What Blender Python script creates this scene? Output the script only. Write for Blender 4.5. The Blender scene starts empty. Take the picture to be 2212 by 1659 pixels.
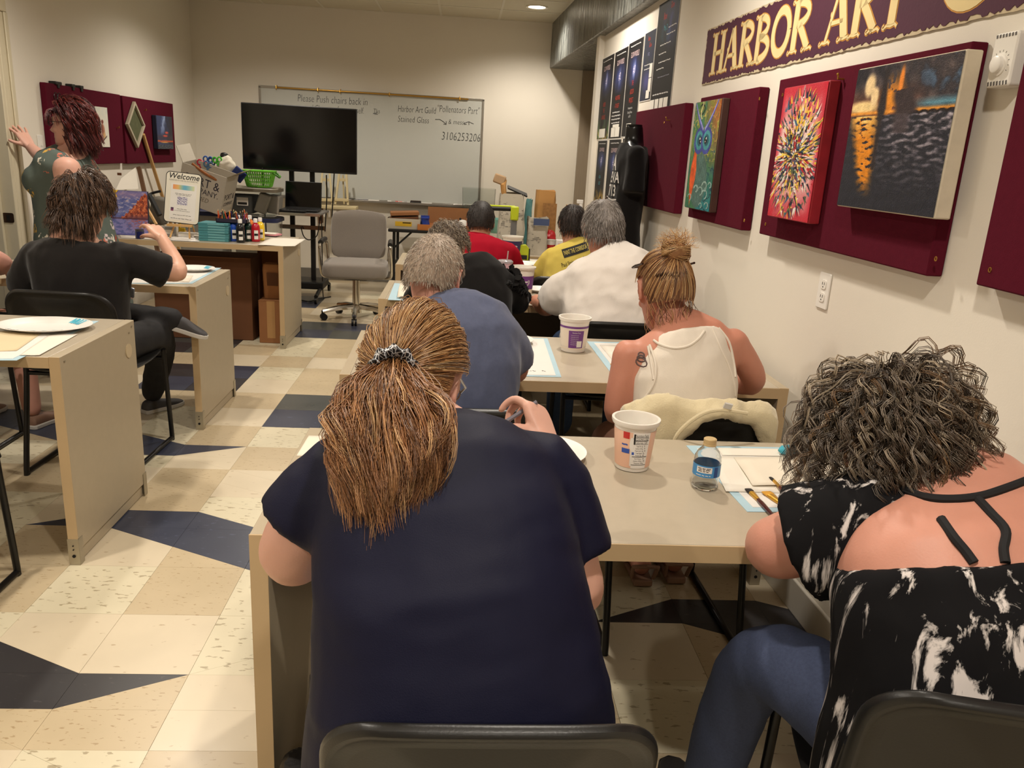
import bpy, bmesh, math, random
import numpy as np
from mathutils import Vector, Matrix, Euler, noise

random.seed(7); RNG = np.random.default_rng(7)
SC = bpy.context.scene
COL = SC.collection
PI = math.pi

F_PX, PITCH, YAW, ROLL, CAM_H = 1730.1, .278373, .0716917, .0566586, 1.4835
def _basis():
    cp, sp, cy, sy = math.cos(PITCH), math.sin(PITCH), math.cos(YAW), math.sin(YAW)
    fw = Vector((sy*cp, cy*cp, -sp)); r = Vector((cy, -sy, 0)); u = r.cross(fw)
    cr, sr = math.cos(ROLL), math.sin(ROLL)
    return r*cr + u*sr, u*cr - r*sr, fw
CR, CU, CF = _basis()
CAMP = Vector((0, 0, CAM_H))
cam = bpy.data.objects.new('camera', bpy.data.cameras.new('camera')); COL.objects.link(cam)
cam.matrix_world = Matrix(((CR.x, CU.x, -CF.x, 0), (CR.y, CU.y, -CF.y, 0), (CR.z, CU.z, -CF.z, CAM_H), (0, 0, 0, 1)))
cam.data.sensor_width = 36; cam.data.sensor_fit = 'HORIZONTAL'
cam.data.lens = F_PX*36/2212; cam.data.clip_start = .02
SC.camera = cam

w = bpy.data.worlds.new('world'); SC.world = w; w.use_nodes = True
w.node_tree.nodes['Background'].inputs[0].default_value = (.85, .88, 1, 1)
w.node_tree.nodes['Background'].inputs[1].default_value = .35
SC.view_settings.view_transform = 'Standard'; SC.view_settings.look = 'None'
SC.view_settings.gamma = 1; SC.view_settings.use_curve_mapping = False
SC.view_settings.exposure = 0.12
LAMP_COL = (1.0, .915, .80); LAMP_W = 105

def _ray(x, y): return CR*((x-1106)/F_PX) - CU*((y-829.5)/F_PX) + CF
def at(x, y, Y):
    d = _ray(x, y); return CAMP + d*(Y/d.y)
def atz(x, y, z):
    d = _ray(x, y); return CAMP + d*((z-CAM_H)/d.z)
def atx(x, y, X):
    d = _ray(x, y); return CAMP + d*(X/d.x)
def px_of(p):
    d = Vector(p)-CAMP; z = d.dot(CF); return 1106+F_PX*d.dot(CR)/z, 829.5-F_PX*d.dot(CU)/z
WR0 = Vector((1.2, 2.6, 0)); _a = math.atan(.04)
WU = Vector((-math.sin(_a), math.cos(_a), 0)); WN = Vector((-math.cos(_a), -math.sin(_a), 0))
def atw(x, y, d=0.0):
    """point of the right wall (or d in front of it) seen at a place: returns (u, z)"""
    r = _ray(x, y); o = WR0 + WN*d; t = (o-CAMP).dot(WN)/r.dot(WN); p = CAMP + r*t
    return (p-WR0).dot(WU), p.z
def wp(u, z, d=0.0): return WR0 + WU*u + WN*d + Vector((0, 0, z))
XL, YB, ZC = -2.90, 9.20, 2.85
BEAM_Z = 2.40

def lin(c):
    return tuple((v/12.92 if v <= .04045 else ((v+.055)/1.055)**2.4) for v in c)
def rgb(*c):
    if len(c) == 1: c = c[0]
    if isinstance(c, str): c = tuple(int(c[i:i+2], 16) for i in (0, 2, 4))
    return lin(tuple(v/255 for v in c))
MATS = {}
def nd(nt, t, **kw):
    n = nt.nodes.new(t)
    for k, v in kw.items():
        if k in ('loc',): continue
        setattr(n, k, v)
    return n
def mat(name, col, rough=.5, metal=0, vary=.06, vscale=8, bump=0, bscale=60, spec=.5, coat=0, trans=0, emit=None, estr=0, sss=0, alpha=1, stretch=(1, 1, 1), ior=1.45, sheen=0, rvar=0):
    if name in MATS: return MATS[name]
    m = bpy.data.materials.new(name); m.use_nodes = True; nt = m.node_tree
    b = nt.nodes['Principled BSDF']
    c = rgb(col)
    tc = nd(nt, 'ShaderNodeTexCoord'); mp = nd(nt, 'ShaderNodeMapping'); mp.inputs['Scale'].default_value = stretch
    nt.links.new(tc.outputs['Object'], mp.inputs[0])
    no = nd(nt, 'ShaderNodeTexNoise'); no.inputs['Scale'].default_value = vscale; no.inputs['Detail'].default_value = 5
    nt.links.new(mp.outputs[0], no.inputs['Vector'])
    mx = nd(nt, 'ShaderNodeMix', data_type='RGBA')
    mx.inputs[6].default_value = (*[v*(1-vary) for v in c], 1); mx.inputs[7].default_value = (*[min(1, v*(1+vary)) for v in c], 1)
    nt.links.new(no.outputs['Fac'], mx.inputs[0]); nt.links.new(mx.outputs[2], b.inputs['Base Color'])
    b.inputs['Roughness'].default_value = rough; b.inputs['Metallic'].default_value = metal
    if rvar:
        mr = nd(nt, 'ShaderNodeMapRange'); mr.inputs[3].default_value = rough-rvar; mr.inputs[4].default_value = rough+rvar
        nt.links.new(no.outputs['Fac'], mr.inputs[0]); nt.links.new(mr.outputs[0], b.inputs['Roughness'])
    b.inputs['Specular IOR Level'].default_value = spec; b.inputs['Coat Weight'].default_value = coat
    b.inputs['Transmission Weight'].default_value = trans; b.inputs['Alpha'].default_value = alpha; b.inputs['IOR'].default_value = ior
    if sheen: b.inputs['Sheen Weight'].default_value = sheen
    if sss:
        b.inputs['Subsurface Weight'].default_value = sss; b.inputs['Subsurface Radius'].default_value = (.012, .005, .003); b.inputs['Subsurface Scale'].default_value = 1
    if emit: b.inputs['Emission Color'].default_value = (*rgb(emit), 1); b.inputs['Emission Strength'].default_value = estr
    if bump:
        n2 = nd(nt, 'ShaderNodeTexNoise'); n2.inputs['Scale'].default_value = bscale; n2.inputs['Detail'].default_value = 4
        nt.links.new(mp.outputs[0], n2.inputs['Vector'])
        bp = nd(nt, 'ShaderNodeBump'); bp.inputs['Strength'].default_value = bump; bp.inputs['Distance'].default_value = .004
        nt.links.new(n2.outputs['Fac'], bp.inputs['Height']); nt.links.new(bp.outputs[0], b.inputs['Normal'])
    MATS[name] = m; return m
def vcmat(name, rough=.6, bump=0, bscale=120, spec=.4, vary=.04, vscale=30):
    """colour comes from the mesh's own colour attribute (paint, print, hair dye), with fine grain"""
    if name in MATS: return MATS[name]
    m = bpy.data.materials.new(name); m.use_nodes = True; nt = m.node_tree; b = nt.nodes['Principled BSDF']
    at_ = nd(nt, 'ShaderNodeAttribute'); at_.attribute_name = 'Col'
    tc = nd(nt, 'ShaderNodeTexCoord')
    no = nd(nt, 'ShaderNodeTexNoise'); no.inputs['Scale'].default_value = vscale; nt.links.new(tc.outputs['Object'], no.inputs['Vector'])
    hs = nd(nt, 'ShaderNodeHueSaturation'); mr = nd(nt, 'ShaderNodeMapRange'); mr.inputs[3].default_value = 1-vary; mr.inputs[4].default_value = 1+vary
    nt.links.new(no.outputs['Fac'], mr.inputs[0]); nt.links.new(mr.outputs[0], hs.inputs['Value'])
    nt.links.new(at_.outputs['Color'], hs.inputs['Color']); nt.links.new(hs.outputs[0], b.inputs['Base Color'])
    b.inputs['Roughness'].default_value = rough; b.inputs['Specular IOR Level'].default_value = spec
    if bump:
        n2 = nd(nt, 'ShaderNodeTexNoise'); n2.inputs['Scale'].default_value = bscale; nt.links.new(tc.outputs['Object'], n2.inputs['Vector'])
        bp = nd(nt, 'ShaderNodeBump'); bp.inputs['Strength'].default_value = bump; bp.inputs['Distance'].default_value = .003
        nt.links.new(n2.outputs['Fac'], bp.inputs['Height']); nt.links.new(bp.outputs[0], b.inputs['Normal'])
    MATS[name] = m; return m

def tag(o, label=None, cat=None, group=None, kind=None):
    if label: o['label'] = label
    if cat: o['category'] = cat
    if group: o['group'] = group
    if kind: o['kind'] = kind
    return o
def thing(name, label, cat, loc=(0, 0, 0), rotz=0, group=None, rot=None):
    o = bpy.data.objects.new(name, None); COL.objects.link(o); o.location = loc
    o.rotation_euler = rot if rot else (0, 0, rotz); o.empty_display_size = .1
    return tag(o, label, cat, group)
def link(name, me, parent=None):
    o = bpy.data.objects.new(name, me); COL.objects.link(o)
    if parent: o.parent = parent
    return o
def copy_tree(o, parent=None):
    c = o.copy(); COL.objects.link(c); c.parent = parent
    for ch in list(o.children): copy_tree(ch, c)
    return c
def root_basis(o):
    M = Matrix.Identity(4)
    while o: M = o.matrix_basis @ M; o = o.parent
    return M
def R3(rx=0, ry=0, rz=0): return Euler((rx, ry, rz)).to_matrix().to_4x4()
def TR(x=0, y=0, z=0, rx=0, ry=0, rz=0, s=None):
    M = Matrix.Translation((x, y, z)) @ R3(rx, ry, rz)
    if s is not None: M = M @ Matrix.Diagonal((*([s]*3 if not hasattr(s, '__len__') else s), 1))
    return M
def frame(o, x, y):
    """matrix with origin o, local x and (about) local y"""
    x = Vector(x).normalized(); z = x.cross(Vector(y)).normalized(); y = z.cross(x)
    return Matrix(((x.x, y.x, z.x, o[0]), (x.y, y.y, z.y, o[1]), (x.z, y.z, z.z, o[2]), (0, 0, 0, 1)))
FONT_CACHE = {}
class MB:
    def __init__(s, M=None): s.v = []; s.f = []; s.c = None; s.M = M or Matrix.Identity(4)
    def add(s, vs, fs, M=None):
        MM = s.M @ M if M else s.M; k = len(s.v)
        s.v += [tuple(MM @ Vector(p)) for p in vs]; s.f += [tuple(i+k for i in f) for f in fs]; return s
    def box(s, c, d, rot=(0, 0, 0), M=None, taper=1):
        x, y, z = d[0]/2, d[1]/2, d[2]/2; t = taper
        vs = [(-x, -y, -z), (x, -y, -z), (x, y, -z), (-x, y, -z), (-x*t, -y*t, z), (x*t, -y*t, z), (x*t, y*t, z), (-x*t, y*t, z)]
        fs = [(3, 2, 1, 0), (4, 5, 6, 7), (0, 1, 5, 4), (1, 2, 6, 5), (2, 3, 7, 6), (3, 0, 4, 7)]
        T = TR(*c, *rot); return s.add(vs, fs, M @ T if M else T)
    def bb(s, x0, x1, y0, y1, z0, z1, M=None): return s.box(((x0+x1)/2, (y0+y1)/2, (z0+z1)/2), (x1-x0, y1-y0, z1-z0), M=M)
    def loft(s, rings, cap=True, closed=False, M=None):
        n = len(rings[0]); vs = [p for r in rings for p in r]; fs = []; m = len(rings)
        for i in range(m if closed else m-1):
            a = i*n; b = ((i+1) % m)*n
            for j in range(n): fs.append((a+j, a+(j+1) % n, b+(j+1) % n, b+j))
        if cap and not closed: fs.append(tuple(range(n))[::-1]); fs.append(tuple((m-1)*n+j for j in range(n)))
        return s.add(vs, fs, M)
    def tube(s, pts, r, n=10, cap=True, closed=False, M=None):
        P = [Vector(p) for p in pts]; m = len(P); rs = r if hasattr(r, '__len__') else [r]*m; rings = []; up = None
        for i in range(m):
            if closed: t = P[(i+1) % m]-P[i-1]
            else: t = P[min(i+1, m-1)]-P[max(i-1, 0)]
            t = t.normalized() if t.length > 1e-9 else Vector((0, 0, 1))
            if up is None: up = t.orthogonal().normalized()
            up = (up - t*up.dot(t)); up = up.normalized() if up.length > 1e-6 else t.orthogonal().normalized()
            b = t.cross(up)
            rings.append([P[i] + (up*math.cos(2*PI*j/n) + b*math.sin(2*PI*j/n))*rs[i] for j in range(n)])
        return s.loft(rings, cap, closed, M)
    def cyl(s, p0, p1, r0, r1=None, n=20, M=None): return s.tube([p0, p1], [r0, r1 if r1 is not None else r0], n, M=M)
    def lathe(s, prof, n=28, M=None, cap=True):
        rings = [[(r*math.cos(2*PI*j/n), r*math.sin(2*PI*j/n), z) for j in range(n)] for r, z in prof]
        return s.loft(rings, cap, M=M)
    def sph(s, c, r, nu=18, nv=12, M=None):
        r = r if hasattr(r, '__len__') else (r, r, r)
        rings = [[(c[0]+r[0]*math.sin(a)*math.cos(2*PI*j/nu), c[1]+r[1]*math.sin(a)*math.sin(2*PI*j/nu), c[2]+r[2]*math.cos(a)) for j in range(nu)] for a in [PI-PI*(.02+.96*i/(nv-1)) for i in range(nv)]]
        return s.loft(rings, True, M=M)
    def prism(s, poly, z0, z1, M=None):
        n = len(poly); vs = [(x, y, z0) for x, y in poly]+[(x, y, z1) for x, y in poly]
        ar = sum(poly[i][0]*poly[(i+1) % n][1]-poly[(i+1) % n][0]*poly[i][1] for i in range(n))
        if ar < 0: vs = vs[:n][::-1]+vs[n:][::-1]
        fs = [tuple(range(n))[::-1], tuple(range(n, 2*n))]+[(i, (i+1) % n, (i+1) % n+n, i+n) for i in range(n)]
        return s.add(vs, fs, M)
    def quad(s, a, b, c, d, M=None): return s.add([a, b, c, d], [(0, 1, 2, 3)], M)
    def rrect(s, w, h, r, z0, z1, M=None, n=5):
        return s.prism(rrect(w, h, r, n), z0, z1, M)
    def text(s, t, size, M=None, align='CENTER', thin=0, sx=1, shear=0, ext=.0004, space=1.0):
        cu = bpy.data.curves.new('t', 'FONT'); cu.body = t; cu.size = size; cu.align_x = align; cu.align_y = 'CENTER'
        cu.offset = thin*size; cu.shear = shear; cu.resolution_u = 2; cu.space_character = space; cu.extrude = 0; cu.fill_mode = 'FRONT'
        ob = bpy.data.objects.new('t', cu); me = ob.to_mesh()
        vs = [(v.co.x*sx, v.co.y, ext) for v in me.vertices]; fs = [tuple(p.vertices) for p in me.polygons]
        ob.to_mesh_clear(); bpy.data.objects.remove(ob); bpy.data.curves.remove(cu)
        return s.add(vs, fs, M)
    def stroke(s, pts, w, M=None, z=.0004):
        """flat pen stroke through 2-D points"""
        P = [Vector((p[0], p[1], 0)) for p in pts]; L = []; Rr = []
        for i in range(len(P)):
            t = (P[min(i+1, len(P)-1)]-P[max(i-1, 0)]).normalized(); nn = Vector((-t.y, t.x, 0))*w/2
            L.append(P[i]+nn); Rr.append(P[i]-nn)
        k = len(P); vs = [(p.x, p.y, z) for p in L+Rr]
        return s.add(vs, [(i, k+i, k+i+1, i+1) for i in range(k-1)], M)
    def scrawl(s, w, h, M=None, z=.0004, seed=0):
        """a line of print or writing too small to read"""
        r = random.Random(seed+int(w*1e5)); x = -w/2
        while x < w/2-h:
            l = min(r.uniform(1.2, 4)*h, w/2-x); s.stroke([(x+l*i/4, r.uniform(-.18, .18)*h) for i in range(5)], h*.5, M, z); x += l+h*.7
        return s
    def build(s, name, m, parent=None, smooth=True, bevel=0, sub=0, world=False, angle=38, cols=None, bseg=2):
        vs = s.v
        if world and parent is not None:
            I = root_basis(parent).inverted(); vs = [tuple(I @ Vector(p)) for p in vs]
        me = bpy.data.meshes.new(name); me.from_pydata(vs, [], s.f)
        if m: me.materials.append(m)
        if smooth and len(me.polygons):
            me.polygons.foreach_set('use_smooth', [True]*len(me.polygons)); me.set_sharp_from_angle(angle=math.radians(angle))
        if cols is not None: set_cols(me, cols)
        me.update(); o = link(name, me, parent)
        if bevel:
            b = o.modifiers.new('b', 'BEVEL'); b.width = bevel; b.segments = bseg; b.limit_method = 'ANGLE'; b.angle_limit = math.radians(40)
        if sub:
            b = o.modifiers.new('s', 'SUBSURF'); b.levels = sub; b.render_levels = sub
        return o
def set_cols(me, cols):
    a = me.color_attributes.new('Col', 'FLOAT_COLOR', 'POINT'); cols = np.asarray(cols, np.float32)
    if cols.shape[1] == 3: cols = np.c_[cols, np.ones(len(cols), np.float32)]
    a.data.foreach_set('color', cols.ravel())
def rrect(w, h, r, n=5, c=(0, 0)):
    P = []
    for cx, cy, a0 in ((w/2-r, h/2-r, 0), (-w/2+r, h/2-r, 90), (-w/2+r, -h/2+r, 180), (w/2-r, -h/2+r, 270)):
        for i in range(n+1):
            a = math.radians(a0+90*i/n); P.append((c[0]+cx+r*math.cos(a), c[1]+cy+r*math.sin(a)))
    return P
def smooth_path(pts, k=6):
    P = [Vector(p) for p in pts]; out = []
    for i in range(len(P)-1):
        a, b, c, d = P[max(i-1, 0)], P[i], P[i+1], P[min(i+2, len(P)-1)]
        for j in range(k):
            t = j/k; out.append(.5*((2*b)+(c-a)*t+(2*a-5*b+4*c-d)*t*t+(3*b-a-3*c+d)*t**3))
    out.append(P[-1]); return out
def struct(name, mb, m, **kw):
    o = mb.build(name, m, **kw); o['kind'] = 'structure'; return o
def mesh_np(name, V, Fq, m, parent=None, cols=None, smooth=True):
    """fast mesh from numpy quads/tris"""
    me = bpy.data.meshes.new(name); V = np.asarray(V, np.float32); Fq = np.asarray(Fq, np.int32); k = Fq.shape[1]
    me.vertices.add(len(V)); me.vertices.foreach_set('co', V.ravel())
    me.loops.add(Fq.size); me.loops.foreach_set('vertex_index', Fq.ravel())
    me.polygons.add(len(Fq)); me.polygons.foreach_set('loop_start', np.arange(len(Fq), dtype=np.int32)*k)
    me.update(calc_edges=True)
    if smooth: me.polygons.foreach_set('use_smooth', np.ones(len(Fq), bool))
    if m: me.materials.append(m)
    if cols is not None: set_cols(me, cols)
    return link(name, me, parent)
def painted(name, w, h, fn, nx, ny, m, parent, M=None, thick=0, relief=0):
    """flat painted or printed sheet in local xy (origin at its centre), colours worked out by fn(u, v) with u right, v up in 0..1"""
    U, V = np.meshgrid(np.linspace(0, 1, nx), np.linspace(0, 1, ny)); C = np.clip(fn(U, V), 0, 1)
    lum = C.mean(-1); C = np.where(C <= .04045, C/12.92, ((C+.055)/1.055)**2.4)
    Z = (lum*relief) if relief else 0*U
    P = np.stack([(U-.5)*w, (V-.5)*h, Z], -1).reshape(-1, 3)
    i = (np.arange(ny-1)[:, None]*nx+np.arange(nx-1)).ravel(); Fq = np.stack([i, i+1, i+nx+1, i+nx], -1)
    if M is not None:
        A = np.array(M); P = P @ A[:3, :3].T + A[:3, 3]
    return mesh_np(name, P, Fq, m, parent, C.reshape(-1, 3))
T = .3048; GX, GY = -.7362, 1.7208
def tile_mat(name, col, fleck, amount, rough=.28, scale=26):
    m = bpy.data.materials.new(name); m.use_nodes = True; nt = m.node_tree; b = nt.nodes['Principled BSDF']
    ge = nd(nt, 'ShaderNodeNewGeometry'); L = nt.links.new
    mp = nd(nt, 'ShaderNodeMapping'); mp.inputs['Scale'].default_value = (1, 2.6, 1); mp.inputs['Rotation'].default_value = (0, 0, .5); L(ge.outputs['Position'], mp.inputs[0])
    n1 = nd(nt, 'ShaderNodeTexNoise'); n1.inputs['Scale'].default_value = scale; n1.inputs['Detail'].default_value = 3; L(mp.outputs[0], n1.inputs['Vector'])
    n2 = nd(nt, 'ShaderNodeTexNoise'); n2.inputs['Scale'].default_value = 3.2; n2.inputs['Detail'].default_value = 6; L(ge.outputs['Position'], n2.inputs['Vector'])
    r = nd(nt, 'ShaderNodeValToRGB'); e = r.color_ramp.elements
    e[0].position = 1-amount-.30; e[0].color = (0, 0, 0, 1); e[1].position = 1-amount-.26; e[1].color = (1, 1, 1, 1); L(n1.outputs['Fac'], r.inputs[0])
    c = rgb(col); base = nd(nt, 'ShaderNodeMix', data_type='RGBA'); base.inputs[6].default_value = (*[v*.84 for v in c], 1); base.inputs[7].default_value = (*[min(1, v*1.12) for v in c], 1)
    L(n2.outputs['Fac'], base.inputs[0])
    mx = nd(nt, 'ShaderNodeMix', data_type='RGBA'); mx.inputs[7].default_value = (*rgb(fleck), 1); L(base.outputs[2], mx.inputs[6])
    f = nd(nt, 'ShaderNodeMath', operation='MULTIPLY'); f.inputs[1].default_value = .55; L(r.outputs[0], f.inputs[0]); L(f.outputs[0], mx.inputs[0])
    L(mx.outputs[2], b.inputs['Base Color']); mr = nd(nt, 'ShaderNodeMapRange'); mr.inputs[3].default_value = rough-.08; mr.inputs[4].default_value = rough+.16
    L(n2.outputs['Fac'], mr.inputs[0]); L(mr.outputs[0], b.inputs['Roughness']); b.inputs['Specular IOR Level'].default_value = .4
    return m
TM = {'tan': tile_mat('tile_tan', (196, 178, 146), (140, 110, 70), .075, scale=40), 'cream': tile_mat('tile_cream', (214, 204, 176), (120, 98, 58), .09, scale=24),
      'pale': tile_mat('tile_pale', (212, 198, 172), (150, 122, 86), .03, scale=18), 'blue': tile_mat('tile_blue', (60, 64, 80), (92, 98, 124), .05),
      'grey': tile_mat('tile_grey', (74, 76, 74), (104, 104, 98), .06), 'dark': tile_mat('tile_dark', (54, 52, 54), (84, 80, 80), .05)}
mb = MB(); mb.bb(-6.2, 3.2, -3.6, YB+.2, -.06, -.0025)
floor = struct('floor', mb, mat('floor_grout', (92, 80, 62), .8, vary=.15))
MOTIFS = [((-3, 4), 'blue'), ((-7, 8), 'blue'), ((-6, 2), 'dark'), ((4, 2), 'dark')]
def motif_parts(o):
    x, y = o
    return [[(x, y), (x+1, y), (x+1, y+.5)], [(x+1, y), (x+4, y-1.5), (x+5, y-1.5), (x+5, y-1), (x+2, y+.5), (x+1, y+.5)], [(x+5, y-1), (x+5, y-1.5), (x+6, y-1)]]
SQ = {}
for (cx, cy), kk in {(-1, 8): ('blue', 'grey', 'grey', 'blue'), (-4, 10): ('blue', 'dark', 'dark', 'blue'), (-5, 13): ('dark', 'grey', 'grey', 'dark'), (-2, 15): ('blue', 'grey', 'grey', 'blue'), (-4, 19): ('grey', 'blue', 'blue', 'grey'), (0, 11): ('blue', 'grey', 'grey', 'blue'), (2, 6): ('blue', 'grey', 'grey', 'blue'), (2, 15): ('grey', 'blue', 'blue', 'grey')}.items():
    for i, k in enumerate(kk): SQ[(cx+i % 2, cy+i//2)] = k
def clip_half(poly, a, b, keep=1):
    out = []
    def sd(p): return ((b[0]-a[0])*(p[1]-a[1])-(b[1]-a[1])*(p[0]-a[0]))*keep
    for i in range(len(poly)):
        p, q = poly[i], poly[(i+1) % len(poly)]; sp, sq = sd(p), sd(q)
        if sp >= -1e-9: out.append(p)
        if (sp > 1e-9 and sq < -1e-9) or (sp < -1e-9 and sq > 1e-9):
            t = sp/(sp-sq); out.append((p[0]+(q[0]-p[0])*t, p[1]+(q[1]-p[1])*t))
    return out
def area(p): return abs(sum(p[i][0]*p[(i+1) % len(p)][1]-p[(i+1) % len(p)][0]*p[i][1] for i in range(len(p))))/2 if len(p) > 2 else 0
def ccw(p): return p if sum(p[i][0]*p[(i+1) % len(p)][1]-p[(i+1) % len(p)][0]*p[i][1] for i in range(len(p))) > 0 else p[::-1]
def split_tile(c, r):
    pieces = [([(c, r), (c+1, r), (c+1, r+1), (c, r+1)], None)]
    for o, k in MOTIFS:
        for part in motif_parts(o):
            part = ccw(part); new = []
            for poly, col in pieces:
                if col: new.append((poly, col)); continue
                rest = poly
                for i in range(len(part)):
                    a, b = part[i], part[(i+1) % len(part)]
                    out = clip_half(rest, a, b, -1)
                    if area(out) > 1e-4: new.append((out, None))
                    rest = clip_half(rest, a, b, 1)
                    if area(rest) < 1e-4: rest = []; break
                if rest: new.append((rest, k))
            pieces = new
    return pieces
TILE_ME = {}
def tile_mesh(kind):
    if kind not in TILE_ME:
        m = MB(); g = .0011; m.box((T/2, T/2, -.0012), (T-g, T-g, .0026)); o = m.build('tile', TM[kind]); TILE_ME[kind] = o.data; bpy.data.objects.remove(o)
    return TILE_ME[kind]
rt = random.Random(21); tiles = []
FIX = {(-1, 3): 'tan', (-2, 2): 'cream', (-1, 2): 'tan', (-2, 1): 'pale', (-1, 1): 'pale', (0, 1): 'cream', (0, 2): 'cream', (-1, 0): 'tan', (-2, 0): 'tan', (0, 0): 'pale', (-1, -1): 'cream', (-2, -1): 'pale', (0, -1): 'tan', (-2, 5): 'tan', (-1, 5): 'pale', (-1, 6): 'tan', (-2, 6): 'pale', (-1, 7): 'cream', (-2, 7): 'tan', (-2, 8): 'pale', (4, 1): 'pale', (4, 0): 'cream', (5, 1): 'tan', (4, 2): 'cream', (3, 0): 'tan'}
for r in range(-9, 25):
    for c in range(-8, 7):
        if (c, r) in SQ: kind = SQ[(c, r)]
        else: kind = FIX.get((c, r)) or rt.choices(['tan', 'cream', 'pale'], [.4, .3, .3])[0]
        cx, cy = GX+(c+.5)*T, GY+(r+.5)*T
        vis = cy > .9; d = 1e9
        if vis:
            u, v = px_of((cx, cy, 0)); vis = -120 < u < 2300 and v < 1760
            d = cy
        for poly, col in split_tile(c, r): tiles.append((d if vis else 1e9, poly, col or kind, len(poly) == 4 and area(poly) > .99))
tiles.sort(key=lambda t: t[0])
far = {}
for i, (d, poly, kind, full) in enumerate(tiles):
    if i < 298 and d < 1e8:
        if full:
            o = link('tile', tile_mesh(kind), floor); o.location = (GX+poly[0][0]*T, GY+poly[0][1]*T, 0)
        else:
            cx = sum(p[0] for p in poly)/len(poly); cy = sum(p[1] for p in poly)/len(poly)
            MB().prism([((cx+(x-cx)*.996)*T+GX, (cy+(y-cy)*.996)*T+GY) for x, y in ccw(poly)], -.0025, .0001).build('tile', TM[kind], floor)
    else: far.setdefault(kind, MB()).prism([((x)*T+GX, (y)*T+GY) for x, y in ccw(poly)], -.0025, .0001)
for kind, m in far.items(): tag(m.build('tile_field', TM[kind], floor), kind='stuff')

WALL = mat('wall_paint', (226, 219, 206), .62, vary=.025, vscale=2.5, bump=.05, bscale=220, spec=.3)
DOOR_Y0, DOOR_Y1, DOOR_Z = 4.62, 5.47, 2.16     # opening in the left wall (front to back)
m = MB(); m.bb(XL-.14, XL, DOOR_Y1, YB+.14, 0, ZC+.1); m.bb(XL-.14, XL, -3.6, DOOR_Y0, 0, ZC+.1); m.bb(XL-.14, XL, DOOR_Y0, DOOR_Y1, DOOR_Z, ZC+.1)
wall_left = struct('wall_left', m, WALL)
wall_back = struct('wall_back', MB().bb(XL-.14, 1.75, YB, YB+.14, 0, ZC+.1), WALL)
WEND = 4.30                                       # along the wall: where it stops at the alcove
def wall_slab(u0, u1, d0, d1, z0, z1): return MB().prism([tuple(wp(u, 0, d))[:2] for u, d in ((u0, d0), (u1, d0), (u1, d1), (u0, d1))], z0, z1)
m = wall_slab(-6.4, WEND, 0, -.14, 0, ZC+.1)
wall_right = struct('wall_right', m, WALL)
struct('wall_front', MB().bb(XL-.14, 1.9, -3.6, -3.46, 0, ZC+.1), WALL)
struct('wall_alcove', MB().bb(1.55, 1.69, 6.6, YB+.14, 0, ZC+.1).bb(1.0, 1.69, 6.6, 6.74, 0, ZC+.1), WALL)
struct('trim_1', MB().bb(1.235, 1.55, YB-.05, YB, 0, BEAM_Z), mat('taupe_panel', (140, 126, 108), .6, vary=.12, vscale=6, stretch=(12, 12, .6)), bevel=.004)
BASE = mat('white_base', (206, 200, 188), .45, vary=.05)
struct('baseboard_right', wall_slab(-6.4, WEND, 0, .014, 0, .12), BASE, bevel=.004)
m = MB().bb(XL, 1.235, YB-.012, YB, .01, .13); struct('baseboard_back', m, mat('grey_base', (112, 108, 102), .5, vary=.08), bevel=.003)
struct('baseboard_left', MB().bb(XL, XL+.012, DOOR_Y1+.15, YB-.02, .0, .12), BASE, bevel=.003)

def beam_mat():
    m = bpy.data.materials.new('beam_paint'); m.use_nodes = True; nt = m.node_tree; b = nt.nodes['Principled BSDF']; L = nt.links.new
    tc = nd(nt, 'ShaderNodeTexCoord'); mp = nd(nt, 'ShaderNodeMapping'); mp.inputs['Scale'].default_value = (9, 9, 1.3); L(tc.outputs['Object'], mp.inputs[0])
    n = nd(nt, 'ShaderNodeTexNoise'); n.inputs['Scale'].default_value = 3.2; n.inputs['Detail'].default_value = 7; n.inputs['Distortion'].default_value = .8; L(mp.outputs[0], n.inputs['Vector'])
    r = nd(nt, 'ShaderNodeValToRGB'); e = r.color_ramp.elements; e[0].position = .36; e[0].color = (*rgb(38, 42, 44), 1); e[1].position = .66; e[1].color = (*rgb(120, 122, 116), 1)
    L(n.outputs['Fac'], r.inputs[0]); L(r.outputs[0], b.inputs['Base Color']); b.inputs['Roughness'].default_value = .26; b.inputs['Specular IOR Level'].default_value = .8
    bp = nd(nt, 'ShaderNodeBump'); bp.inputs['Strength'].default_value = .9; bp.inputs['Distance'].default_value = .02; L(n.outputs['Fac'], bp.inputs['Height']); L(bp.outputs[0], b.inputs['Normal'])
    return m
bl = [Vector((.874, YB, 0)), Vector((1.36, -3.4, 0))]
m = MB(); q = [(bl[0].x, bl[0].y), (bl[1].x, bl[1].y), (1.75, -3.4), (1.75, YB)]; m.prism(q, BEAM_Z, ZC+.05)
struct('trim_2', m, beam_mat(), bevel=.006)

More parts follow.
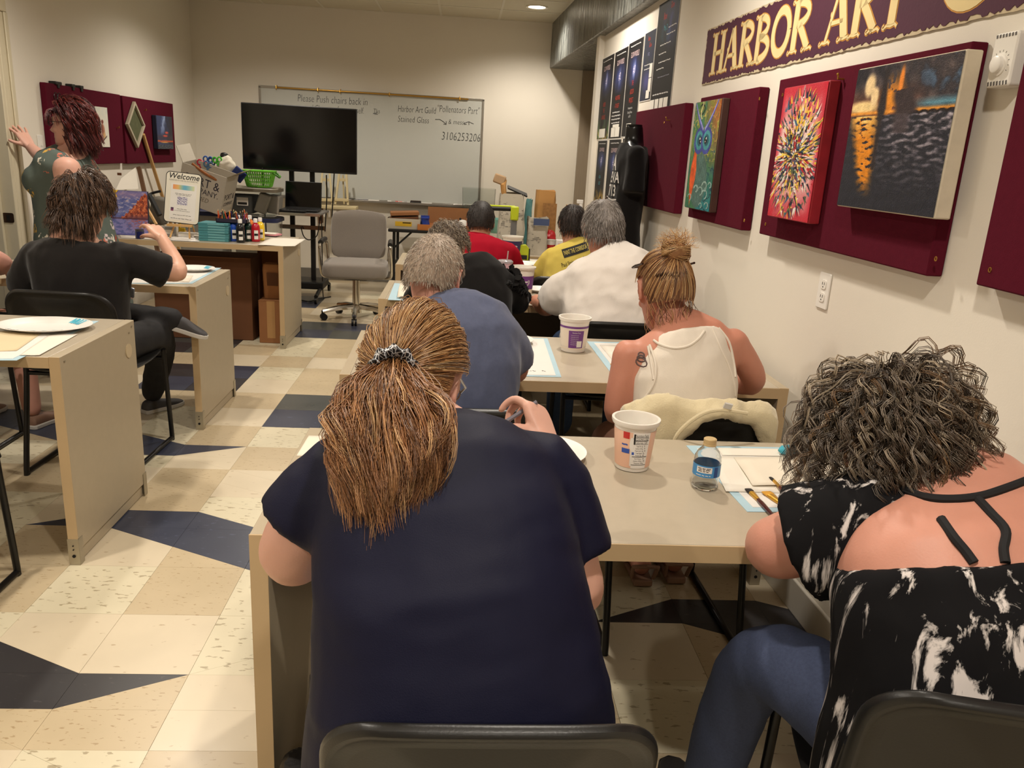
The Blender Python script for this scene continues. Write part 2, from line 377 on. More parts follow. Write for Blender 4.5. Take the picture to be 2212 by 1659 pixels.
ceil = struct('ceiling', MB().bb(XL-.14, 1.8, -3.6, YB+.14, ZC+.02, ZC+.1), mat('ceiling_void', (150, 146, 136), .9))
CT = mat('ceiling_tile', (206, 198, 178), .9, vary=.05, vscale=5, bump=.3, bscale=180)
GRID = mat('ceiling_grid', (212, 206, 190), .5)
c0 = atz(951, 20, ZC); sx = c0.x; sy = atz(952, 11, ZC).y
xs = sorted({round(sx+k*.61, 4) for k in range(-8, 5)}); ys = sorted({round(sy+k*.61, 4) for k in range(-22, 3)})
g = MB()
for x in xs: g.bb(x-.012, x+.012, -3.5, YB, ZC-.004, ZC+.015)
for y in ys:
    if y < YB: g.bb(XL, 1.2, y-.012, y+.012, ZC-.0045, ZC+.0145)
g.bb(XL, 1.0, YB-.02, YB, ZC-.005, ZC+.015); g.bb(XL, XL+.02, -3.5, YB, ZC-.005, ZC+.015)
g.build('ceiling_grid', GRID, ceil)
cme = MB().bb(.006, .604, .006, .604, ZC-.001, ZC+.012); to = cme.build('ceiling_panel', CT, ceil, bevel=0); tme = to.data; bpy.data.objects.remove(to)
rest = MB()
for x in xs:
    for y in ys:
        if x < -3.6 or x > 1.2 or y > YB or y < -3.8: continue
        if y > 5.5: o = link('ceiling_panel', tme, ceil); o.location = (x, y, 0)
        else: rest.bb(x+.006, x+.604, y+.006, y+.604, ZC-.001, ZC+.012)
tag(rest.build('ceiling_panel_field', CT, ceil), kind='stuff')

LAMP_E = mat('lamp_glow', (255, 244, 226), .5, emit=(255, 240, 214), estr=14, vary=.01)
LAMP_R = mat('lamp_ring', (228, 222, 208), .4)
lp = atz(1160, 14, ZC)
LAMPS = [(lp.x, lp.y), (-1.7, 7.6), (-1.81, 4.8), (.45, 5.6), (.35, 3.0), (-1.75, 2.2), (.3, .6), (-1.75, -.4), (.3, -1.8)]
for i, (x, y) in enumerate(LAMPS):
    lab = ['glowing round recessed ceiling lamp beside the dark beam']
    lab = (lab+['recessed ceiling lamp above the '+q for q in ('office chair end of the room', 'person in the black tee', 'person in the yellow shirt', 'tank-top woman', 'nearest left desk', 'woman in navy', 'left aisle behind the camera', 'right aisle behind the camera')])[i]
    t = thing('ceiling_lamp', lab, 'ceiling lamp', (x, y, ZC-.012), group='recessed ceiling lamps')
    MB().lathe([(.105, 0), (.105, .012), (.082, .012), (.082, .004), (.105, 0)], 32, cap=False).build('trim_ring', LAMP_R, t)
    MB().lathe([(.0, .010), (.082, .010), (.082, .011), (.0, .011)], 32).build('bulb_lens', LAMP_E, t)
    L = bpy.data.lights.new('lamp_light', 'SPOT'); L.energy = LAMP_W*(1 if i else .8); L.color = LAMP_COL; L.spot_size = math.radians(150); L.spot_blend = .75; L.shadow_soft_size = .055
    lo = bpy.data.objects.new('lamp_light', L); COL.objects.link(lo); lo.parent = t; lo.location = (0, 0, -.03)

DW = mat('door_paint', (204, 194, 168), .45, vary=.08, vscale=14, stretch=(1, 1, .3))
d = thing('door_1', 'cream painted doorway with worn jamb in the left wall', 'doorway', (XL, DOOR_Y1, 0)); d['kind'] = 'structure'; del d['category']
MB().bb(XL-.16, XL+.02, DOOR_Y1-.02, DOOR_Y1+.03, 0, DOOR_Z+.02).bb(XL-.1, XL-.06, DOOR_Y1-.045, DOOR_Y1-.02, 0, DOOR_Z).build('jamb', DW, d, world=True, bevel=.004)
MB().bb(XL-.16, XL+.02, DOOR_Y0-.03, DOOR_Y0+.02, 0, DOOR_Z+.02).build('jamb', DW, d, world=True, bevel=.004)
MB().bb(XL, XL+.022, DOOR_Y1+.01, DOOR_Y1+.115, 0, DOOR_Z).bb(XL+.022, XL+.034, DOOR_Y1+.075, DOOR_Y1+.115, 0, DOOR_Z).build('casing', DW, d, world=True, bevel=.005)
MB().bb(XL, XL+.022, DOOR_Y0-.115, DOOR_Y0-.01, 0, DOOR_Z).build('casing', DW, d, world=True, bevel=.005)
MB().bb(XL-.16, XL+.03, DOOR_Y0-.115, DOOR_Y1+.115, DOOR_Z, DOOR_Z+.11).bb(XL-.16, XL+.045, DOOR_Y0-.125, DOOR_Y1+.125, DOOR_Z+.11, DOOR_Z+.14).build('head_casing', DW, d, world=True, bevel=.006)
sp = MB().rrect(.07, .062, .012, 0, .003, M=frame((XL-.03, DOOR_Y1-.021, .915), (1, 0, 0), (0, 0, 1))); sp.build('strike_plate', mat('old_bronze', (70, 52, 40), .45, .7, vary=.3), d, world=True)
MB().box((XL-.028, DOOR_Y1-.025, .915), (.02, .004, .034)).build('latch_hole', mat('hole_black', (14, 12, 10), .9), d, world=True)
HALL = mat('hall_bluish_lit', (196, 204, 218), .6, vary=.03)  # bluish light from outside is put into this wall colour
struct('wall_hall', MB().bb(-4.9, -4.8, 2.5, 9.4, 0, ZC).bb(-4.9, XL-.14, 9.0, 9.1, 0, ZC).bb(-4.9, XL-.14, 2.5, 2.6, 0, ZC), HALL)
t = thing('wall_board', 'maroon fabric board on the wall of the room beyond the doorway', 'board', (-4.79, 7.6, 1.2)); MB().box((0, 0, .28), (.03, 1.3, .56)).build('board_face', mat('maroon_felt', (84, 20, 36), .95, vary=.12, vscale=60, bump=.25, bscale=500, spec=.1), t, bevel=.004)
LAM = mat('desk_laminate', (176, 164, 144), .32, vary=.05, vscale=30, bump=.04, bscale=400, spec=.45)
LAMP2 = mat('desk_panel', (172, 158, 134), .42, vary=.05, vscale=30, bump=.05, bscale=400)
EDGE = mat('desk_edge', (190, 164, 126), .4, vary=.06)
ZINC = mat('zinc_bracket', (176, 168, 150), .4, .75, vary=.12)
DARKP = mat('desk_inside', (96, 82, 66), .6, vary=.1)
HOLE = MATS['hole_black']
CAP = mat('beige_cap', (196, 178, 146), .4)
DH = .76
def desk(label, x0, y0, w=1.52, d=.62, rz=0, cap=True, group='grey laminate class desks', z=DH, apron=False):
    """top on two end panels with a back apron; origin at the front-left foot"""
    t = thing('class_desk', label, 'desk', (x0, y0, 0), rz, group)
    th = .038
    MB().bb(.034, w-.034, 0, d, z-th, z).build('desk_top', LAM, t, bevel=.003)
    MB().bb(.034, w-.034, -.003, .0, z-th, z-.001).build('edge_band', EDGE, t)
    for sx in (0, 1):
        xa, xb = (0, .034) if sx == 0 else (w-.034, w)
        p = MB().bb(xa, xb, .002, d, .055, z).build('end_panel', LAMP2, t, bevel=.002)
        MB().bb(xa, xb, -.002, .002, .055, z).build('edge_band', EDGE, p)
        MB().bb(xa+.008, xb-.008, .03, d-.03, .006, .055).build('foot_rail', LAMP2, p)
        for yy in (0, d):
            b = MB().bb(xa-.002, xb+.002, yy-.004, yy+.002 if yy == 0 else yy+.004, .0, .10)
            b.bb(xb+.0005, xb+.0025, yy-.002 if yy == 0 else yy-.03, yy+.03 if yy == 0 else yy+.002, 0, .10).bb(xa-.0025, xa-.0005, yy-.002 if yy == 0 else yy-.03, yy+.03 if yy == 0 else yy+.002, 0, .10)
            b.build('foot_bracket', ZINC, p)
            if yy == 0:
                for zz, rr in ((.035, .006), (.06, .0025), (.075, .0025)): MB().cyl(((xa+xb)/2, -.0045, zz), ((xa+xb)/2, -.0065, zz), rr, n=10).build('screw_hole', HOLE, p)
        if cap:
            xo = xa-.003 if sx == 0 else xb
            MB().cyl((xo, d-.075, z-.11), (xo+.003, d-.075, z-.11), .028, n=24).build('grommet_cap', CAP, p)
            for yy, zz in ((.03, z-.02), (d-.03, z-.02), (d-.06, z-.04)): MB().cyl((xo+(.002 if sx else .001), yy, zz), (xo+(.004 if sx else -.001), yy, zz), .0035, n=8).build('screw', ZINC, p)
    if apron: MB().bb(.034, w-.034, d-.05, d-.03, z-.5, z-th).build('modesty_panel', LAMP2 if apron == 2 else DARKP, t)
    return t
dk_L1 = desk('grey desk nearest the camera in the left row, plate near its corner', -1.31-1.52, 2.64)
dk_L2 = desk('grey desk in front of the person in the black tee', -1.325-1.52, 4.08)
dk_L3 = desk('grey demonstration desk with paint bottles and the welcome sign', -1.285-1.52, 5.90, d=.64)
dk_R1 = desk('grey desk nearest the camera in the right row, under the yogurt tub', -.385, 1.415, w=1.56)
dk_R2 = desk('grey desk between the tank-top woman and the white-tee man', -.385, 2.565, w=1.53, d=.68, rz=.02)
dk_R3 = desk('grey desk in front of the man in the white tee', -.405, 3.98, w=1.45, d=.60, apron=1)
dk_R4 = desk('grey desk in front of the person in the red tee', -.425, 5.25, w=1.45, d=.62, apron=2)
dk_R5 = desk('grey desk at the back holding newspaper-wrapped bags', -.02, 6.02, w=.98, d=.66, cap=False, apron=2)
mk = MB().stroke([(-.012, .004), (-.004, -.001), (.0, .005), (.007, -.003), (.013, .001)], .004, M=frame(atz(1445, 1178, .745)+Vector((0, -.004, 0)), (1, 0, 0), (0, 0, 1)))
mk.build('paint_fleck', mat('navy_paint', (30, 34, 62), .4), dk_R1, world=True)

BLK = mat('black_steel', (20, 19, 19), .32, .3, vary=.1, spec=.6)
PLA = mat('black_plastic', (26, 25, 24), .36, vary=.12, vscale=20, bump=.06, bscale=300, spec=.5)
def chair_meshes():
    h = bpy.data.objects.new('tmp', None); COL.objects.link(h); r = .0115
    def side(x):
        pts = [(x, .235, .445), (x, .225, .435), (x, .262, .03), (x, .25, .0125), (x, .22, .0115), (x, -.20, .0115), (x, -.225, .0125), (x, -.235, .03), (x, -.155, .43), (x, -.172, .50), (x*.97, -.205, .66)]
        return MB().tube(smooth_path(pts, 4), r, 10)
    P = []
    for x in (-.215, .215): P.append(('side_frame', side(x), BLK, 0))
    for yy, zz in ((-.15, .435), (.225, .425)): P.append(('cross_bar', MB().tube([(-.215, yy, zz), (.215, yy, zz)], .010, 10), BLK, 0))
    seat = []
    for k in range(9):
        y = -.20+.45*k/8; hw = .215+.012*math.sin(PI*k/8); e = .012 if 0 < k < 8 else .006; zc = .455-.012*math.sin(PI*k/8)+(.006 if k == 8 else 0)
        seat.append([(x, y, zc-abs(x/hw)**3*-.010+s) for x, s in [(-hw, 0), (-hw*.9, -e), (0, -e-.004), (hw*.9, -e), (hw, 0), (hw*.9, e), (0, e-.002), (-hw*.9, e)]])
    P.append(('seat', MB().loft(seat), PLA, 2))
    def sh(x, z, off):
        return (x, -.178-(z-.5)*.22-.055*(1-(x/.225)**2)+off, z)
    out2 = rrect(.445, .335, .095, 6); rings = []
    for k, off in ((.03, .008), (.6, .008), (.9, .009), (.985, .006), (1, -.001), (.985, -.012), (.94, -.016), (.895, -.013), (.87, -.006), (.5, -.006), (.03, -.006)):
        rings.append([sh(x*(1-(1-k)*(1 if k < .8 else .75)), .655+z*(k if k < .8 else 1-(1-k)*1.0), off) for x, z in out2])
    P.append(('backrest', MB().loft(rings), PLA, 1))
    out = []
    for nme, mb_, mt, sub in P: o = mb_.build(nme, mt, sub=sub); out.append((nme, o.data, sub)); bpy.data.objects.remove(o)
    bpy.data.objects.remove(h); return out
CHM = chair_meshes()
def chair(label, x, y, rz=0, s=1.0, group='black sled-base chairs'):
    t = thing('black_chair', label, 'chair', (x, y, 0), rz, group); t.scale = (s, s, s)
    for nme, me, sub in CHM:
        o = link(nme, me, t)
        if sub: q = o.modifiers.new('s', 'SUBSURF'); q.levels = sub; q.render_levels = sub
    return t
chair('black chair at the bottom edge behind the woman in navy', .062, 1.10, 0)
chair('black chair in the bottom right corner behind the curly-haired woman', .86, 1.13, -.22)
chair('black chair with a cream jacket hung over its back', .70, 2.395, .03)
chair('black chair behind the man in the white tee', .70, 3.62, 0)
chair('black chair behind the man in the blue-grey tee', .02, 2.345, .04)
chair('black chair under the person in the yellow shirt', .60, 4.88, 0)
chair('black chair under the person in the black ruffled blouse', -.02, 3.62, 0)
chair('black chair under the person in the red tee', .10, 4.95, 0)
chair('black chair behind the person in the black tee', -1.66, 3.66, -.03, 1.03)
chair('black chair at the left edge, in front of the nearest left desk', -1.70, 2.30, .0, 1.0)
chair('black chair at the left edge, beside the person in the black tee', -2.38, 3.66, .0)

GRY = mat('grey_tweed', (132, 124, 116), .9, vary=.14, vscale=220, bump=.25, bscale=600, sheen=.3, spec=.15)
CHR = mat('chrome', (200, 194, 184), .14, 1, vary=.04)
RUB = mat('caster_black', (18, 18, 18), .4)
t = thing('office_chair', 'grey upholstered swivel chair with chrome arms and star base', 'chair', (-.915, 7.10, 0), PI+.05)
def pad(w, d, h, r, nz=5, bulge=.25):
    rings = []
    for k in range(nz+2):
        a = -1+2*k/(nz+1); f = (1-abs(a)**3.2)**.5 if abs(a) < 1 else 0.05
        f = max(f, .55); s_ = .5+.5*f
        rings.append([(x*(.82+.18*f), y*(.82+.18*f), a*h/2) for x, y in rrect(w, d, r, 5)])
    return rings
MB(TR(0, .02, .455)).loft(pad(.56, .52, .15, .13)).build('seat', GRY, t, sub=1)
bk = []
for k in range(9):
    z = .50+.44*k/8; wd = .47+.03*math.sin(PI*k/8)-(.05 if k == 8 else 0)-(.03 if k == 0 else 0); th = .075 if 0 < k < 8 else .03
    ring = []
    for j in range(11): a = -1+2*j/10; ring.append((a*wd/2, -.235-.10*k/8-.03*(1-a*a)+.0+th/2*(1-.5*a**4), z-.02*(a*a)*(k == 8)))
    for j in range(11): a = 1-2*j/10; ring.append((a*wd/2, -.235-.10*k/8-.03*(1-a*a)-th/2*(1-.5*a**4), z-.02*(a*a)*(k == 8)))
    bk.append(ring)
MB().loft(bk).build('backrest', GRY, t, sub=1)
for s_ in (-1, 1):
    a = MB().tube(smooth_path([(s_*.20, -.10, .36), (s_*.29, -.05, .37), (s_*.305, .02, .45), (s_*.30, .12, .62), (s_*.295, .10, .665), (s_*.29, -.12, .67), (s_*.285, -.22, .655), (s_*.275, -.24, .6), (s_*.26, -.235, .40)], 5), .013, 10).build('arm_tube', CHR, t)
    MB().tube([(s_*.294, .10, .675), (s_*.291, -.06, .683), (s_*.288, -.18, .678)], .022, 10).build('arm_pad', PLA, a)
MB().cyl((0, 0, .10), (0, 0, .40), .034, .03).cyl((0, 0, .06), (0, 0, .12), .045, .04).build('gas_column', CHR, t)
MB().box((0, -.02, .385), (.2, .24, .05)).build('tilt_box', RUB, t, bevel=.01)
for k in range(5):
    a = 2*PI*k/5+.33; c, s_ = math.cos(a), math.sin(a)
    l = MB().tube([(.03*c, .03*s_, .115), (.16*c, .16*s_, .105), (.30*c, .30*s_, .08)], [.026, .024, .02], 8).build('star_leg', CHR, t)
    cs = MB().cyl((.30*c, .30*s_, .05), (.30*c, .30*s_, .085), .009)
    cs.cyl((.30*c-.022*s_-.01*c, .30*s_+.022*c-.01*s_, .03), (.30*c-.004*s_-.01*c, .30*s_+.004*c-.01*s_, .03), .03, n=18).cyl((.30*c+.004*s_-.01*c, .30*s_-.004*c-.01*s_, .03), (.30*c+.022*s_-.01*c, .30*s_-.022*c-.01*s_, .03), .03, n=18)
    cs.build('caster', RUB, l)
MAR = MATS['maroon_felt']; BRASS = mat('brass', (196, 152, 72), .3, .9); WHITE = mat('white_plastic', (232, 228, 220), .35, vary=.02)
VP = vcmat('printed_paper', .55); VO = vcmat('oil_paint', .42, bump=.5, bscale=260); VW = vcmat('watercolour', .8)
INK = mat('marker_ink', (52, 54, 56), .6, vary=.1)
Z3 = Vector((0, 0, 1))
def wframe(u, z, d): return frame(wp(u, z, d), -WU, Z3)          # picture frame on the right wall: x to the viewer's right, y up, z out of the wall
def lframe(y, z, d): return frame((XL+d, y, z), (0, 1, 0), Z3)   # the same on the left wall
def bframe(x, z, d): return frame((x, YB-d, z), (1, 0, 0), Z3)   # and on the back wall
def nz(U, V, s, seed=0, oct=4):
    r = np.random.default_rng(seed); out = np.zeros_like(U); amp = 1; tot = 0
    for o in range(oct):
        for k in range(3):
            a = r.uniform(0, 2*PI); f = s*2**o*r.uniform(.7, 1.3); ph = r.uniform(0, 2*PI)
            out += amp*np.sin((U*np.cos(a)+V*np.sin(a))*f*6.28+ph+1.7*np.sin((U*np.sin(a)-V*np.cos(a))*f*4+ph*2))
        tot += amp*3; amp *= .55
    return .5+.5*out/tot*1.6
def C3(*c): return np.array(c, float)/255
def mixc(A, B, f): return A+(B-A)*np.clip(f, 0, 1)[..., None]
def full(U, c): return np.zeros(U.shape+(3,))+C3(*c)
def blob(U, V, x, y, rx, ry, soft=.15, rot=0):
    c, s_ = math.cos(rot), math.sin(rot); a = ((U-x)*c+(V-y)*s_)/rx; b = (-(U-x)*s_+(V-y)*c)/ry
    return np.clip((1-np.sqrt(a*a+b*b))/soft, 0, 1)

def board(label, u0, u1, z0, z1, th=.045, pins=()):
    t = thing('felt_board', label, 'board', wp((u0+u1)/2, z0, 0), 0, 'maroon felt display boards')
    m = MB(); P = [wp(u, 0, d) for u, d in ((u0, .002), (u1, .002), (u1, th), (u0, th))]; m.prism([(p.x, p.y) for p in P], z0, z1)
    m.build('board_face', MAR, t, world=True, bevel=.004)
    for u, z, k in pins:
        p = wp(u, z, th)
        if k == 'hook': MB().tube([p, p+WN*.02, p+WN*.02+Z3*.012], .003, 8).sph(p+WN*.022+Z3*.013, .0045, 8, 6).build('hook', BRASS, t, world=True)
        else: MB(frame(p, -WU, Z3)).tube([(math.cos(a)*.004, math.sin(a)*.0055, .001) for a in np.linspace(0, 2*PI, 12)[:-1]], .0012, 6, closed=True).build('grommet', BRASS, t, world=True)
    return t
uC0, zC1 = atw(2141.7, 81.5, 0); uC1, _ = atw(1684, 178.6, .045); zC0 = .5*(atw(1643, 505, .045)[1]+atw(2048, 601.6, 0)[1]); zC1 = .5*(zC1+atw(1684, 178.6, .045)[1])
uB0, _ = atw(1664.6, 188.7, 0); uB1, _ = atw(1486, 463, .045); zB1 = atw(1664.6, 188.7, 0)[1]; zB0 = atw(1623.5, 499, 0)[1]
uA0, zA1 = atw(1499.6, 223, 0); uA1, _ = atw(1374.5, 250, .045); zA0 = atw(1478.5, 464, 0)[1]
uD1, zD0 = atw(2107, 615, .045)
print('boards', uC0, uC1, zC0, zC1, '|', uB0, uB1, zB0, zB1, '|', uA0, uA1, zA0, zA1, '|', uD1, zD0)
pin = lambda x, y, k: (*atw(x, y, .045), k)
board('maroon board holding the ship painting and the red burst painting', uC0, uC1, zC0, zC1, pins=[pin(1823, 171, 'hook'), pin(2022, 559, 'g'), pin(1654, 484, 'g'), pin(1691, 205, 'g')])
board('maroon board holding the owl painting', uB0, uB1, zB0, zB1, pins=[pin(1608, 476, 'g'), pin(1641, 213, 'g')])
board('maroon board behind the black mannequin', uA0, uA1, zA0, zA1, pins=[pin(1447, 260, 'hook'), pin(1435, 265, 'g')])
board('maroon board cut off by the right edge of the picture', uD1-1.25, uD1, zD0, zD0+.56, pins=[pin(2139, 583, 'g')])

def canvas(name, label, corners, d, th, fn, nx, ny, edge, lean=0, group=None):
    """corners: top-left, top-right, bottom-right, bottom-left places on the front face"""
    q = [atw(x, y, d) for x, y in corners]; uL = (q[0][0]+q[3][0])/2; uR = (q[1][0]+q[2][0])/2; zT = (q[0][1]+q[1][1])/2; zB = (q[2][1]+q[3][1])/2
    w, h = uL-uR, zT-zB; t = thing(name, label, 'painting', wp((uL+uR)/2, zB, d), 0, group)
    M = wframe((uL+uR)/2, (zT+zB)/2, d) @ R3(lean, 0, 0)
    MB(M).box((0, 0, -th/2-.0006), (w, h, th)).build('canvas_body', edge, t, world=True, bevel=.004)
    I = root_basis(t).inverted() @ M
    painted('painted_face', w-.006, h-.006, fn, nx, ny, VO, t, I @ TR(0, 0, .0008), relief=.0015)
    print(name, w, h); return t
def owl(U, V):
    n = nz(U, V, 2.2, 1); n2 = nz(U, V, 6, 2)
    C = mixc(full(U, (64, 120, 84)), full(U, (176, 96, 44)), np.clip((U-.35)*1.8+(n-.5)*1.2, 0, 1)*np.clip(V*1.6-.45, 0, 1))
    C = mixc(C, full(U, (126, 146, 60)), (n > .62)*(V > .45)*.7)
    C = mixc(C, full(U, (36, 128, 138)), np.clip(1-V*2.3, 0, 1)*(U > .45)); C = mixc(C, full(U, (40, 74, 82)), np.clip((n2-.55)*4, 0, 1)*(V < .55)*.8)
    sw = np.abs(np.sin(14*np.hypot(U-.8, (V-.75)*2.4)+5*n)); C = mixc(C, full(U, (214, 176, 92)), (sw < .12)*(V > .45)*.8)
    sw2 = np.abs(np.sin(16*np.hypot(U-.75, (V-.2)*2.4)+4*n)); C = mixc(C, full(U, (20, 56, 70)), (sw2 < .2)*(V < .4)*(U > .4))
    body = blob(U, V, .46, .27, .32, .27, .1); C = mixc(C, full(U, (74, 104, 100)), body*.95)
    fl = np.abs(np.sin(U*46+2*np.sin(V*9))); C = mixc(C, full(U, (112, 142, 128)), body*(fl < .25)*.8)
    wing = np.clip((.13-np.abs(U-.2-.08*(V-.3))*1.0-.45*np.maximum(0, np.abs(V-.33)-.05))/.03, 0, 1); C = mixc(C, full(U, (226, 96, 44)), wing)
    C = mixc(C, full(U, (150, 52, 30)), wing*(np.abs(np.sin((U-.2)*50+V*5)) < .18))
    for s_, ex in ((1, .32), (1, .60)):
        e = blob(U, V, ex, .64, .21, .13, .06); C = mixc(C, full(U, (64, 74, 150)), e); C = mixc(C, full(U, (70, 150, 158)), blob(U, V, ex, .645, .155, .095, .08))
        C = mixc(C, full(U, (38, 92, 108)), blob(U, V, ex, .645, .1, .06, .2)); C = mixc(C, full(U, (12, 16, 20)), blob(U, V, ex+(.04 if ex < .5 else -.04), .645, .06, .037, .2)); C = mixc(C, full(U, (240, 240, 236)), blob(U, V, ex+(.02 if ex < .5 else -.02), .66, .022, .013, .3)+blob(U, V, ex+(.05 if ex < .5 else -.05), .632, .015, .009, .3))
    for sg in (-1, 1):
        for k, c in ((0, (70, 72, 160)), (1, (150, 156, 214))):
            q = (U-.46)*sg; cv = .72+q*.42+q*q*.5+k*.012; C = mixc(C, full(U, c), (np.abs(V-cv) < (.035-.06*np.abs(q-.1))*(1-.55*k))*(q > .02)*(q < .44))
    C = mixc(C, full(U, (20, 40, 30)), (np.abs(np.hypot((U-.3)*1, (V-.93)*2.2)-.1) < .018)*(U > .22)); C = mixc(C, full(U, (240, 226, 180)), (np.abs(U-.3-.03*np.sin(V*40)) < .012)*(V > .84))
    for k in range(10):
        r = np.random.default_rng(40+k); x, y = r.uniform(.05, .95), r.uniform(.03, .3); C = mixc(C, full(U, (150, 176, 168)), (np.abs(np.hypot(U-x, (V-y)*2.3)-r.uniform(.05, .1)) < .012)*(np.arctan2(V-y, U-x) > -1.2))
    return C*(.86+.28*n2[..., None])
canvas('owl_painting', 'tall owl painting in teal and orange on the middle board', [(1501, 220.5), (1560, 213), (1533, 461), (1481.5, 446.6)], .08, .034, owl, 110, 260, mat('canvas_edge_dark', (70, 44, 36), .7, vary=.4, vscale=20))
def burst(U, V):
    x, y = (U-.47), (V-.49)*2.55; r = np.hypot(x, y); th = np.arctan2(y, x); n = nz(U, V, 2.5, 3)
    C = mixc(full(U, (232, 196, 190)), full(U, (196, 50, 66)), np.clip((r-.5)*1.3+(n-.5)*.5, 0, 1)); C = mixc(C, full(U, (196, 30, 52)), np.clip((np.abs(U-.5)-.38)*7, 0, 1))
    pal = [(28, 30, 40), (226, 184, 60), (60, 96, 122), (176, 36, 48), (232, 226, 214), (80, 96, 70), (120, 60, 80), (240, 208, 88), (30, 44, 60)]
    g = np.random.default_rng(5)
    for i in range(1500):
        a = g.uniform(0, 2*PI); rr = min(abs(g.normal(0, .5)), .95)
        cx, cy = math.cos(a)*rr*.62, math.sin(a)*rr*1.25
        L = g.uniform(.03, .09)*(.6+.9*rr); W = g.uniform(.007, .016); aa = math.atan2(cy, cx)+g.normal(0, .22)
        c, s_ = math.cos(aa), math.sin(aa); X0 = int((cx+.47-L)*U.shape[1]); X1 = int((cx+.47+L)*U.shape[1])+1; Y0 = int(((cy-L)/2.55+.49)*U.shape[0]); Y1 = int(((cy+L)/2.55+.49)*U.shape[0])+1
        X0, Y0 = max(X0, 0), max(Y0, 0)
        if X1 <= X0 or Y1 <= Y0: continue
        xs, ys = x[Y0:Y1, X0:X1]-cx, y[Y0:Y1, X0:X1]-cy
        if xs.size == 0: continue
        p = xs*c+ys*s_; q = -xs*s_+ys*c; k = np.clip((1-np.abs(q)/(W*(1.15-p/L)))*3, 0, 1)*(np.abs(p) < L)
        C[Y0:Y1, X0:X1] = mixc(C[Y0:Y1, X0:X1], full(p, pal[g.integers(len(pal))]), k)
    return C
canvas('burst_painting', 'tall red abstract painting bursting with coloured strokes', [(1695, 188.7), (1793, 174), (1745, 484), (1658.6, 466)], .085, .038, burst, 150, 340, mat('canvas_edge_red', (160, 36, 48), .6, vary=.5, vscale=14))
def ship(U, V):
    n = nz(U, V, 3, 7); n2 = nz(U*1.0, V*3.2, 5, 8); n3 = nz(U, V, 9, 9)
    sky = mixc(full(U, (96, 84, 84)), full(U, (34, 33, 42)), n*1.25); sky = mixc(sky, full(U, (86, 112, 140)), np.clip((n-.55)*4, 0, 1)*np.clip((U-.5)*3, 0, 1)*np.clip((V-.7)*6, 0, 1))
    sky = mixc(sky, full(U, (126, 66, 44)), np.clip(1.1-np.abs(V-.72)*7, 0, 1)*.7*(1-np.clip((U-.55)*4, 0, 1)))
    sky = mixc(sky, full(U, (238, 150, 48)), blob(U, V, .42, .76, .16, .2, .8)*(n > .42)); sky = mixc(sky, full(U, (246, 214, 150)), blob(U, V, .13, .72, .22, .06, .5)); sky = mixc(sky, full(U, (240, 210, 160)), blob(U, V, .17, .87, .07, .1, .4)+blob(U, V, .24, .79, .05, .08, .4))
    sky = mixc(sky, full(U, (236, 140, 54)), blob(U, V, .49, .88, .03, .12, .5)); sky = mixc(sky, full(U, (96, 148, 168)), np.clip(1-np.abs(V-.715)*22, 0, 1)*np.clip((U-.55)*4, 0, 1)); sky = mixc(sky, full(U, (244, 160, 60)), np.clip(1-np.abs(V-.678)*50, 0, 1))
    sea = mixc(full(U, (38, 40, 50)), full(U, (146, 136, 146)), np.clip((n2-.46)*3.0, 0, 1)*np.clip((V-.12)*2.2, 0, 1)*np.clip((U-.2)*3, .15, 1)); sea = mixc(sea, full(U, (176, 170, 178)), (n2 > .82)*np.clip((V-.2)*2, 0, 1)*(U > .45)*.8)
    gold = np.clip(1-np.abs(U-(.16+.15*(1-V/.66)))/(.19-.12*(1-V/.66)), 0, 1)*np.clip((V-.08)*5, 0, 1); sea = mixc(sea, full(U, (224, 138, 36)), np.clip(gold*2.2*(n2*.9+.25), 0, 1)*(n2 > .33)); sea = mixc(sea, full(U, (250, 222, 140)), gold*np.clip((V-.5)*7, 0, 1)*(n2 > .45))
    C = np.where((V > .655)[..., None], sky, sea); C = mixc(C, full(U, (34, 26, 30)), (np.abs(V-.655-.012*np.abs(np.sin(U*40))) < .009)*(U > .55))
    C = mixc(C, full(U, (44, 38, 42)), np.clip(((.03+.1*np.clip((.93-V)*1.1, 0, 1)*np.clip((V-.62)*12, 0, 1))-np.abs(U-.335+.02*(V-.6)))*40, 0, 1)*(V > .28)*(V < .97))
    C = mixc(C, full(U, (58, 48, 52)), (np.clip((.125-np.abs(U-.555-.02*np.sin(V*30)))*20, 0, 1)*(V > .66)*(V < .815+.06*(U-.45)))); C = mixc(C, full(U, (72, 62, 68)), np.clip((.1-np.abs(U-.55))*20, 0, 1)*(V > .53)*(V < .66)*.85)
    return np.clip(C*(.9+.2*n3[..., None]), 0, 1)
canvas('ship_painting', 'large dark painting of sailing ships at sunset with raw canvas edge', [(1854, 144), (2084, 113), (2021, 476), (1809, 443)], .088, .042, ship, 175, 215, mat('raw_canvas', (206, 194, 172), .85, vary=.12, vscale=30, bump=.2))

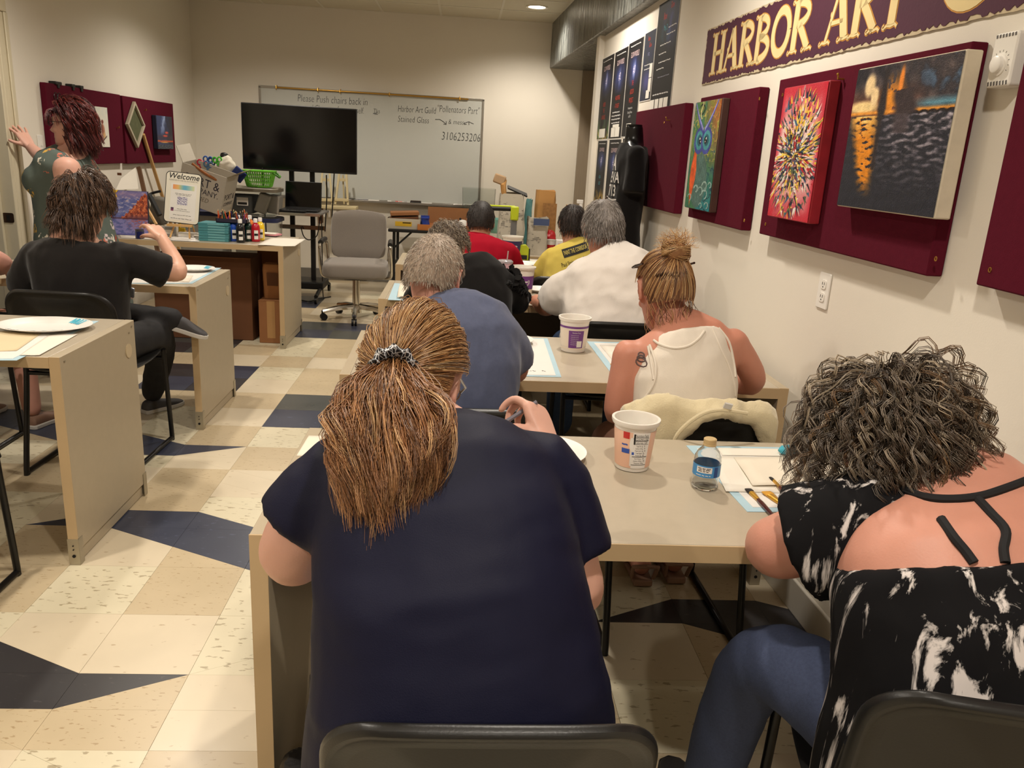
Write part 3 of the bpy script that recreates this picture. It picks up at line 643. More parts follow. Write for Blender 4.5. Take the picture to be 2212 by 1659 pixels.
uT, zT = atw(1532.7, 62.8, .004); uBt, zBt = atw(1516, 184, .004); uE, zE = atw(2212, 18.7, .004); uT2, zT2 = atw(1680, 0, .004)
slope = (zE-zBt)/(uBt-uE); hB = zT-zBt; wB = 3.1
t = thing('guild_banner', 'long purple cloth banner with gold lettering high on the right wall', 'banner', wp(uBt, zBt, .004))
M = wframe(uBt, zBt, .006) @ R3(0, 0, math.atan(slope))
rr = random.Random(3)
def ragged(w, h, dev, step=.022):
    P = []
    def run(a, b):
        k = max(2, int((Vector(b)-Vector(a)).length/step))
        for i in range(k):
            p = Vector(a).lerp(Vector(b), i/k); P.append((p.x+rr.uniform(-dev, dev), p.y+rr.uniform(-dev, dev)))
    run((0, 0), (w, 0)); run((w, 0), (w, h)); run((w, h), (0, h)); run((0, h), (0, 0)); return P
MB(M).prism(ragged(wB, hB, .002), -.003, -.001).build('cloth_backing', mat('unbleached_cloth', (196, 180, 150), .9, vary=.15, vscale=30, bump=.2), t, world=True)
MB(M @ TR(.008, .008, 0)).prism(ragged(wB-.016, hB-.016, .0055, .012), -.001, .0005).build('painted_field', mat('plum_paint', (76, 34, 54), .75, vary=.2, vscale=5, bump=.15, bscale=90), t, world=True)
def arc(cx, cy, rx, ry, a0, a1, n=14): return [(cx+rx*math.cos(math.radians(a0+(a1-a0)*i/n)), cy+ry*math.sin(math.radians(a0+(a1-a0)*i/n))) for i in range(n+1)]
GL = {'H': (.62, [([(.12, 0), (.12, 1)], .15), ([(.5, 0), (.5, 1)], .15), ([(.12, .5), (.5, .52)], .06)], [(.12, 0), (.12, 1), (.5, 0), (.5, 1)]),
      'A': (.66, [([(.06, 0), (.30, 1)], .06), ([(.32, 1), (.54, 0)], .16), ([(.14, .33), (.46, .33)], .05)], [(.06, 0), (.54, 0)]),
      'R': (.62, [([(.13, 0), (.13, 1)], .15), (arc(.16, .75, .33, .23, 90, -90), .1), ([(.26, .5), (.40, .28), (.56, .0)], .12)], [(.13, 0), (.13, 1), (.56, 0)]),
      'B': (.60, [([(.13, 0), (.13, 1)], .15), (arc(.16, .76, .29, .22, 90, -90), .1), (arc(.16, .27, .36, .26, 90, -90), .11)], [(.13, 0), (.13, 1)]),
      'O': (.66, [(arc(.33, .5, .26, .46, 0, 360, 26), .12)], []), 'T': (.6, [([(.3, 0), (.3, 1)], .15), ([(.02, .95), (.58, .95)], .09)], [(.3, 0), (.02, .95), (.58, .95)]),
      'G': (.68, [(arc(.36, .5, .28, .47, 50, 330, 22), .12), ([(.42, .42), (.64, .42)], .07), ([(.58, .42), (.58, .08)], .12)], []), 'U': (.62, [([(.12, 1), (.12, .3)], .14), (arc(.31, .3, .19, .28, 180, 360), .1), ([(.5, .3), (.5, 1)], .1)], [(.12, 1), (.5, 1)]),
      'I': (.3, [([(.15, 0), (.15, 1)], .15)], [(.15, 0), (.15, 1)]), 'L': (.52, [([(.12, 0), (.12, 1)], .15), ([(.12, .05), (.5, .05)], .09)], [(.12, 1), (.5, .1)]), 'D': (.64, [([(.13, 0), (.13, 1)], .15), (arc(.15, .5, .40, .46, 90, -90), .12)], [(.13, 0), (.13, 1)]), ' ': (.42, [], [])}
def letters(mb_, s, x, y, h, sx, grow, z, only=None):
    for ch in s:
        wd, st, sf = GL[ch]
        f = lambda p: (x+p[0]*h*sx, y+p[1]*h)
        if only is None or ch != ' ':
            for P, wv in st: mb_.stroke([f(p) for p in P], wv*h*sx+grow, z=z)
            for (a, b) in sf:
                d = -1 if b < .5 else 1
                mb_.stroke([f((a-.13, b+d*.05)), f((a-.08, b+d*.0)), f((a, b+d*.02)), f((a+.08, b)), f((a+.13, b+d*.05))], .05*h+grow, z=z)
                mb_.stroke([f(q) for q in arc(a-.13, b+d*.02, .035, .035, 90, 330, 8)], .022*h+grow, z=z)
            if ch in 'HARBT': mb_.sph((x+.13*h*sx if ch != 'T' else x+.3*h*sx, y+.5*h, z-.0012), (.02*h+grow, .05*h+grow, .0014), 8, 6)
        x += wd*h*sx
    return x
cx0 = (uBt-atw(1534, 160, .006)[0]); cx1 = (uBt-atw(1747, 105, .006)[0]); ax0 = uBt-atw(1777, 95, .006)[0]; ax1 = uBt-atw(1958, 46, .006)[0]; gx0 = uBt-atw(2024, 20, .006)[0]
def word(s, x0, x1):
    w0 = sum(GL[c][0] for c in s); h = hB*.66; sx = (x1-x0)/(w0*h); return [(s, x0, hB*.17, h, sx)]
W = word('HARBOR', cx0, cx1)+word('ART', ax0, ax1)+word('GUILD', gx0, gx0+.95)
for nm, gr, zz, mt in (('letter_outline', .008, .0006, mat('ochre_paint', (196, 138, 56), .6, vary=.15)), ('lettering', 0, .0016, mat('cream_gold_paint', (228, 206, 150), .6, vary=.12))):
    mb_ = MB(M)
    for s, x, y, h, sx in W: letters(mb_, s, x, y, h, sx, gr, zz)
    tag(mb_.build(nm, mt, t, world=True, smooth=False), kind='stuff')

def poster(label, corners, fn, lines, tags=(), d=.004, group='glow theatre posters'):
    q = [atw(x, y, d) for x, y in corners]; uL, uR = (q[0][0]+q[3][0])/2, (q[1][0]+q[2][0])/2; zT, zB = (q[0][1]+q[1][1])/2, (q[2][1]+q[3][1])/2
    w, h = uL-uR, zT-zB; t = thing('wall_poster', label, 'poster', wp((uL+uR)/2, zB, d), 0, group)
    M = wframe((uL+uR)/2, (zT+zB)/2, d); I = root_basis(t).inverted() @ M
    MB(M).box((0, 0, -.0015), (w+.012, h+.012, .001)).build('paper_margin', mat('poster_white', (226, 222, 216), .6), t, world=True)
    painted('print', w, h, fn, 36, 80, VP, t, I)
    by = {}
    for s, x, y, sz, c, sxx in lines: by.setdefault(c, MB(M)).scrawl(float(s[1:])*w, sz*h*.6, TR(x*w, y*h, .0004)) if s[0] == '~' else by.setdefault(c, MB(M)).text(s, sz*h, M=TR(x*w, y*h, .0004), sx=sxx, thin=-.006)
    for c, m_ in by.items(): tag(m_.build('lettering', mat('ink_%02x%02x%02x' % c, c, .6, vary=.05), t, world=True, smooth=False), kind='stuff')
    for x, y, ww, hh in tags: MB(M).box((x*w, y*h, .0016), (ww*w, hh*h, .0015)).build('label_card', mat('card_white', (228, 224, 214), .6), t, world=True)
    return t
def glow(seed, low):
    def fn(U, V):
        n = nz(U, V, 3, seed); C = full(U, (16, 15, 20)); C = mixc(C, full(U, (58, 72, 140)), blob(U, V, .5, .70, .55, .22, .9)*(.5+.7*n)); C = mixc(C, full(U, (196, 204, 236)), blob(U, V, .52, .70, .12, .12, .9)*n)
        if low: C = mixc(C, full(U, low), np.clip((.30-V)*5, 0, 1)*np.clip((n-.42)*4, 0, 1)); C = mixc(C, full(U, (236, 196, 80)), np.clip((.18-V)*5, 0, 1)*(nz(U, V, 7, seed+9) > .66))
        return C
    return fn
PK = (226, 196, 196); RD = (190, 58, 44); WT = (214, 212, 210)
def gl(num, l1, body=(), red=RD): return [('GLOW WORLD', 0, .36, .085, PK, .62), ('~0.7', 0, .455, .032, WT, .8), (num, .03, .20, .12, (226, 214, 236), .8)]+[(s, 0, y, .075, red, .62) for s, y in l1]+[(s, -.02, y, .038, WT, .8) for s, y in body]
poster('glow world poster numbered 1, first of the top poster row', [(1300, 130), (1325.7, 116), (1314, 299), (1289, 301)], glow(11, (70, 110, 60)), gl('#1', [('UNDER', -.08), ('THE', -.155), ('DARKNESS', -.235)]), [(0, -.43, .5, .11)])
poster('glow world poster numbered 2, reading haunting at night', [(1328, 115), (1357, 100), (1341, 298), (1316, 299)], glow(12, None), gl('#2', [('HAUNTING', -.04), ('AT NIGHT', -.13)], [('~0.6', -.20), ('~0.7', -.24), ('~0.7', -.28), ('~0.65', -.32)]), [(-.15, -.43, .3, .11), (.2, -.43, .34, .11), (.05, -.36, .5, .04)])
poster('glow world poster numbered 3, reading the adoor project', [(1359, 97), (1393, 76), (1370, 292), (1343, 296)], glow(13, None), gl('#3', [('THE', .06), ('ADOOR', -.03), ('PROJECT', -.12)], [('Presented at the', -.20), ('Shooting Theatre', -.245), ('of 1973', -.29)]), [(.0, -.43, .34, .13)])
poster('glow world poster with aqua lettering, leftmost of the bottom row', [(1291, 305), (1311, 303), (1301, 442), (1283, 443)], glow(14, (200, 160, 60)), gl('#7', [('AQUA', -.06), ('LIGHTS', -.16)], red=(92, 168, 178)))
poster('glow world poster with flames, middle of the bottom row', [(1314.5, 303), (1340, 300), (1329, 468), (1305, 470)], glow(15, (200, 96, 40)), gl('#6', [('A FIRE', -.05), ('IN THE SKY', -.14)], [('~0.6', -.24), ('~0.6', -.28)]))
poster('glow world poster half hidden by the mannequin', [(1344, 300), (1372, 297), (1358, 478), (1332, 480)], glow(16, (190, 70, 60)), gl('#5', [('RED', -.05), ('DANCE', -.14)]))
def gg(U, V):
    n = nz(U, V, 3, 30); C = mixc(full(U, (50, 54, 58)), full(U, (40, 44, 70)), n); C = mixc(C, full(U, (70, 70, 120)), blob(U, V, .5, .28, .5, .2, .8)); return C
poster('narrow grey poster with red script between larger posters', [(1396, 73), (1418.5, 60.5), (1403, 216), (1380, 218)], gg, [('Rave', -.05, .4, .1, RD, .7), ('Glow', .1, .3, .1, RD, .7), ('1972', 0, .17, .07, (150, 150, 186), .8), ('~0.6', 0, .02, .04, WT, .8), ('~0.6', 0, -.04, .04, WT, .8)], [(.36, -.08, .24, .2), (.36, -.29, .24, .2), (.25, -.42, .3, .12)])
def rg(U, V):
    n = nz(U, V, 3, 31); C = full(U, (20, 19, 22)); C = mixc(C, full(U, (52, 58, 116)), blob(U, V, .7, .78, .5, .28, .8)*n*1.3); return mixc(C, full(U, (50, 130, 150)), blob(U, V, .4, .68, .35, .1, .9)*.5*n)
poster('tall black poster with red script at the end of the poster group', [(1426, 10), (1473, -18), (1445, 231), (1402, 238)], rg, [('Rave', -.12, .36, .095, (206, 60, 44), .6), ('Glow', .18, .43, .085, (206, 60, 44), .6), ('May 21', -.05, .25, .075, (84, 168, 184), .62), ('~0.4', .22, .18, .03, WT, .8), ('~0.35', .26, .24, .03, WT, .8), ('~0.5', 0, .10, .03, WT, .8), ('~0.35', -.1, .02, .03, WT, .8), ('~0.6', .05, -.06, .03, WT, .8), ('~0.35', -.15, -.12, .03, WT, .8), ('~0.55', .05, -.2, .03, (120, 120, 130), .8), ('~0.8', 0, -.36, .035, WT, .8)], [(-.38, -.45, .2, .09), (-.15, -.45, .18, .09), (.07, -.45, .18, .09), (.29, -.45, .2, .09)])
ua = atw(1290, 200, .003)[0]
for k, (ya, yb) in enumerate(((145, 258), (258, 373), (373, 480))):
    za, zb = atw(1288-5*k, ya, .003)[1], atw(1283-5*k, yb, .003)[1]
    t = thing('wall_decal', ['topmost', 'middle', 'lowest'][k]+' grey diamond decal beside the glow posters', 'decal', wp(ua, zb, .001), 0, 'grey diamond decals')
    MB(wframe(ua, (za+zb)/2, .001)).prism([(0, (za-zb)/2), (.075, 0), (0, (zb-za)/2), (-.075, 0)], 0, .002).build('diamond', mat('decal_grey', (150, 152, 146), .6), t, world=True)
u0, z0 = atw(2125, 190.6, .045); u1, z1 = atw(2142, 75, .045)
t = thing('thermostat', 'white wall thermostat with round dial between two maroon boards', 'thermostat', wp(u0-.035, z0, 0))
M = wframe(u0-.038, (z0+z1)/2, 0); h = z1-z0
MB(M).rrect(.078, h, .008, .002, .042).build('housing', WHITE, t, world=True, bevel=.004)
MB(M @ TR(-.004, -.010, .042)).lathe([(.024, 0), (.024, .003), (.019, .004), (.018, .012), (.015, .014)], 28).build('dial', WHITE, t, world=True)
dr = MB(M); [dr.box((-.004+.029*math.cos(a), -.010+.029*math.sin(a), .0423), (.004, .0012, .0006), rot=(0, 0, a)) for a in np.linspace(-.5, 2.6, 9)]
tag(dr.build('dial_marks', mat('grey_print', (120, 118, 112), .6), t, world=True), kind='stuff')
sl = MB(M)
for k in range(7):
    sl.box((-.03+.01*k, -h/2+.008, .0423), (.005, .009, .0008), rot=(0, 0, .2)); sl.box((-.03+.01*k, h/2-.007, .0423), (.005, .007, .0008), rot=(0, 0, .2))
tag(sl.build('vent_slots', mat('slot_grey', (92, 88, 84), .7), t, world=True), kind='stuff')
u0, z0 = atw(1779, 628, .004); t = thing('wall_outlet', 'white double power outlet low on the right wall', 'outlet', wp(u0, z0-.058, 0)); M = wframe(u0, z0, 0)
MB(M).rrect(.076, .118, .006, .0005, .006).build('cover_plate', WHITE, t, world=True, bevel=.002)
for s_ in (-1, 1):
    f = MB(M).rrect(.034, .03, .008, .006, .0085, M=TR(0, s_*.021, 0)).build('socket_face', WHITE, t, world=True)
    for sx_ in (-.0065, .0065): MB(M).box((sx_, s_*.021+.003, .0088), (.0022, .009, .0008)).build('slot', HOLE, f, world=True)
    MB(M).cyl((0, s_*.021-.008, .0084), (0, s_*.021-.008, .0092), .0025, n=10).build('slot', HOLE, f, world=True)
def lboard(label, c):
    q = [atx(x, y, XL+.04) for x, y in c]; y0, y1 = (q[0].y+q[3].y)/2, (q[1].y+q[2].y)/2; z1, z0 = (q[0].z+q[1].z)/2, (q[2].z+q[3].z)/2
    t = thing('felt_board', label, 'board', (XL, (y0+y1)/2, z0), 0, 'maroon felt display boards')
    MB().bb(XL+.002, XL+.04, y0, y1, z0, z1).build('board_face', MAR, t, world=True, bevel=.004); print('lboard', y0, y1, z0, z1); return t, y0, y1, z0, z1
b1, y0, y1, z0, z1 = lboard('maroon board holding the bird watercolour, behind the standing woman', [(97, 178), (262, 205), (268, 355), (115, 355)])
for k, xp in enumerate((128, 160, 178)):
    p = atx(xp, 186+3*k, XL+.05); t = thing('binder_clip', ['leftmost', 'middle', 'rightmost'][k]+' black clip on the top edge of the left board', 'clip', (p.x, p.y, z1), 0, 'black clips')
    MB().box((XL+.025, p.y, z1+.008), (.05, .05 if k else .09, .022)).build('clip_body', PLA, t, world=True, bevel=.004); MB().box((XL+.045, p.y, z1-.008), (.006, .03, .03)).build('clip_lip', PLA, t, world=True)
p = atx(124, 205, XL+.055); t = thing('hanging_glasses', 'dark spectacles hung from the top of the left board', 'glasses', (p.x, p.y, p.z-.05))
for s_ in (-1, 1): MB(frame(p+Vector((0, s_*.026, -.015)), (0, 1, 0), Z3)).tube([(math.cos(a)*.022, math.sin(a)*.03, 0) for a in np.linspace(0, 2*PI, 16)[:-1]], .0025, 6, closed=True).build('lens_rim', PLA, t, world=True)
MB().tube([p+Vector((0, -.006, 0)), p+Vector((.003, 0, .006)), p+Vector((0, .006, 0))], .002, 6).tube([p+Vector((0, -.03, 0)), p+Vector((.0, -.01, -.10))], .002, 6).build('bridge', PLA, t, world=True)
b2, y0, y1, z0, z1 = lboard('maroon board holding the diamond frame and small sunset canvas', [(264, 207), (373, 224), (381, 352), (275, 352)])
for b, pl in ((b1, [(252, 276)]), (b2, [(311, 238)])):
    for x, y in pl: p = atx(x, y, XL+.04); MB().tube([p, p+Vector((.02, 0, 0)), p+Vector((.02, 0, .012))], .0035, 8).build('hook', BRASS, b, world=True)
def lsheet(name, label, cat, c, d, th, fn, nx, ny, m, edge, lab='painted_face'):
    q = [atx(x, y, XL+d) for x, y in c]; y0, y1 = (q[0].y+q[3].y)/2, (q[1].y+q[2].y)/2; z1, z0 = (q[0].z+q[1].z)/2, (q[2].z+q[3].z)/2
    t = thing(name, label, cat, (XL+d, (y0+y1)/2, z0)); M = lframe((y0+y1)/2, (z0+z1)/2, d)
    MB(M).box((0, 0, -th/2-.0005), (y1-y0, z1-z0, th)).build('backing', edge, t, world=True, bevel=min(.004, th/3))
    painted(lab, y1-y0-.004, z1-z0-.004, fn, nx, ny, m, t, root_basis(t).inverted() @ M @ TR(0, 0, .0004)); return t
def bird(U, V):
    n = nz(U, V, 4, 50); C = mixc(full(U, (226, 222, 206)), full(U, (196, 206, 204)), n*.6*np.clip(V-.4, 0, 1)*2)
    C = mixc(C, full(U, (176, 120, 96)), blob(U, V, .52, .40, .17, .22, .35)); C = mixc(C, full(U, (132, 76, 60)), blob(U, V, .47, .45, .08, .2, .4, .1)); C = mixc(C, full(U, (206, 166, 116)), blob(U, V, .6, .30, .13, .1, .5)); C = mixc(C, full(U, (120, 60, 52)), blob(U, V, .5, .64, .12, .06, .35))
    C = mixc(C, full(U, (90, 70, 56)), (np.abs(V-.17-.35*(U-.5)) < .02)*(np.abs(U-.55) < .25)); return C
lsheet('bird_watercolour', 'narrow white watercolour of a small brown bird', 'painting', [(205, 231), (228, 231), (241, 317), (212, 319)], .046, .003, bird, 40, 80, VW, mat('paper_white', (232, 226, 212), .8))
def sunset(U, V):
    n = nz(U, V, 3, 60); C = mixc(full(U, (40, 54, 96)), full(U, (26, 26, 44)), np.clip((U-.4)*2+(n-.5), 0, 1)); C = mixc(C, full(U, (166, 184, 222)), np.clip(1-np.abs((U-.35)-.35*(V-.6)+.12*(n-.5))*6, 0, 1)*np.clip((V-.35)*3, 0, 1)*.9)
    C = mixc(C, full(U, (60, 44, 60)), np.clip(1-np.abs(V-.36)*9, 0, 1)*.8); C = mixc(C, full(U, (226, 96, 44)), np.clip(1-np.abs(V-.235+.02*(n-.5))*22, 0, 1)); C = mixc(C, full(U, (244, 176, 70)), np.clip(1-np.abs(V-.20)*40, 0, 1)*blob(U, V, .45, .2, .3, .05, .6)); C = mixc(C, full(U, (200, 74, 60)), blob(U, V, .6, .5, .14, .05, .5)+blob(U, V, .5, .4, .2, .04, .5))
    C = mixc(C, full(U, (74, 84, 100)), np.clip((.15-V)*20, 0, 1)); return mixc(C, full(U, (24, 26, 34)), np.clip((.15-V)*20, 0, 1)*(nz(U, V*4, 4, 61) > .5))
ts = lsheet('sunset_canvas', 'small canvas of a stormy blue sky over an orange horizon', 'painting', [(340, 249.5), (373.7, 252.5), (372, 321.8), (339, 322.4)], .085, .04, sunset, 60, 90, VO, mat('canvas_edge_navy', (30, 34, 56), .7, vary=.3))
q = [atx(x, y, XL+.07) for x, y in ((292, 219), (313.5, 264), (300.5, 319.7), (276.7, 276.6))]
cy = sum(p.y for p in q)/4; cz = sum(p.z for p in q)/4; hw = (q[1].y-q[3].y)/2; hh = (q[0].z-q[2].z)/2
t = thing('diamond_frame', 'diamond-shaped silver framed picture with mossy green panel', 'picture', (XL+.04, cy, cz-hh)); M = lframe(cy, cz, .045)
dia = lambda s_: [(0, hh*s_), (hw*s_, 0), (0, -hh*s_), (-hw*s_, 0)]
MB(M).prism(dia(.86), 0, .008).build('moss_panel', mat('moss_green', (84, 86, 58), .7, vary=.4, vscale=25), t, world=True)
SIL = mat('pale_wood_frame', (176, 164, 142), .5, vary=.12)
for k in range(4):
    a, b = dia(1)[k], dia(1)[(k+1) % 4]; c, d_ = dia(.84)[k], dia(.84)[(k+1) % 4]
    MB(M).prism([a, b, d_, c], 0, .026).build('frame_bar', SIL, t, world=True, bevel=.002)
p = atx(87, 311, XL); t = thing('light_switch', 'plain white switch plate on the left wall beside the doorway', 'switch', (XL, p.y, p.z-.06)); MB(lframe(p.y, p.z, 0)).rrect(.075, .118, .005, .0005, .006).build('cover_plate', WHITE, t, world=True, bevel=.002); MB(lframe(p.y, p.z, .006)).box((0, 0, .003), (.01, .024, .006)).build('toggle', WHITE, t, world=True)

q = [at(562, 186, YB), at(1044, 217, YB), at(1037, 445, YB)]; x0, x1 = q[0].x, q[1].x; z1, z0 = (q[0].z+q[1].z)/2, q[2].z
t = thing('whiteboard', 'wide whiteboard with handwritten notes on the back wall', 'whiteboard', ((x0+x1)/2, YB, z0)); print('wb', x0, x1, z0, z1)
MB().bb(x0, x1, YB-.018, YB-.001, z0, z1).build('writing_surface', mat('whiteboard_enamel', (196, 197, 190), .22, vary=.03, vscale=4, spec=.5), t, world=True)
AL = mat('aluminium', (172, 168, 160), .35, .8, vary=.08)
for a, b, c, d_ in ((x0-.012, x0+.012, z0, z1), (x1-.012, x1+.012, z0, z1), (x0-.012, x1+.012, z1-.012, z1+.012), (x0-.012, x1+.012, z0-.012, z0+.012)): MB().bb(a, b, YB-.024, YB, c, d_).build('frame_bar', AL, t, world=True, bevel=.002)
MB().bb(x0+.2, x1-.02, YB-.085, YB-.01, z0-.02, z0-.008).bb(x0+.2, x1-.02, YB-.09, YB-.083, z0-.02, z0+.004).build('pen_tray', AL, t, world=True, bevel=.002)
def wtext(s, px, py, hpx, align='LEFT', sx=.8, sh=.12, rot=-.0):
    p = at(px, py, YB-.019); h = hpx/F_PX*(YB)*1.38
    return MB(frame(p, (1, 0, rot), Z3)).text(s, h, sx=sx*.84, shear=sh, thin=-.016, align=align, ext=.0005)
for s, px, py, hp, sx in (('Please Push chairs back in', 642, 212, 14.5, .80), ('and Clean up after yourself.', 660, 232.5, 12.5, .72), ('Tks', 806, 240, 9, .9), ('Harbor Art Guild', 859, 235, 13, .72), ('"Pollenators Part"', 944, 235, 14, .74), ('Stained Glass', 859, 257, 12.5, .82), ('& mess', 968, 263, 10, .95), ('3106253206', 953, 294, 17, .82)):
    tag(wtext(s, px, py, hp, sx=sx).build('handwriting', INK, t, world=True, smooth=False), kind='stuff')
def wline(pts, w=.006): return MB(frame((0, YB-.0193, 0), (1, 0, 0), Z3)).stroke([(p.x, p.z) for p in [at(x, y, YB-.019) for x, y in pts]], w)
for pts in ([(940, 258), (950, 258), (958, 263), (963, 268)], [(958, 268), (964, 269), (964, 262)], [(1003, 268), (1006, 265), (1013, 263), (1019, 266), (1023, 268)], [(1003, 264), (1003, 269), (1008, 268)], [(1013, 264), (1013, 270)], [(806, 245), (815, 244), (808, 247), (816, 247)]): wline(pts).build('pen_line', INK, t, world=True, smooth=False)
a, b = at(595, 188.5, YB-.035), at(1012, 214.5, YB-.035); zr = (a.z+b.z)/2
t = thing('brass_rod', 'thin brass rail with hooks along the top of the whiteboard', 'rail', ((a.x+b.x)/2, YB-.035, zr)); MB().cyl((a.x, YB-.035, a.z), (b.x, YB-.035, b.z), .008, n=12).build('rail', BRASS, t, world=True)
for xp in (597, 687, 735, 841, 993):
    p = at(xp, 188.5+(xp-595)*.0623, YB-.035); MB().tube([p+Vector((0, .03, .02)), p+Vector((0, -.01, .015)), p+Vector((0, -.014, -.01)), p+Vector((0, 0, -.02))], .005, 8).build('hook', BRASS, t, world=True)
MK = [(764, (40, 40, 44)), (783, (60, 60, 64)), (806, (206, 200, 190)), (848, (204, 92, 84)), (856, (220, 150, 140)), (873, (206, 202, 196)), (884, (50, 50, 54)), (920, (210, 206, 200)), (990, (222, 216, 208))]
for k, (xp, c) in enumerate(MK):
    p = at(xp, 437.5+(xp-764)*.05, YB-.05); nm = {0: 'black', 1: 'grey', 2: 'white', 3: 'red', 4: 'pink', 5: 'ivory', 6: 'charcoal', 7: 'cream', 8: 'pale'}[k]
    t = thing('board_marker', nm+' marker lying on the whiteboard tray', 'marker', (p.x, YB-.055, z0-.008), 0, 'markers on the tray')
    MB().cyl((p.x-.055, YB-.055, z0+.0015), (p.x+.03, YB-.055, z0+.0015), .009, n=12).build('barrel', WHITE if k in (3, 4) else mat('marker_%d' % k, c, .4), t, world=True); MB().cyl((p.x+.031, YB-.055, z0+.0015), (p.x+.065, YB-.055, z0+.0015), .0095, n=12).build('cap', mat('marker_%d' % k, c, .4), t, world=True)
p = at(898, 443, YB-.05); t = thing('board_eraser', 'dark felt eraser on the whiteboard tray', 'eraser', (p.x, YB-.055, z0-.008)); MB().box((p.x, YB-.052, z0+.004), (.12, .04, .024)).build('felt_block', PLA, t, world=True, bevel=.004); MB().box((p.x, YB-.052, z0+.02), (.115, .036, .01)).build('grip', mat('eraser_brown', (60, 42, 30), .7), t, world=True, bevel=.003)
TMP = bpy.data.scenes.new('tmp_scene')
def np_of(me):
    V = np.empty(len(me.vertices)*3, np.float32); me.vertices.foreach_get('co', V); V = V.reshape(-1, 3).astype(float)
    F = np.empty(len(me.loops), np.int32); me.loops.foreach_get('vertex_index', F); return V, F.reshape(-1, 4)
def remesh(mb_, voxel, smooth=6, factor=.5):
    """joins overlapping closed shapes into one continuous surface"""
    me = bpy.data.meshes.new('tmp'); me.from_pydata(mb_.v, [], mb_.f); ob = bpy.data.objects.new('tmp', me); TMP.collection.objects.link(ob)
    r = ob.modifiers.new('r', 'REMESH'); r.mode = 'VOXEL'; r.voxel_size = voxel; r.use_smooth_shade = True
    if smooth: q = ob.modifiers.new('s', 'SMOOTH'); q.factor = factor; q.iterations = smooth
    vl = TMP.view_layers[0]; vl.update(); ev = ob.evaluated_get(vl.depsgraph); m2 = ev.to_mesh(); V, F = np_of(m2); ev.to_mesh_clear()
    bpy.data.objects.remove(ob); bpy.data.meshes.remove(me); return V, F
def vnormals(V, F):
    N = np.cross(V[F[:, 2]]-V[F[:, 0]], V[F[:, 3]]-V[F[:, 1]]); out = np.zeros_like(V)
    for k in range(4): np.add.at(out, F[:, k], N)
    return out/np.maximum(np.linalg.norm(out, axis=1, keepdims=True), 1e-12)
def n3(P, s, seed, oct=3):
    r = np.random.default_rng(seed); out = np.zeros(len(P)); amp = 1.; tot = 0
    for o in range(oct):
        for k in range(4):
            d = r.normal(size=3); d /= np.linalg.norm(d); d2 = r.normal(size=3); f = s*2**o*r.uniform(.7, 1.3)
            out += amp*np.sin(P @ d*f*6.28+r.uniform(0, 6)+1.5*np.sin(P @ d2*f*3))
        tot += 2*amp; amp *= .5
    return out/tot
def wrinkle(V, F, amt, scale, seed, stretch=(1, 1, 1)):
    N = vnormals(V, F); q = V*np.array(stretch); a = n3(q, scale, seed); b = 1-2*np.abs(n3(q, scale*.8, seed+1)); return V+N*((a*.55+b*.45)*amt)[:, None]
def sup(n, p=2.4):
    o = []
    for j in range(n):
        a = 2*PI*j/n; c, s_ = math.cos(a), math.sin(a); o.append((math.copysign(abs(c)**(2/p), c), math.copysign(abs(s_)**(2/p), s_)))
    return o
def tloft(mb_, rings, xaxis, n=28, p=2.3):
    """rings: (centre, half width, half depth); x along xaxis, rings square to the path"""
    C = [Vector(r[0]) for r in rings]; R = []
    for i, (c, hw, hd) in enumerate(rings):
        t = (C[min(i+1, len(C)-1)]-C[max(i-1, 0)]).normalized(); x = Vector(xaxis); x = (x-t*x.dot(t)).normalized(); y = t.cross(x)
        R.append([C[i]+x*(a*hw)+y*(b*hd) for a, b in sup(n, p)])
    mb_.loft(R)
def limb(mb_, pts, rs, n=14):
    """tapered, rounded limb through joints"""
    P = []; Rr = []
    k = 6
    sp_ = smooth_path(pts, k)
    for i, p in enumerate(sp_):
        f = i/k; a = int(min(f, len(rs)-1.0001)); t = f-a; P.append(p); Rr.append(rs[a]*(1-t)+rs[min(a+1, len(rs)-1)]*t)
    d0 = (P[0]-P[1]).normalized(); d1 = (P[-1]-P[-2]).normalized()
    P = [P[0]+d0*Rr[0]*.85, P[0]+d0*Rr[0]*.5]+P+[P[-1]+d1*Rr[-1]*.5, P[-1]+d1*Rr[-1]*.85]; Rr = [Rr[0]*.45, Rr[0]*.86]+Rr+[Rr[-1]*.86, Rr[-1]*.45]
    mb_.tube(P, Rr, n)
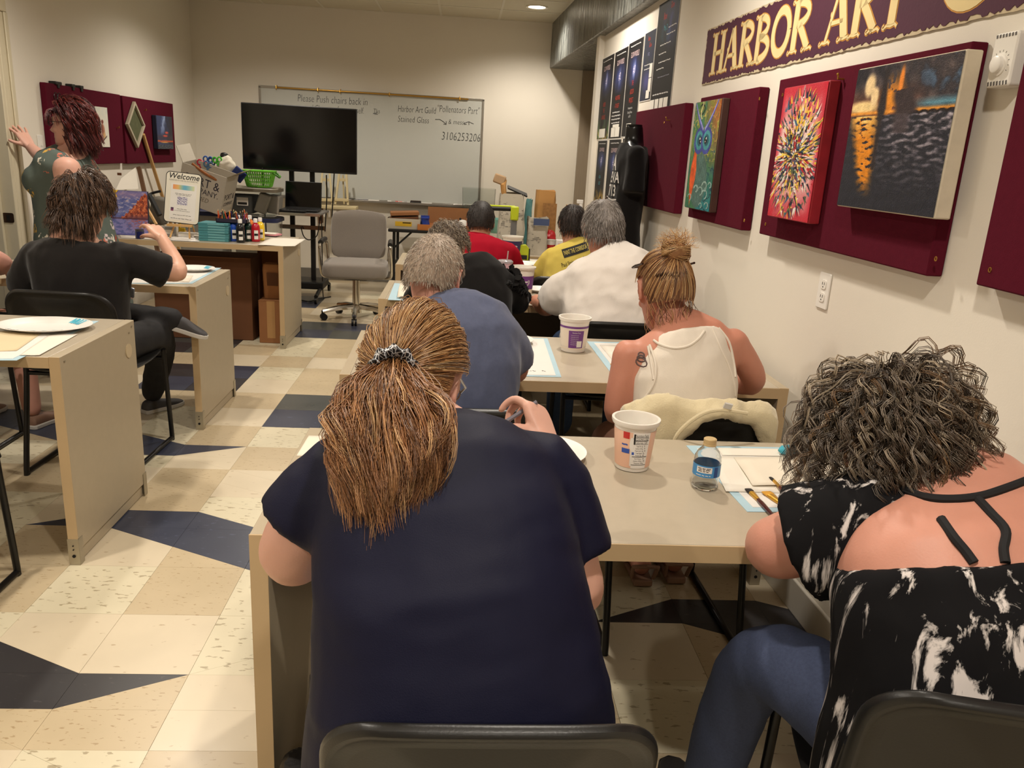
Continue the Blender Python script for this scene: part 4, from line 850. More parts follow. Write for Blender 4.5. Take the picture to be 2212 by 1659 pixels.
def head_geo():
    prof = [(-.117, .020, .072, .040), (-.108, .034, .084, .018), (-.092, .047, .090, -.004), (-.07, .057, .090, -.035), (-.045, .064, .091, -.062), (-.02, .069, .089, -.080), (0, .072, .088, -.090), (.025, .0745, .089, -.097), (.05, .0755, .090, -.100), (.072, .073, .083, -.097), (.092, .065, .068, -.086), (.107, .050, .045, -.068), (.116, .030, .018, -.042), (.119, .012, -.002, -.022)]
    m = MB(); rings = []
    for z, w_, yf, yb in prof: rings.append([(w_*a, (yf+yb)/2+(yf-yb)/2*b, z) for a, b in sup(28, 2.15)])
    m.loft(rings)
    m.tube([(0, .084, .022), (0, .098, -.005), (0, .112, -.026), (0, .098, -.036)], [.007, .009, .012, .008], 10)      # nose
    for s_ in (-1, 1):
        m.sph((s_*.010, .098, -.031), (.008, .009, .007), 10, 8); m.tube([(s_*.012, .088, .034), (s_*.030, .089, .039), (s_*.048, .078, .034)], [.006, .008, .005], 8)   # wings, brow
        m.sph((s_*.046, .062, -.022), (.018, .018, .016), 10, 8)                                                       # cheek
        ear = [(s_*.072, .002+.016*math.sin(a), .006+.030*math.cos(a)) for a in np.linspace(0, 2*PI, 14)[:-1]]
        ear = [(x+s_*.010*(1 if y < .004 else .35), y-.004, z) for x, y, z in ear]; m.tube(ear, .0052, 8, closed=True); m.sph((s_*.075, .0, .004), (.007, .012, .022), 10, 8); m.sph((s_*.074, .006, -.024), (.006, .008, .010), 8, 6)
    m.tube([(-.022, .082, -.063), (-.008, .092, -.058), (0, .093, -.060), (.008, .092, -.058), (.022, .082, -.063)], [.003, .0055, .005, .0055, .003], 8)
    m.tube([(-.018, .083, -.068), (0, .092, -.071), (.018, .083, -.068)], [.003, .007, .003], 8)
    m.sph((0, .078, -.103), (.018, .014, .014), 10, 8)
    V, F = remesh(m, .0050, 2); return V, F
HEAD_V, HEAD_F = head_geo()
def hand_geo(curl, spread=.10, thumb=(.5, .2), pinch=False):
    """left hand: wrist at 0, fingers +y, palm -z, thumb +x"""
    m = MB(); R = []
    for y, w_, t_ in ((-.03, .027, .021), (0, .029, .020), (.025, .036, .017), (.06, .041, .0155), (.085, .041, .013), (.094, .036, .010)): R.append([(a*w_, y, b*t_) for a, b in sup(18, 2.6)])
    m.loft(R)
    for i, (x, L, r) in enumerate(((.030, .070, .0088), (.0105, .078, .0090), (-.0105, .073, .0086), (-.030, .058, .0078))):
        a0 = spread*(1.4-i)*.45; p = Vector((x, .082, .002)); P = [p-Vector((0, .02, 0)), p]; cu = 0
        c_ = curl[i] if hasattr(curl, '__len__') else curl
        for k, f in enumerate((.46, .31, .23)):
            cu += c_*(.8, 1.1, .7)[k]; d = Vector((math.sin(a0)*math.cos(cu), math.cos(cu)*math.cos(a0), -math.sin(cu))); p = p+d*L*f*1.05; P.append(p)
        m.tube(smooth_path(P, 3), [r*1.02]*4+list(np.linspace(r, r*.78, 3*4+1-4)), 10); m.sph(P[-1], r*.78, 8, 6)
    o, c = thumb; P = [Vector((.014, .008, -.004)), Vector((.032, .030, -.010))]; d = Vector((math.sin(o), math.cos(o)*math.cos(c), -math.sin(c))); P.append(P[-1]+d*.034); d2 = Vector((math.sin(o)*.4, math.cos(o)*math.cos(c*1.5), -math.sin(c*1.5))).normalized(); P.append(P[-1]+d2*.030)
    m.tube(smooth_path(P, 4), list(np.linspace(.0145, .0082, 13)), 10); m.sph(P[-1], .0082, 8, 6)
    return remesh(m, .0036, 2)
HANDS = {'flat': hand_geo(.10, .22, (.95, .1)), 'rest': hand_geo(.38, .12, (.5, .5)), 'grip': hand_geo((.75, .95, 1.05, 1.1), .04, (.25, .85)), 'splay': hand_geo(.16, .55, (1.15, .1))}
def xf(V, M):
    A = np.array(M); return V @ A[:3, :3].T+A[:3, 3]
SKINS = {}
def skin(name, c, vary=.10): return mat('skin_'+name, c, .48, vary=vary, vscale=14, sss=.12, bump=.10, bscale=260, spec=.4)
EYEW = mat('eye_white', (226, 220, 212), .2); IRIS = mat('iris', (60, 44, 34), .15); LIPM = mat('lips', (166, 92, 84), .4)
def joined(name, pieces, mats, parent):
    """several surfaces as one mesh object, pieces: (V, F, slot)"""
    Vs = []; Fs = []; Ms = []; k = 0
    for V, F, s_ in pieces: Vs.append(V); Fs.append(F+k); Ms.append(np.full(len(F), s_, np.int32)); k += len(V)
    o = mesh_np(name, np.concatenate(Vs), np.concatenate(Fs), None, parent)
    for m in mats: o.data.materials.append(m)
    o.data.polygons.foreach_set('material_index', np.concatenate(Ms)); return o
def quads_of(mb_):
    V = np.array(mb_.v); F = [f if len(f) == 4 else None for f in mb_.f]; return V, np.array([f for f in F if f], np.int32)
def look(yaw=0, pitch=0, roll=0): return Matrix.Rotation(-yaw, 4, 'Z') @ Matrix.Rotation(-pitch, 4, 'X') @ Matrix.Rotation(roll, 4, 'Y')
class Fig:
    """a person: Empty at the base, body one surface, clothes and hair as parts"""
    def __init__(s, label, base, skin_mat, head, look_, hs=1.0, name='person', voxel=.012):
        s.t = thing(name, label, 'person', base); s.I = root_basis(s.t).inverted(); s.skin = skin_mat; s.body = MB(); s.extra = []; s.voxel = voxel
        s.H = Matrix.Translation(head) @ look_ @ Matrix.Diagonal((hs, hs, hs, 1)); s.head = Vector(head)
    def neck(s, base, r=.055):
        top = s.H @ Vector((0, -.022, -.03)); b = Vector(base); mid = b.lerp(top, .5); s.body.tube([b-(top-b)*.25, b, mid, top], [r*1.25, r*1.1, r, r*.98], 16)
    def torso(s, rings, xaxis): tloft(s.body, rings, xaxis)
    def limb(s, pts, rs): limb(s.body, pts, rs)
    def hand(s, wrist, to, palm, kind='rest', left=True, sc=1.0):
        y = Vector(to)-Vector(wrist); z = -Vector(palm); y.normalize(); x = y.cross(z).normalized(); z = x.cross(y)
        M = Matrix(((x.x, y.x, z.x, wrist[0]), (x.y, y.y, z.y, wrist[1]), (x.z, y.z, z.z, wrist[2]), (0, 0, 0, 1))) @ Matrix.Diagonal(((1 if left else -1)*sc, sc, sc, 1))
        V, F = HANDS[kind]; V = xf(V, M); F = F if left else F[:, ::-1]; s.extra.append((V, F, 0)); return M
    def finish(s, smooth=7):
        V, F = remesh(s.body, s.voxel, smooth); P = [(V, F, 0), (xf(HEAD_V, s.H), HEAD_F, 0)]+s.extra
        for sg in (-1, 1):
            e = MB(s.H).sph((sg*.031, .074, .020), .0125, 14, 10); P.append((*quads_of(e), 1)); e = MB(s.H).sph((sg*.031, .0815, .020), (.0055, .0056, .0055), 10, 8); P.append((*quads_of(e), 2))
            e = MB(s.H).tube([(sg*.018, .088, .036), (sg*.032, .0895, .040), (sg*.047, .078, .035)], .0026, 6); P.append((*quads_of(e), 2))
        e = MB(s.H).tube([(-.021, .088, -.0655), (0, .0965, -.0655), (.021, .088, -.0655)], [.002, .0042, .002], 8); P.append((*quads_of(e), 3))
        P = [(xf(v, s.I), f, k) for v, f, k in P]; s.bodyo = joined('body', P, [s.skin, EYEW, IRIS, LIPM], s.t); return s
    def cloth(s, name, mb_, m, voxel=.012, smooth=6, wr=.004, ws=7, seed=1, stretch=(1, 1, .5)):
        V, F = remesh(mb_, voxel, smooth)
        if wr: V = wrinkle(V, F, wr, ws, seed, stretch)
        o = mesh_np(name, xf(V, s.I), F, m, s.t); o['wv'] = 0; del o['wv']; s.last = (V, F); return o
    def glasses(s, m=None, lens=True, drop=0):
        m = m or PLA; q = MB(s.H)
        g = MB(s.H)
        for sg in (-1, 1): g.tube([(sg*.033+.024*math.cos(a), .104-.006*abs(math.cos(a)), .016-drop+.018*math.sin(a)) for a in np.linspace(0, 2*PI, 20)[:-1]], .0018, 6, closed=True)
        g.tube([(-.010, .104, .020), (0, .107, .023), (.010, .104, .020)], .0018, 6)
        for sg in (-1, 1): g.tube([(sg*.057, .099, .020), (sg*.076, .06, .022), (sg*.080, 0, .022), (sg*.079, -.018, .008)], .002, 6)
        g.M = s.H; o = g.build('glasses_frame', m, s.t, world=True)
        for sg in (-1, 1): MB(s.H).lathe([(.001, 0), (.022, .0), (.022, .001), (.001, .001)], 18, M=TR(sg*.033, .101, .016-drop, -PI/2) @ Matrix.Diagonal((1, .8, 1, 1))).build('lens', mat('lens_glass', (236, 240, 240), .03, trans=1, vary=.0), o, world=True) if lens else None
        return o
HC = np.array([0, -.008, .008]); HR = np.array([.086, .110, .122])
def scalp_dirs(n, mask, seed):
    r = np.random.default_rng(seed); out = []
    while len(out) < n:
        d = r.normal(size=(n*3, 3)); d /= np.linalg.norm(d, axis=1, keepdims=True); d = d[mask(d)]; out += list(d)
    return np.array(out[:n])
def mask_std(front=.35, low=-.45):
    """hair grows above the hairline: forehead stays free, nape down to low"""
    return lambda d: ((np.abs(d[:, 0]) < .68) | (d[:, 1] < -.32) | (d[:, 2] > .24)) & (d[:, 2] > np.where(d[:, 1] > .5, front+.35*d[:, 1], np.where(d[:, 1] > -.1, .02, low)))
def strands(name, P, rad, cols, m, parent, sides=3):
    n, k, _ = P.shape; T = np.gradient(P, axis=1); T /= np.maximum(np.linalg.norm(T, axis=2, keepdims=True), 1e-9)
    ref = np.where(np.abs(T[..., 2:3]) < .9, np.array([0, 0, 1.]), np.array([1., 0, 0])); A = np.cross(T, ref); A /= np.maximum(np.linalg.norm(A, axis=2, keepdims=True), 1e-9); B = np.cross(T, A)
    rp = rad*np.interp(np.linspace(0, 1, k), [0, .12, .7, 1], [.8, 1, .85, .25])[None, :, None]
    V = np.stack([P+(A*math.cos(2*PI*j/sides)+B*math.sin(2*PI*j/sides))*rp for j in range(sides)], 2).reshape(-1, 3)
    i = np.arange(n)[:, None, None]*k*sides+np.arange(k-1)[None, :, None]*sides; j = np.arange(sides)[None, None, :]; j2 = (j+1) % sides
    F = np.stack([i+j, i+j2, i+j2+sides, i+j+sides], -1).reshape(-1, 4)
    C = np.repeat(cols[:, :, None, :], sides, 2).reshape(-1, 3); return mesh_np(name, V, F, m, parent, C)
def hair_cols(n, k, pal, seed, tip=None, var=.18, w_=None):
    r = np.random.default_rng(seed); pal = np.array([rgb(c) for c in pal]); c = pal[r.choice(len(pal), n, p=w_)]*r.uniform(1-var, 1+var, (n, 1)); C = np.repeat(c[:, None, :], k, 1)
    if tip is not None: C = C*(1-np.linspace(0, 1, k)[None, :, None]*.0)+(np.array(rgb(tip))-C)*np.clip(np.linspace(-.3, 1, k), 0, 1)[None, :, None]*.7
    return np.clip(C, 0, 1)
HAIRM = vcmat('hair_fibre', .38, spec=.55, vary=.15, vscale=60)
def flow_from(crown): 
    c = np.array(crown, float)
    return lambda d: d-c
def grow(d, L, k, lift=.3, grav=.06, gdir=(0, 0, -1), crown=(0, -.35, .9), jit=.15, off=.006, seed=0, R=None, flow=None, hug=0.0, C0=None):
    """strand paths in head space"""
    r = np.random.default_rng(seed); R = HR if R is None else R; C0 = HC if C0 is None else C0; n = len(d)
    p = C0+d*R*1.0; N = d/R; N /= np.linalg.norm(N, axis=1, keepdims=True)
    f = (flow or flow_from(crown))(d); f = f-N*(f*N).sum(1, keepdims=True); f /= np.maximum(np.linalg.norm(f, axis=1, keepdims=True), 1e-6)
    v = f+N*lift+r.normal(size=(n, 3))*jit; v /= np.linalg.norm(v, axis=1, keepdims=True); g = np.array(gdir, float); g /= np.linalg.norm(g)
    L = np.broadcast_to(np.asarray(L, float), (n,)); P = [p]; offs = r.uniform(.25, 1, n)*off
    for i in range(k-1):
        v = v+g*grav+r.normal(size=(n, 3))*jit*.25; v /= np.linalg.norm(v, axis=1, keepdims=True); p = p+v*(L/(k-1))[:, None]
        q = (p-C0)/R; l = np.linalg.norm(q, axis=1); mn = 1+offs/.09*min(1, (i+1)/3); bad = l < mn; q[bad] *= (mn[bad]/l[bad])[:, None]; far_ = (l > mn) & (q[:, 2] > -.35); q[far_] *= (1-hug*(l[far_]-mn[far_])/l[far_])[:, None]; pn = C0+q*R; v = np.where(bad[:, None], v*.6+(pn-P[-1])/np.maximum(np.linalg.norm(pn-P[-1], axis=1, keepdims=True), 1e-6)*.4, v); p = pn; P.append(p)
    return np.stack(P, 1)
def curls(P, amp, freq, seed, ramp=.3):
    r = np.random.default_rng(seed); n, k, _ = P.shape; T = np.gradient(P, axis=1); T /= np.maximum(np.linalg.norm(T, axis=2, keepdims=True), 1e-9)
    A = np.cross(T, r.normal(size=(n, 1, 3))); A /= np.maximum(np.linalg.norm(A, axis=2, keepdims=True), 1e-9); B = np.cross(T, A); s_ = np.linspace(0, 1, k)[None, :, None]
    ph = r.uniform(0, 6.28, (n, 1, 1)); fr = freq*r.uniform(.7, 1.3, (n, 1, 1)); am = amp*r.uniform(.5, 1.3, (n, 1, 1))*np.clip(s_/ramp, 0, 1)
    return P+A*am*np.sin(6.28*fr*s_+ph)+B*am*np.cos(6.28*fr*s_+ph)
def clump(G, per, spread, seed, conv=.6):
    """each guide becomes a lock of strands"""
    r = np.random.default_rng(seed); n, k, _ = G.shape; o = r.normal(size=(n, per, 1, 3))*spread; s_ = np.linspace(0, 1, k)[None, None, :, None]
    return (G[:, None]+o*(1-conv*s_)).reshape(-1, k, 3)
def cap_mesh(fig, mask, m, thick=1.035, R=None, C0=None, name='hair_cap'):
    R = HR if R is None else R; C0 = HC if C0 is None else C0; nu, nv = 56, 40; V = []; idx = {}; F = []
    for i in range(nv+1):
        for j in range(nu):
            a = PI*i/nv; b = 2*PI*j/nu; V.append((math.sin(a)*math.cos(b), math.sin(a)*math.sin(b), math.cos(a)))
    V = np.array(V); ok = mask(V)
    for i in range(nv):
        for j in range(nu):
            q = (i*nu+j, (i+1)*nu+j, (i+1)*nu+(j+1) % nu, i*nu+(j+1) % nu)
            if ok[list(q)].all(): F.append(q)
    return mesh_np(name, xf(xf(C0+V*R*thick, fig.H), fig.I), np.array(F), m, fig.t)
def hair_obj(fig, P, rad, cols, name='hair', parent=None): return strands(name, xf(xf(P.reshape(-1, 3), fig.H), fig.I).reshape(P.shape), rad, cols, HAIRM, parent or fig.t)
def local_down(fig): return tuple((fig.H.to_3x3().inverted() @ Vector((0, 0, -1))).normalized())
def short_hair(fig, pal, L=.045, n=1500, k=7, front=.35, low=-.5, lift=.35, seed=1, grav=.08, rad=.0011, off=.008, crown=(0, -.35, .9), capcol=None, mask=None, w_=None, thick=1.035, curl=None, jit=.2, hug=.3):
    mk_ = mask or mask_std(front, low); cap_mesh(fig, mk_, mat('cap_'+'_'.join(map(str, capcol or pal[0])), capcol or pal[0], .6, vary=.2, vscale=40), thick)
    d = scalp_dirs(n, mk_, seed); P = grow(d, L*np.random.default_rng(seed).uniform(.7, 1.2, n), k, lift, grav, local_down(fig), crown, jit, off, seed, hug=hug)
    if curl: P = curls(P, curl[0], curl[1], seed)
    return hair_obj(fig, P, rad, hair_cols(n, k, pal, seed, w_=w_))
def shoe(parent_fig, heel, toe, m, sole, h=.075, w_=.095):
    a, b = Vector(heel), Vector(toe); x = (b-a).normalized(); L = (b-a).length; M = frame(a, (b-a), Vector((-(b-a).y, (b-a).x, 0)))
    o = MB(M); R = []
    for f, wd, hh in ((-.03, .5, .5), (0, .7, .95), (.15, .78, 1.05), (.35, .8, .95), (.55, .95, .72), (.8, .98, .55), (.95, .75, .45), (1.03, .4, .3)): R.append([(f*L, y*wd*w_/2, max(.012, .5*h*hh*(1+z))) for y, z in sup(14, 2.5)])
    o.loft(R); s_ = o.build('shoe', m, parent_fig.t, world=True, sub=1); q = MB(M); q.prism([(f*L, y) for f, y in ((-.05, -.028), (.0, -.038), (.3, -.040), (.6, -.048), (.85, -.046), (1.0, -.028), (1.05, 0), (1.0, .028), (.85, .046), (.6, .048), (.3, .040), (0, .038), (-.05, .028))], 0, .022); q.build('sole', sole, s_, world=True, bevel=.004); return s_
def V3(*a): return Vector(a)
JEAN = mat('denim_blue', (74, 92, 124), .85, vary=.25, vscale=60, bump=.3, bscale=500, spec=.2)
BLKC = mat('black_cotton', (20, 18, 18), .9, vary=.15, vscale=30, bump=.2, bscale=400, sheen=.1, spec=.12)
def legs(f, hips, knees, ankles, m, r=(.085, .062, .045), name='trousers', inf=1.12, bare=False, end=1.0, seed=4):
    g = MB()
    for h, k, a in zip(hips, knees, ankles):
        h, k, a = Vector(h), Vector(k), Vector(a); f.limb([h, k, a], [r[0], r[1], r[2]]); e = k.lerp(a, end)
        if not bare: limb(g, [h, k, e], [r[0]*inf+.008, r[1]*inf+.008, (r[1]+(r[2]-r[1])*end)*inf+.012])
    if not bare:
        c = (Vector(hips[0])+Vector(hips[1]))/2; w_ = (Vector(hips[0])-Vector(hips[1])).length/2
        g.sph(tuple(c), (w_+r[0]*1.05, r[0]*1.35, r[0]*1.15)); f.cloth(name, g, m, .016, 5, .004, 6, seed)
def sleeve(g, sh, el, wr, frac, r0, r1, tuck=None):
    """sleeve along the arm's own path, frac of the upper arm"""
    P = smooth_path([Vector(sh), Vector(el), Vector(wr)], 12)[:max(3, int(12*frac)+1)]; n = len(P); q = [Vector(tuck)]+P if tuck else P
    rs = ([r0*.9] if tuck else [])+[r0+(r1-r0)*i/(n-1) for i in range(n)]; d = (P[-1]-P[-2]).normalized(); g.tube(q+[P[-1]+d*.004], rs+[rs[-1]*.9], 18)
def arm(f, sh, el, wr, r=(.05, .042, .029)): f.limb([Vector(sh), Vector(el), Vector(wr)], r)
def inflate(rings, a, lo=0, hi=None): return [(c, hw+a, hd+a) for c, hw, hd in rings[lo:hi]]
def project_text(fig, mb_, name, m, dirv=(0, 1, 0), off=.0025, parent=None):
    """lays flat lettering onto the last garment surface"""
    from mathutils.bvhtree import BVHTree
    V, F = fig.last; b = BVHTree.FromPolygons([tuple(v) for v in V], [tuple(q) for q in F]); d = Vector(dirv); out = []
    for p in mb_.v:
        h = b.ray_cast(Vector(p)-d*.5, d); q = h[0] if h[0] is not None else Vector(p); out.append(tuple(q-d*off))
    mb_.v = out; return tag(mb_.build(name, m, parent or fig.t, world=True, smooth=False), kind='stuff')

def cam_hit(x, y, trees, off=.001):
    """first surface met along a line of sight"""
    c = [h[0] for h in (q.ray_cast(CAMP, _ray(x, y).normalized()) for q in trees) if h[0]]; p = min(c, key=lambda q: (q-CAMP).length); return p-_ray(x, y).normalized()*off
f = Fig('woman in a navy blouse with a long ponytail, drawing at the nearest desk', (.02, 1.05, 0), skin('fair', (212, 164, 146)), (-.075, 1.365, 1.088), look(.30, .55, .05), voxel=.011)
R1 = [((.03, 1.00, .50), .225, .15), ((.03, 1.0, .60), .225, .155), ((.022, 1.02, .72), .205, .15), ((.008, 1.07, .84), .190, .138), ((-.008, 1.13, .915), .185, .125), ((-.02, 1.19, .97), .178, .105), ((-.035, 1.245, 1.008), .13, .078), ((-.045, 1.275, 1.035), .068, .06)]
f.torso(R1, (1, .1, 0)); f.neck((-.05, 1.28, 1.035), .06)
sL, eL, wL = V3(-.19, 1.20, .965), V3(-.262, 1.225, .82), V3(-.12, 1.50, .80)
sR, eR, wR = V3(.15, 1.23, .975), V3(.208, 1.19, .785), at(1185, 965, 1.45)
arm(f, sL, eL, wL, (.058, .054, .031)); arm(f, sR, eR, wR, (.060, .056, .031))
f.hand(wL, wL+V3(.04, .1, -.01), (0, 0, -1), 'rest', True); HM = f.hand(wR, at(1150, 868, 1.52), (-.75, .5, -.3), 'grip', False)
legs(f, [(-.08, 1.02, .55), (.11, 1.02, .55)], [(-.10, 1.46, .53), (.17, 1.44, .53)], [(-.10, 1.52, .10), (.19, 1.50, .10)], mat('denim_light', (120, 140, 162), .85, vary=.3, vscale=30, bump=.3, bscale=300), (.092, .066, .048))
for x in (-.10, .19): shoe(f, (x, 1.47, .0), (x, 1.72, .0), mat('dark_shoe', (40, 38, 40), .6), mat('sole_white', (206, 202, 196), .6))
f.finish()
g = MB(); tloft(g, inflate(R1, .016, 0, 7)+[((-.044, 1.272, 1.026), .085, .07)], (1, .1, 0)); sleeve(g, sL, eL, wL, .5, .072, .082, (-.13, 1.21, .975)); sleeve(g, sR, eR, wR, .62, .074, .086, (.09, 1.235, .985))
f.cloth('blouse', g, mat('navy_crepe', (17, 18, 40), .6, vary=.10, vscale=6, bump=.12, bscale=500, spec=.2), .010, 6, .0045, 3.2, 3, (.7, 1, 1.3))
f.glasses(mat('wire_silver', (150, 146, 140), .3, .8))
Hinv = f.H.inverted(); tie = at(851, 806, 1.262); tl = np.array(Hinv @ tie)
mk_ = mask_std(.30, -.55); cap_mesh(f, mk_, mat('hair_under', (120, 82, 48), .6, vary=.2, vscale=40), 1.05)
n, k = 4200, 9; d = scalp_dirs(n, mk_, 5); dt = (tl-HC)/HR; dt /= np.linalg.norm(dt); s_ = np.linspace(0, 1, k)[None, :, None]
om = np.arccos(np.clip((d*dt).sum(1), -.999, .999))[:, None, None]; Q = (np.sin((1-s_)*om)*d[:, None]+np.sin(s_*om)*dt)/np.sin(om)
rg_ = np.random.default_rng(5); bul = (1.05+rg_.uniform(.0, .10, (n, 1, 1))*np.sin(PI*s_**.8)+.03*np.sin(6*s_+rg_.uniform(0, 6, (n, 1, 1)))*.5)
P = HC+Q*HR*bul; wv = rg_.normal(size=(n, 1, 3))*.0016; P = P+wv*np.sin(PI*s_)*2
PALB = [(168, 122, 76), (140, 96, 58), (192, 150, 100), (112, 76, 48), (208, 172, 124), (150, 130, 110)]
hair_obj(f, P, .00068, hair_cols(n, k, PALB, 6, w_=[.27, .22, .2, .13, .1, .08]), 'scalp_hair')
n, k = 580, 13; r_ = np.random.default_rng(8); s1 = np.linspace(0, 1, k)[None, :, None]
xe = r_.uniform(-1.1, 1.1, n); depth = r_.uniform(0, 1, n)
E = np.stack([-.092+.062*xe, 1.035-.035*depth+.03*np.abs(xe), .998+.05*xe**2-.05*r_.uniform(-.9, 1, n)+.012*(xe > .6)], 1)
A0 = np.array(tie)+np.stack([.018*xe, -.01*depth, r_.normal(0, .008, n)], 1); B0 = A0+np.stack([.045*xe, -.05-.05*depth, -.006+.014*depth], 1); C0_ = np.stack([A0[:, 0]+(E[:, 0]-A0[:, 0])*1.0+.034*xe, 1.11-.06*depth, .5*(A0[:, 2]+E[:, 2])+.02], 1)
a, b, c, e = [q[:, None, :] for q in (A0, B0, C0_, E)]; G = a*(1-s1)**3+3*b*s1*(1-s1)**2+3*c*s1**2*(1-s1)+e*s1**3
G = curls(G, .010, 1.4, 9, .7); P = clump(G, 8, .0048, 10, .2); nn = len(P)
o = strands('ponytail', xf(P.reshape(-1, 3), f.I).reshape(P.shape), .00078, np.repeat(hair_cols(n, k, [(148, 100, 62), (122, 80, 48), (172, 126, 82), (98, 64, 40), (192, 152, 106)], 11, w_=[.3, .27, .22, .13, .08], var=.25), 8, 0)*np.random.default_rng(2).uniform(.8, 1.2, (nn, 1, 1)), HAIRM, f.t)
core = MB(); tloft(core, [(tie+V3(0, .0, .0), .016, .012), (tie+V3(-.003, -.045, -.012), .042, .03), (tie+V3(-.008, -.10, -.055), .062, .035), (V3(-.096, 1.085, 1.02), .058, .026), (V3(-.094, 1.05, .985), .034, .014)], (1, 0, 0)); core.build('ponytail_core', mat('hair_core', (112, 70, 38), .6, vary=.3, vscale=50, stretch=(3, 3, .4)), f.t, world=True, sub=1)
t_ = MB(frame(tie+V3(0, -.012, .010), (1, .1, 0), (0, .5, .9)) @ Matrix.Diagonal((1.15, 1.25, 1.5, 1))); R_ = []
for q in range(28):
    a = 2*PI*q/28; rr_ = .0085*(1+.35*math.sin(a*9)); R_.append([((.026+rr_*math.cos(b))*math.cos(a), (.022+rr_*math.cos(b))*math.sin(a), rr_*1.9*math.sin(b)) for b in np.linspace(0, 2*PI, 9)[:-1]])
t_.loft(R_, closed=True); m_ = mat('scrunchie_print', (24, 24, 28), .6, vary=.2)
nt = m_.node_tree; vo = nd(nt, 'ShaderNodeTexVoronoi', feature='DISTANCE_TO_EDGE'); vo.inputs['Scale'].default_value = 110; tc = nd(nt, 'ShaderNodeTexCoord'); nt.links.new(tc.outputs['Object'], vo.inputs['Vector']); rp = nd(nt, 'ShaderNodeValToRGB'); rp.color_ramp.elements[0].position = .05; rp.color_ramp.elements[0].color = (.7, .7, .72, 1); rp.color_ramp.elements[1].position = .09; rp.color_ramp.elements[1].color = (.012, .012, .016, 1)
nt.links.new(vo.outputs['Distance'], rp.inputs[0]); nt.links.new(rp.outputs[0], nt.nodes['Principled BSDF'].inputs['Base Color']); t_.build('hair_clip', m_, f.t, world=True)
MB(f.H).sph((.0765, .004, -.030), .0035, 8, 6).build('earring', mat('silver_stud', (200, 200, 204), .2, .9), f.t, world=True)
MB(HM).tube([(.012*math.cos(a)-.030, .060+.004*math.sin(a*1), -.001+.010*math.sin(a)) for a in np.linspace(0, 2*PI, 14)[:-1]], .0012, 6, closed=True).build('finger_ring', mat('silver_stud', (200, 200, 204), .2, .9), f.t, world=True)
P1 = f; P1_HAND = wR

def tiedye():
    m = bpy.data.materials.new('tie_dye'); m.use_nodes = True; nt = m.node_tree; b = nt.nodes['Principled BSDF']; L = nt.links.new
    tc = nd(nt, 'ShaderNodeTexCoord'); mp = nd(nt, 'ShaderNodeMapping'); mp.inputs['Scale'].default_value = (6.5, 6.5, .75); L(tc.outputs['Object'], mp.inputs[0])
    n1 = nd(nt, 'ShaderNodeTexNoise'); n1.inputs['Scale'].default_value = 4.2; n1.inputs['Detail'].default_value = 6; n1.inputs['Roughness'].default_value = .62; n1.inputs['Distortion'].default_value = .5; L(mp.outputs[0], n1.inputs['Vector'])
    r = nd(nt, 'ShaderNodeValToRGB'); e = r.color_ramp.elements; e[0].position = .565; e[0].color = (*rgb(16, 15, 17), 1); e[1].position = .63; e[1].color = (*rgb(206, 198, 194), 1); L(n1.outputs['Fac'], r.inputs[0]); L(r.outputs[0], b.inputs['Base Color'])
    b.inputs['Roughness'].default_value = .88; b.inputs['Specular IOR Level'].default_value = .15; return m
TD = tiedye()
f = Fig('curly grey-haired woman in a black and white tie-dye top, seated at right', (.86, 1.12, 0), skin('ruddy', (198, 140, 120)), (.815, 1.39, 1.008), look(-.12, .5, 0), voxel=.012)
R2 = [((.885, 1.03, .46), .245, .165), ((.885, 1.03, .58), .25, .17), ((.885, 1.05, .70), .235, .165), ((.88, 1.10, .80), .23, .155), ((.876, 1.17, .865), .225, .14), ((.878, 1.235, .91), .195, .112), ((.865, 1.285, .948), .148, .085), ((.835, 1.315, .975), .075, .065)]
XA = (1, -.14, 0); f.torso(R2, XA); f.neck((.83, 1.32, .97), .062)
sL, eL, wL = V3(.738, 1.268, .882), V3(.622, 1.365, .785), V3(.87, 1.58, .80); sR, eR, wR = V3(1.05, 1.22, .92), V3(1.11, 1.36, .79), V3(.98, 1.62, .80)
arm(f, sL, eL, wL, (.064, .060, .033)); arm(f, sR, eR, wR, (.064, .055, .033)); f.hand(wL, wL+V3(.06, .09, -.012), (0, 0, -1), 'rest', True); f.hand(wR, wR+V3(-.07, .08, 0), (0, 0, -1), 'rest', False)
legs(f, [(.78, 1.06, .54), (.98, 1.04, .54)], [(.635, 1.36, .53), (1.06, 1.45, .55)], [(.60, 1.46, .11), (1.05, 1.50, .1)], mat('slate_denim', (62, 70, 94), .85, vary=.28, vscale=180, bump=.3, bscale=600, spec=.2), (.088, .060, .045), seed=6)
for x, y in ((.60, 1.43), (1.05, 1.47)): shoe(f, (x, y, 0), (x-.02, y+.25, 0), mat('dark_shoe', (40, 38, 40), .6), mat('sole_black', (26, 26, 28), .6))
f.finish()
g = MB(); tloft(g, [((.885, 1.02, .44), .275, .185), ((.885, 1.03, .52), .27, .185)]+inflate(R2, .018, 1, 4)+[((.877, 1.14, .855), .243, .158), ((.876, 1.15, .874), .235, .15)], XA)
f.cloth('top', g, TD, .012, 6, .007, 4.5, 12, (1.3, 1, .5))
g = MB(); sleeve(g, sL, eL, wL, .60, .098, .112, (.815, 1.21, .885)); f.cloth('sleeve', g, TD, .011, 5, .004, 6, 13)
g = MB(); sleeve(g, sR, eR, wR, .62, .082, .10, (1.0, 1.22, .935)); f.cloth('sleeve', g, TD, .011, 5, .004, 6, 14)
from mathutils.bvhtree import BVHTree
bv = BVHTree.FromPolygons([tuple(root_basis(f.t) @ v.co) for v in f.bodyo.data.vertices], [tuple(p.vertices) for p in f.bodyo.data.polygons])
TDS = mat('tie_dye_strap', (24, 23, 25), .85, vary=.2)
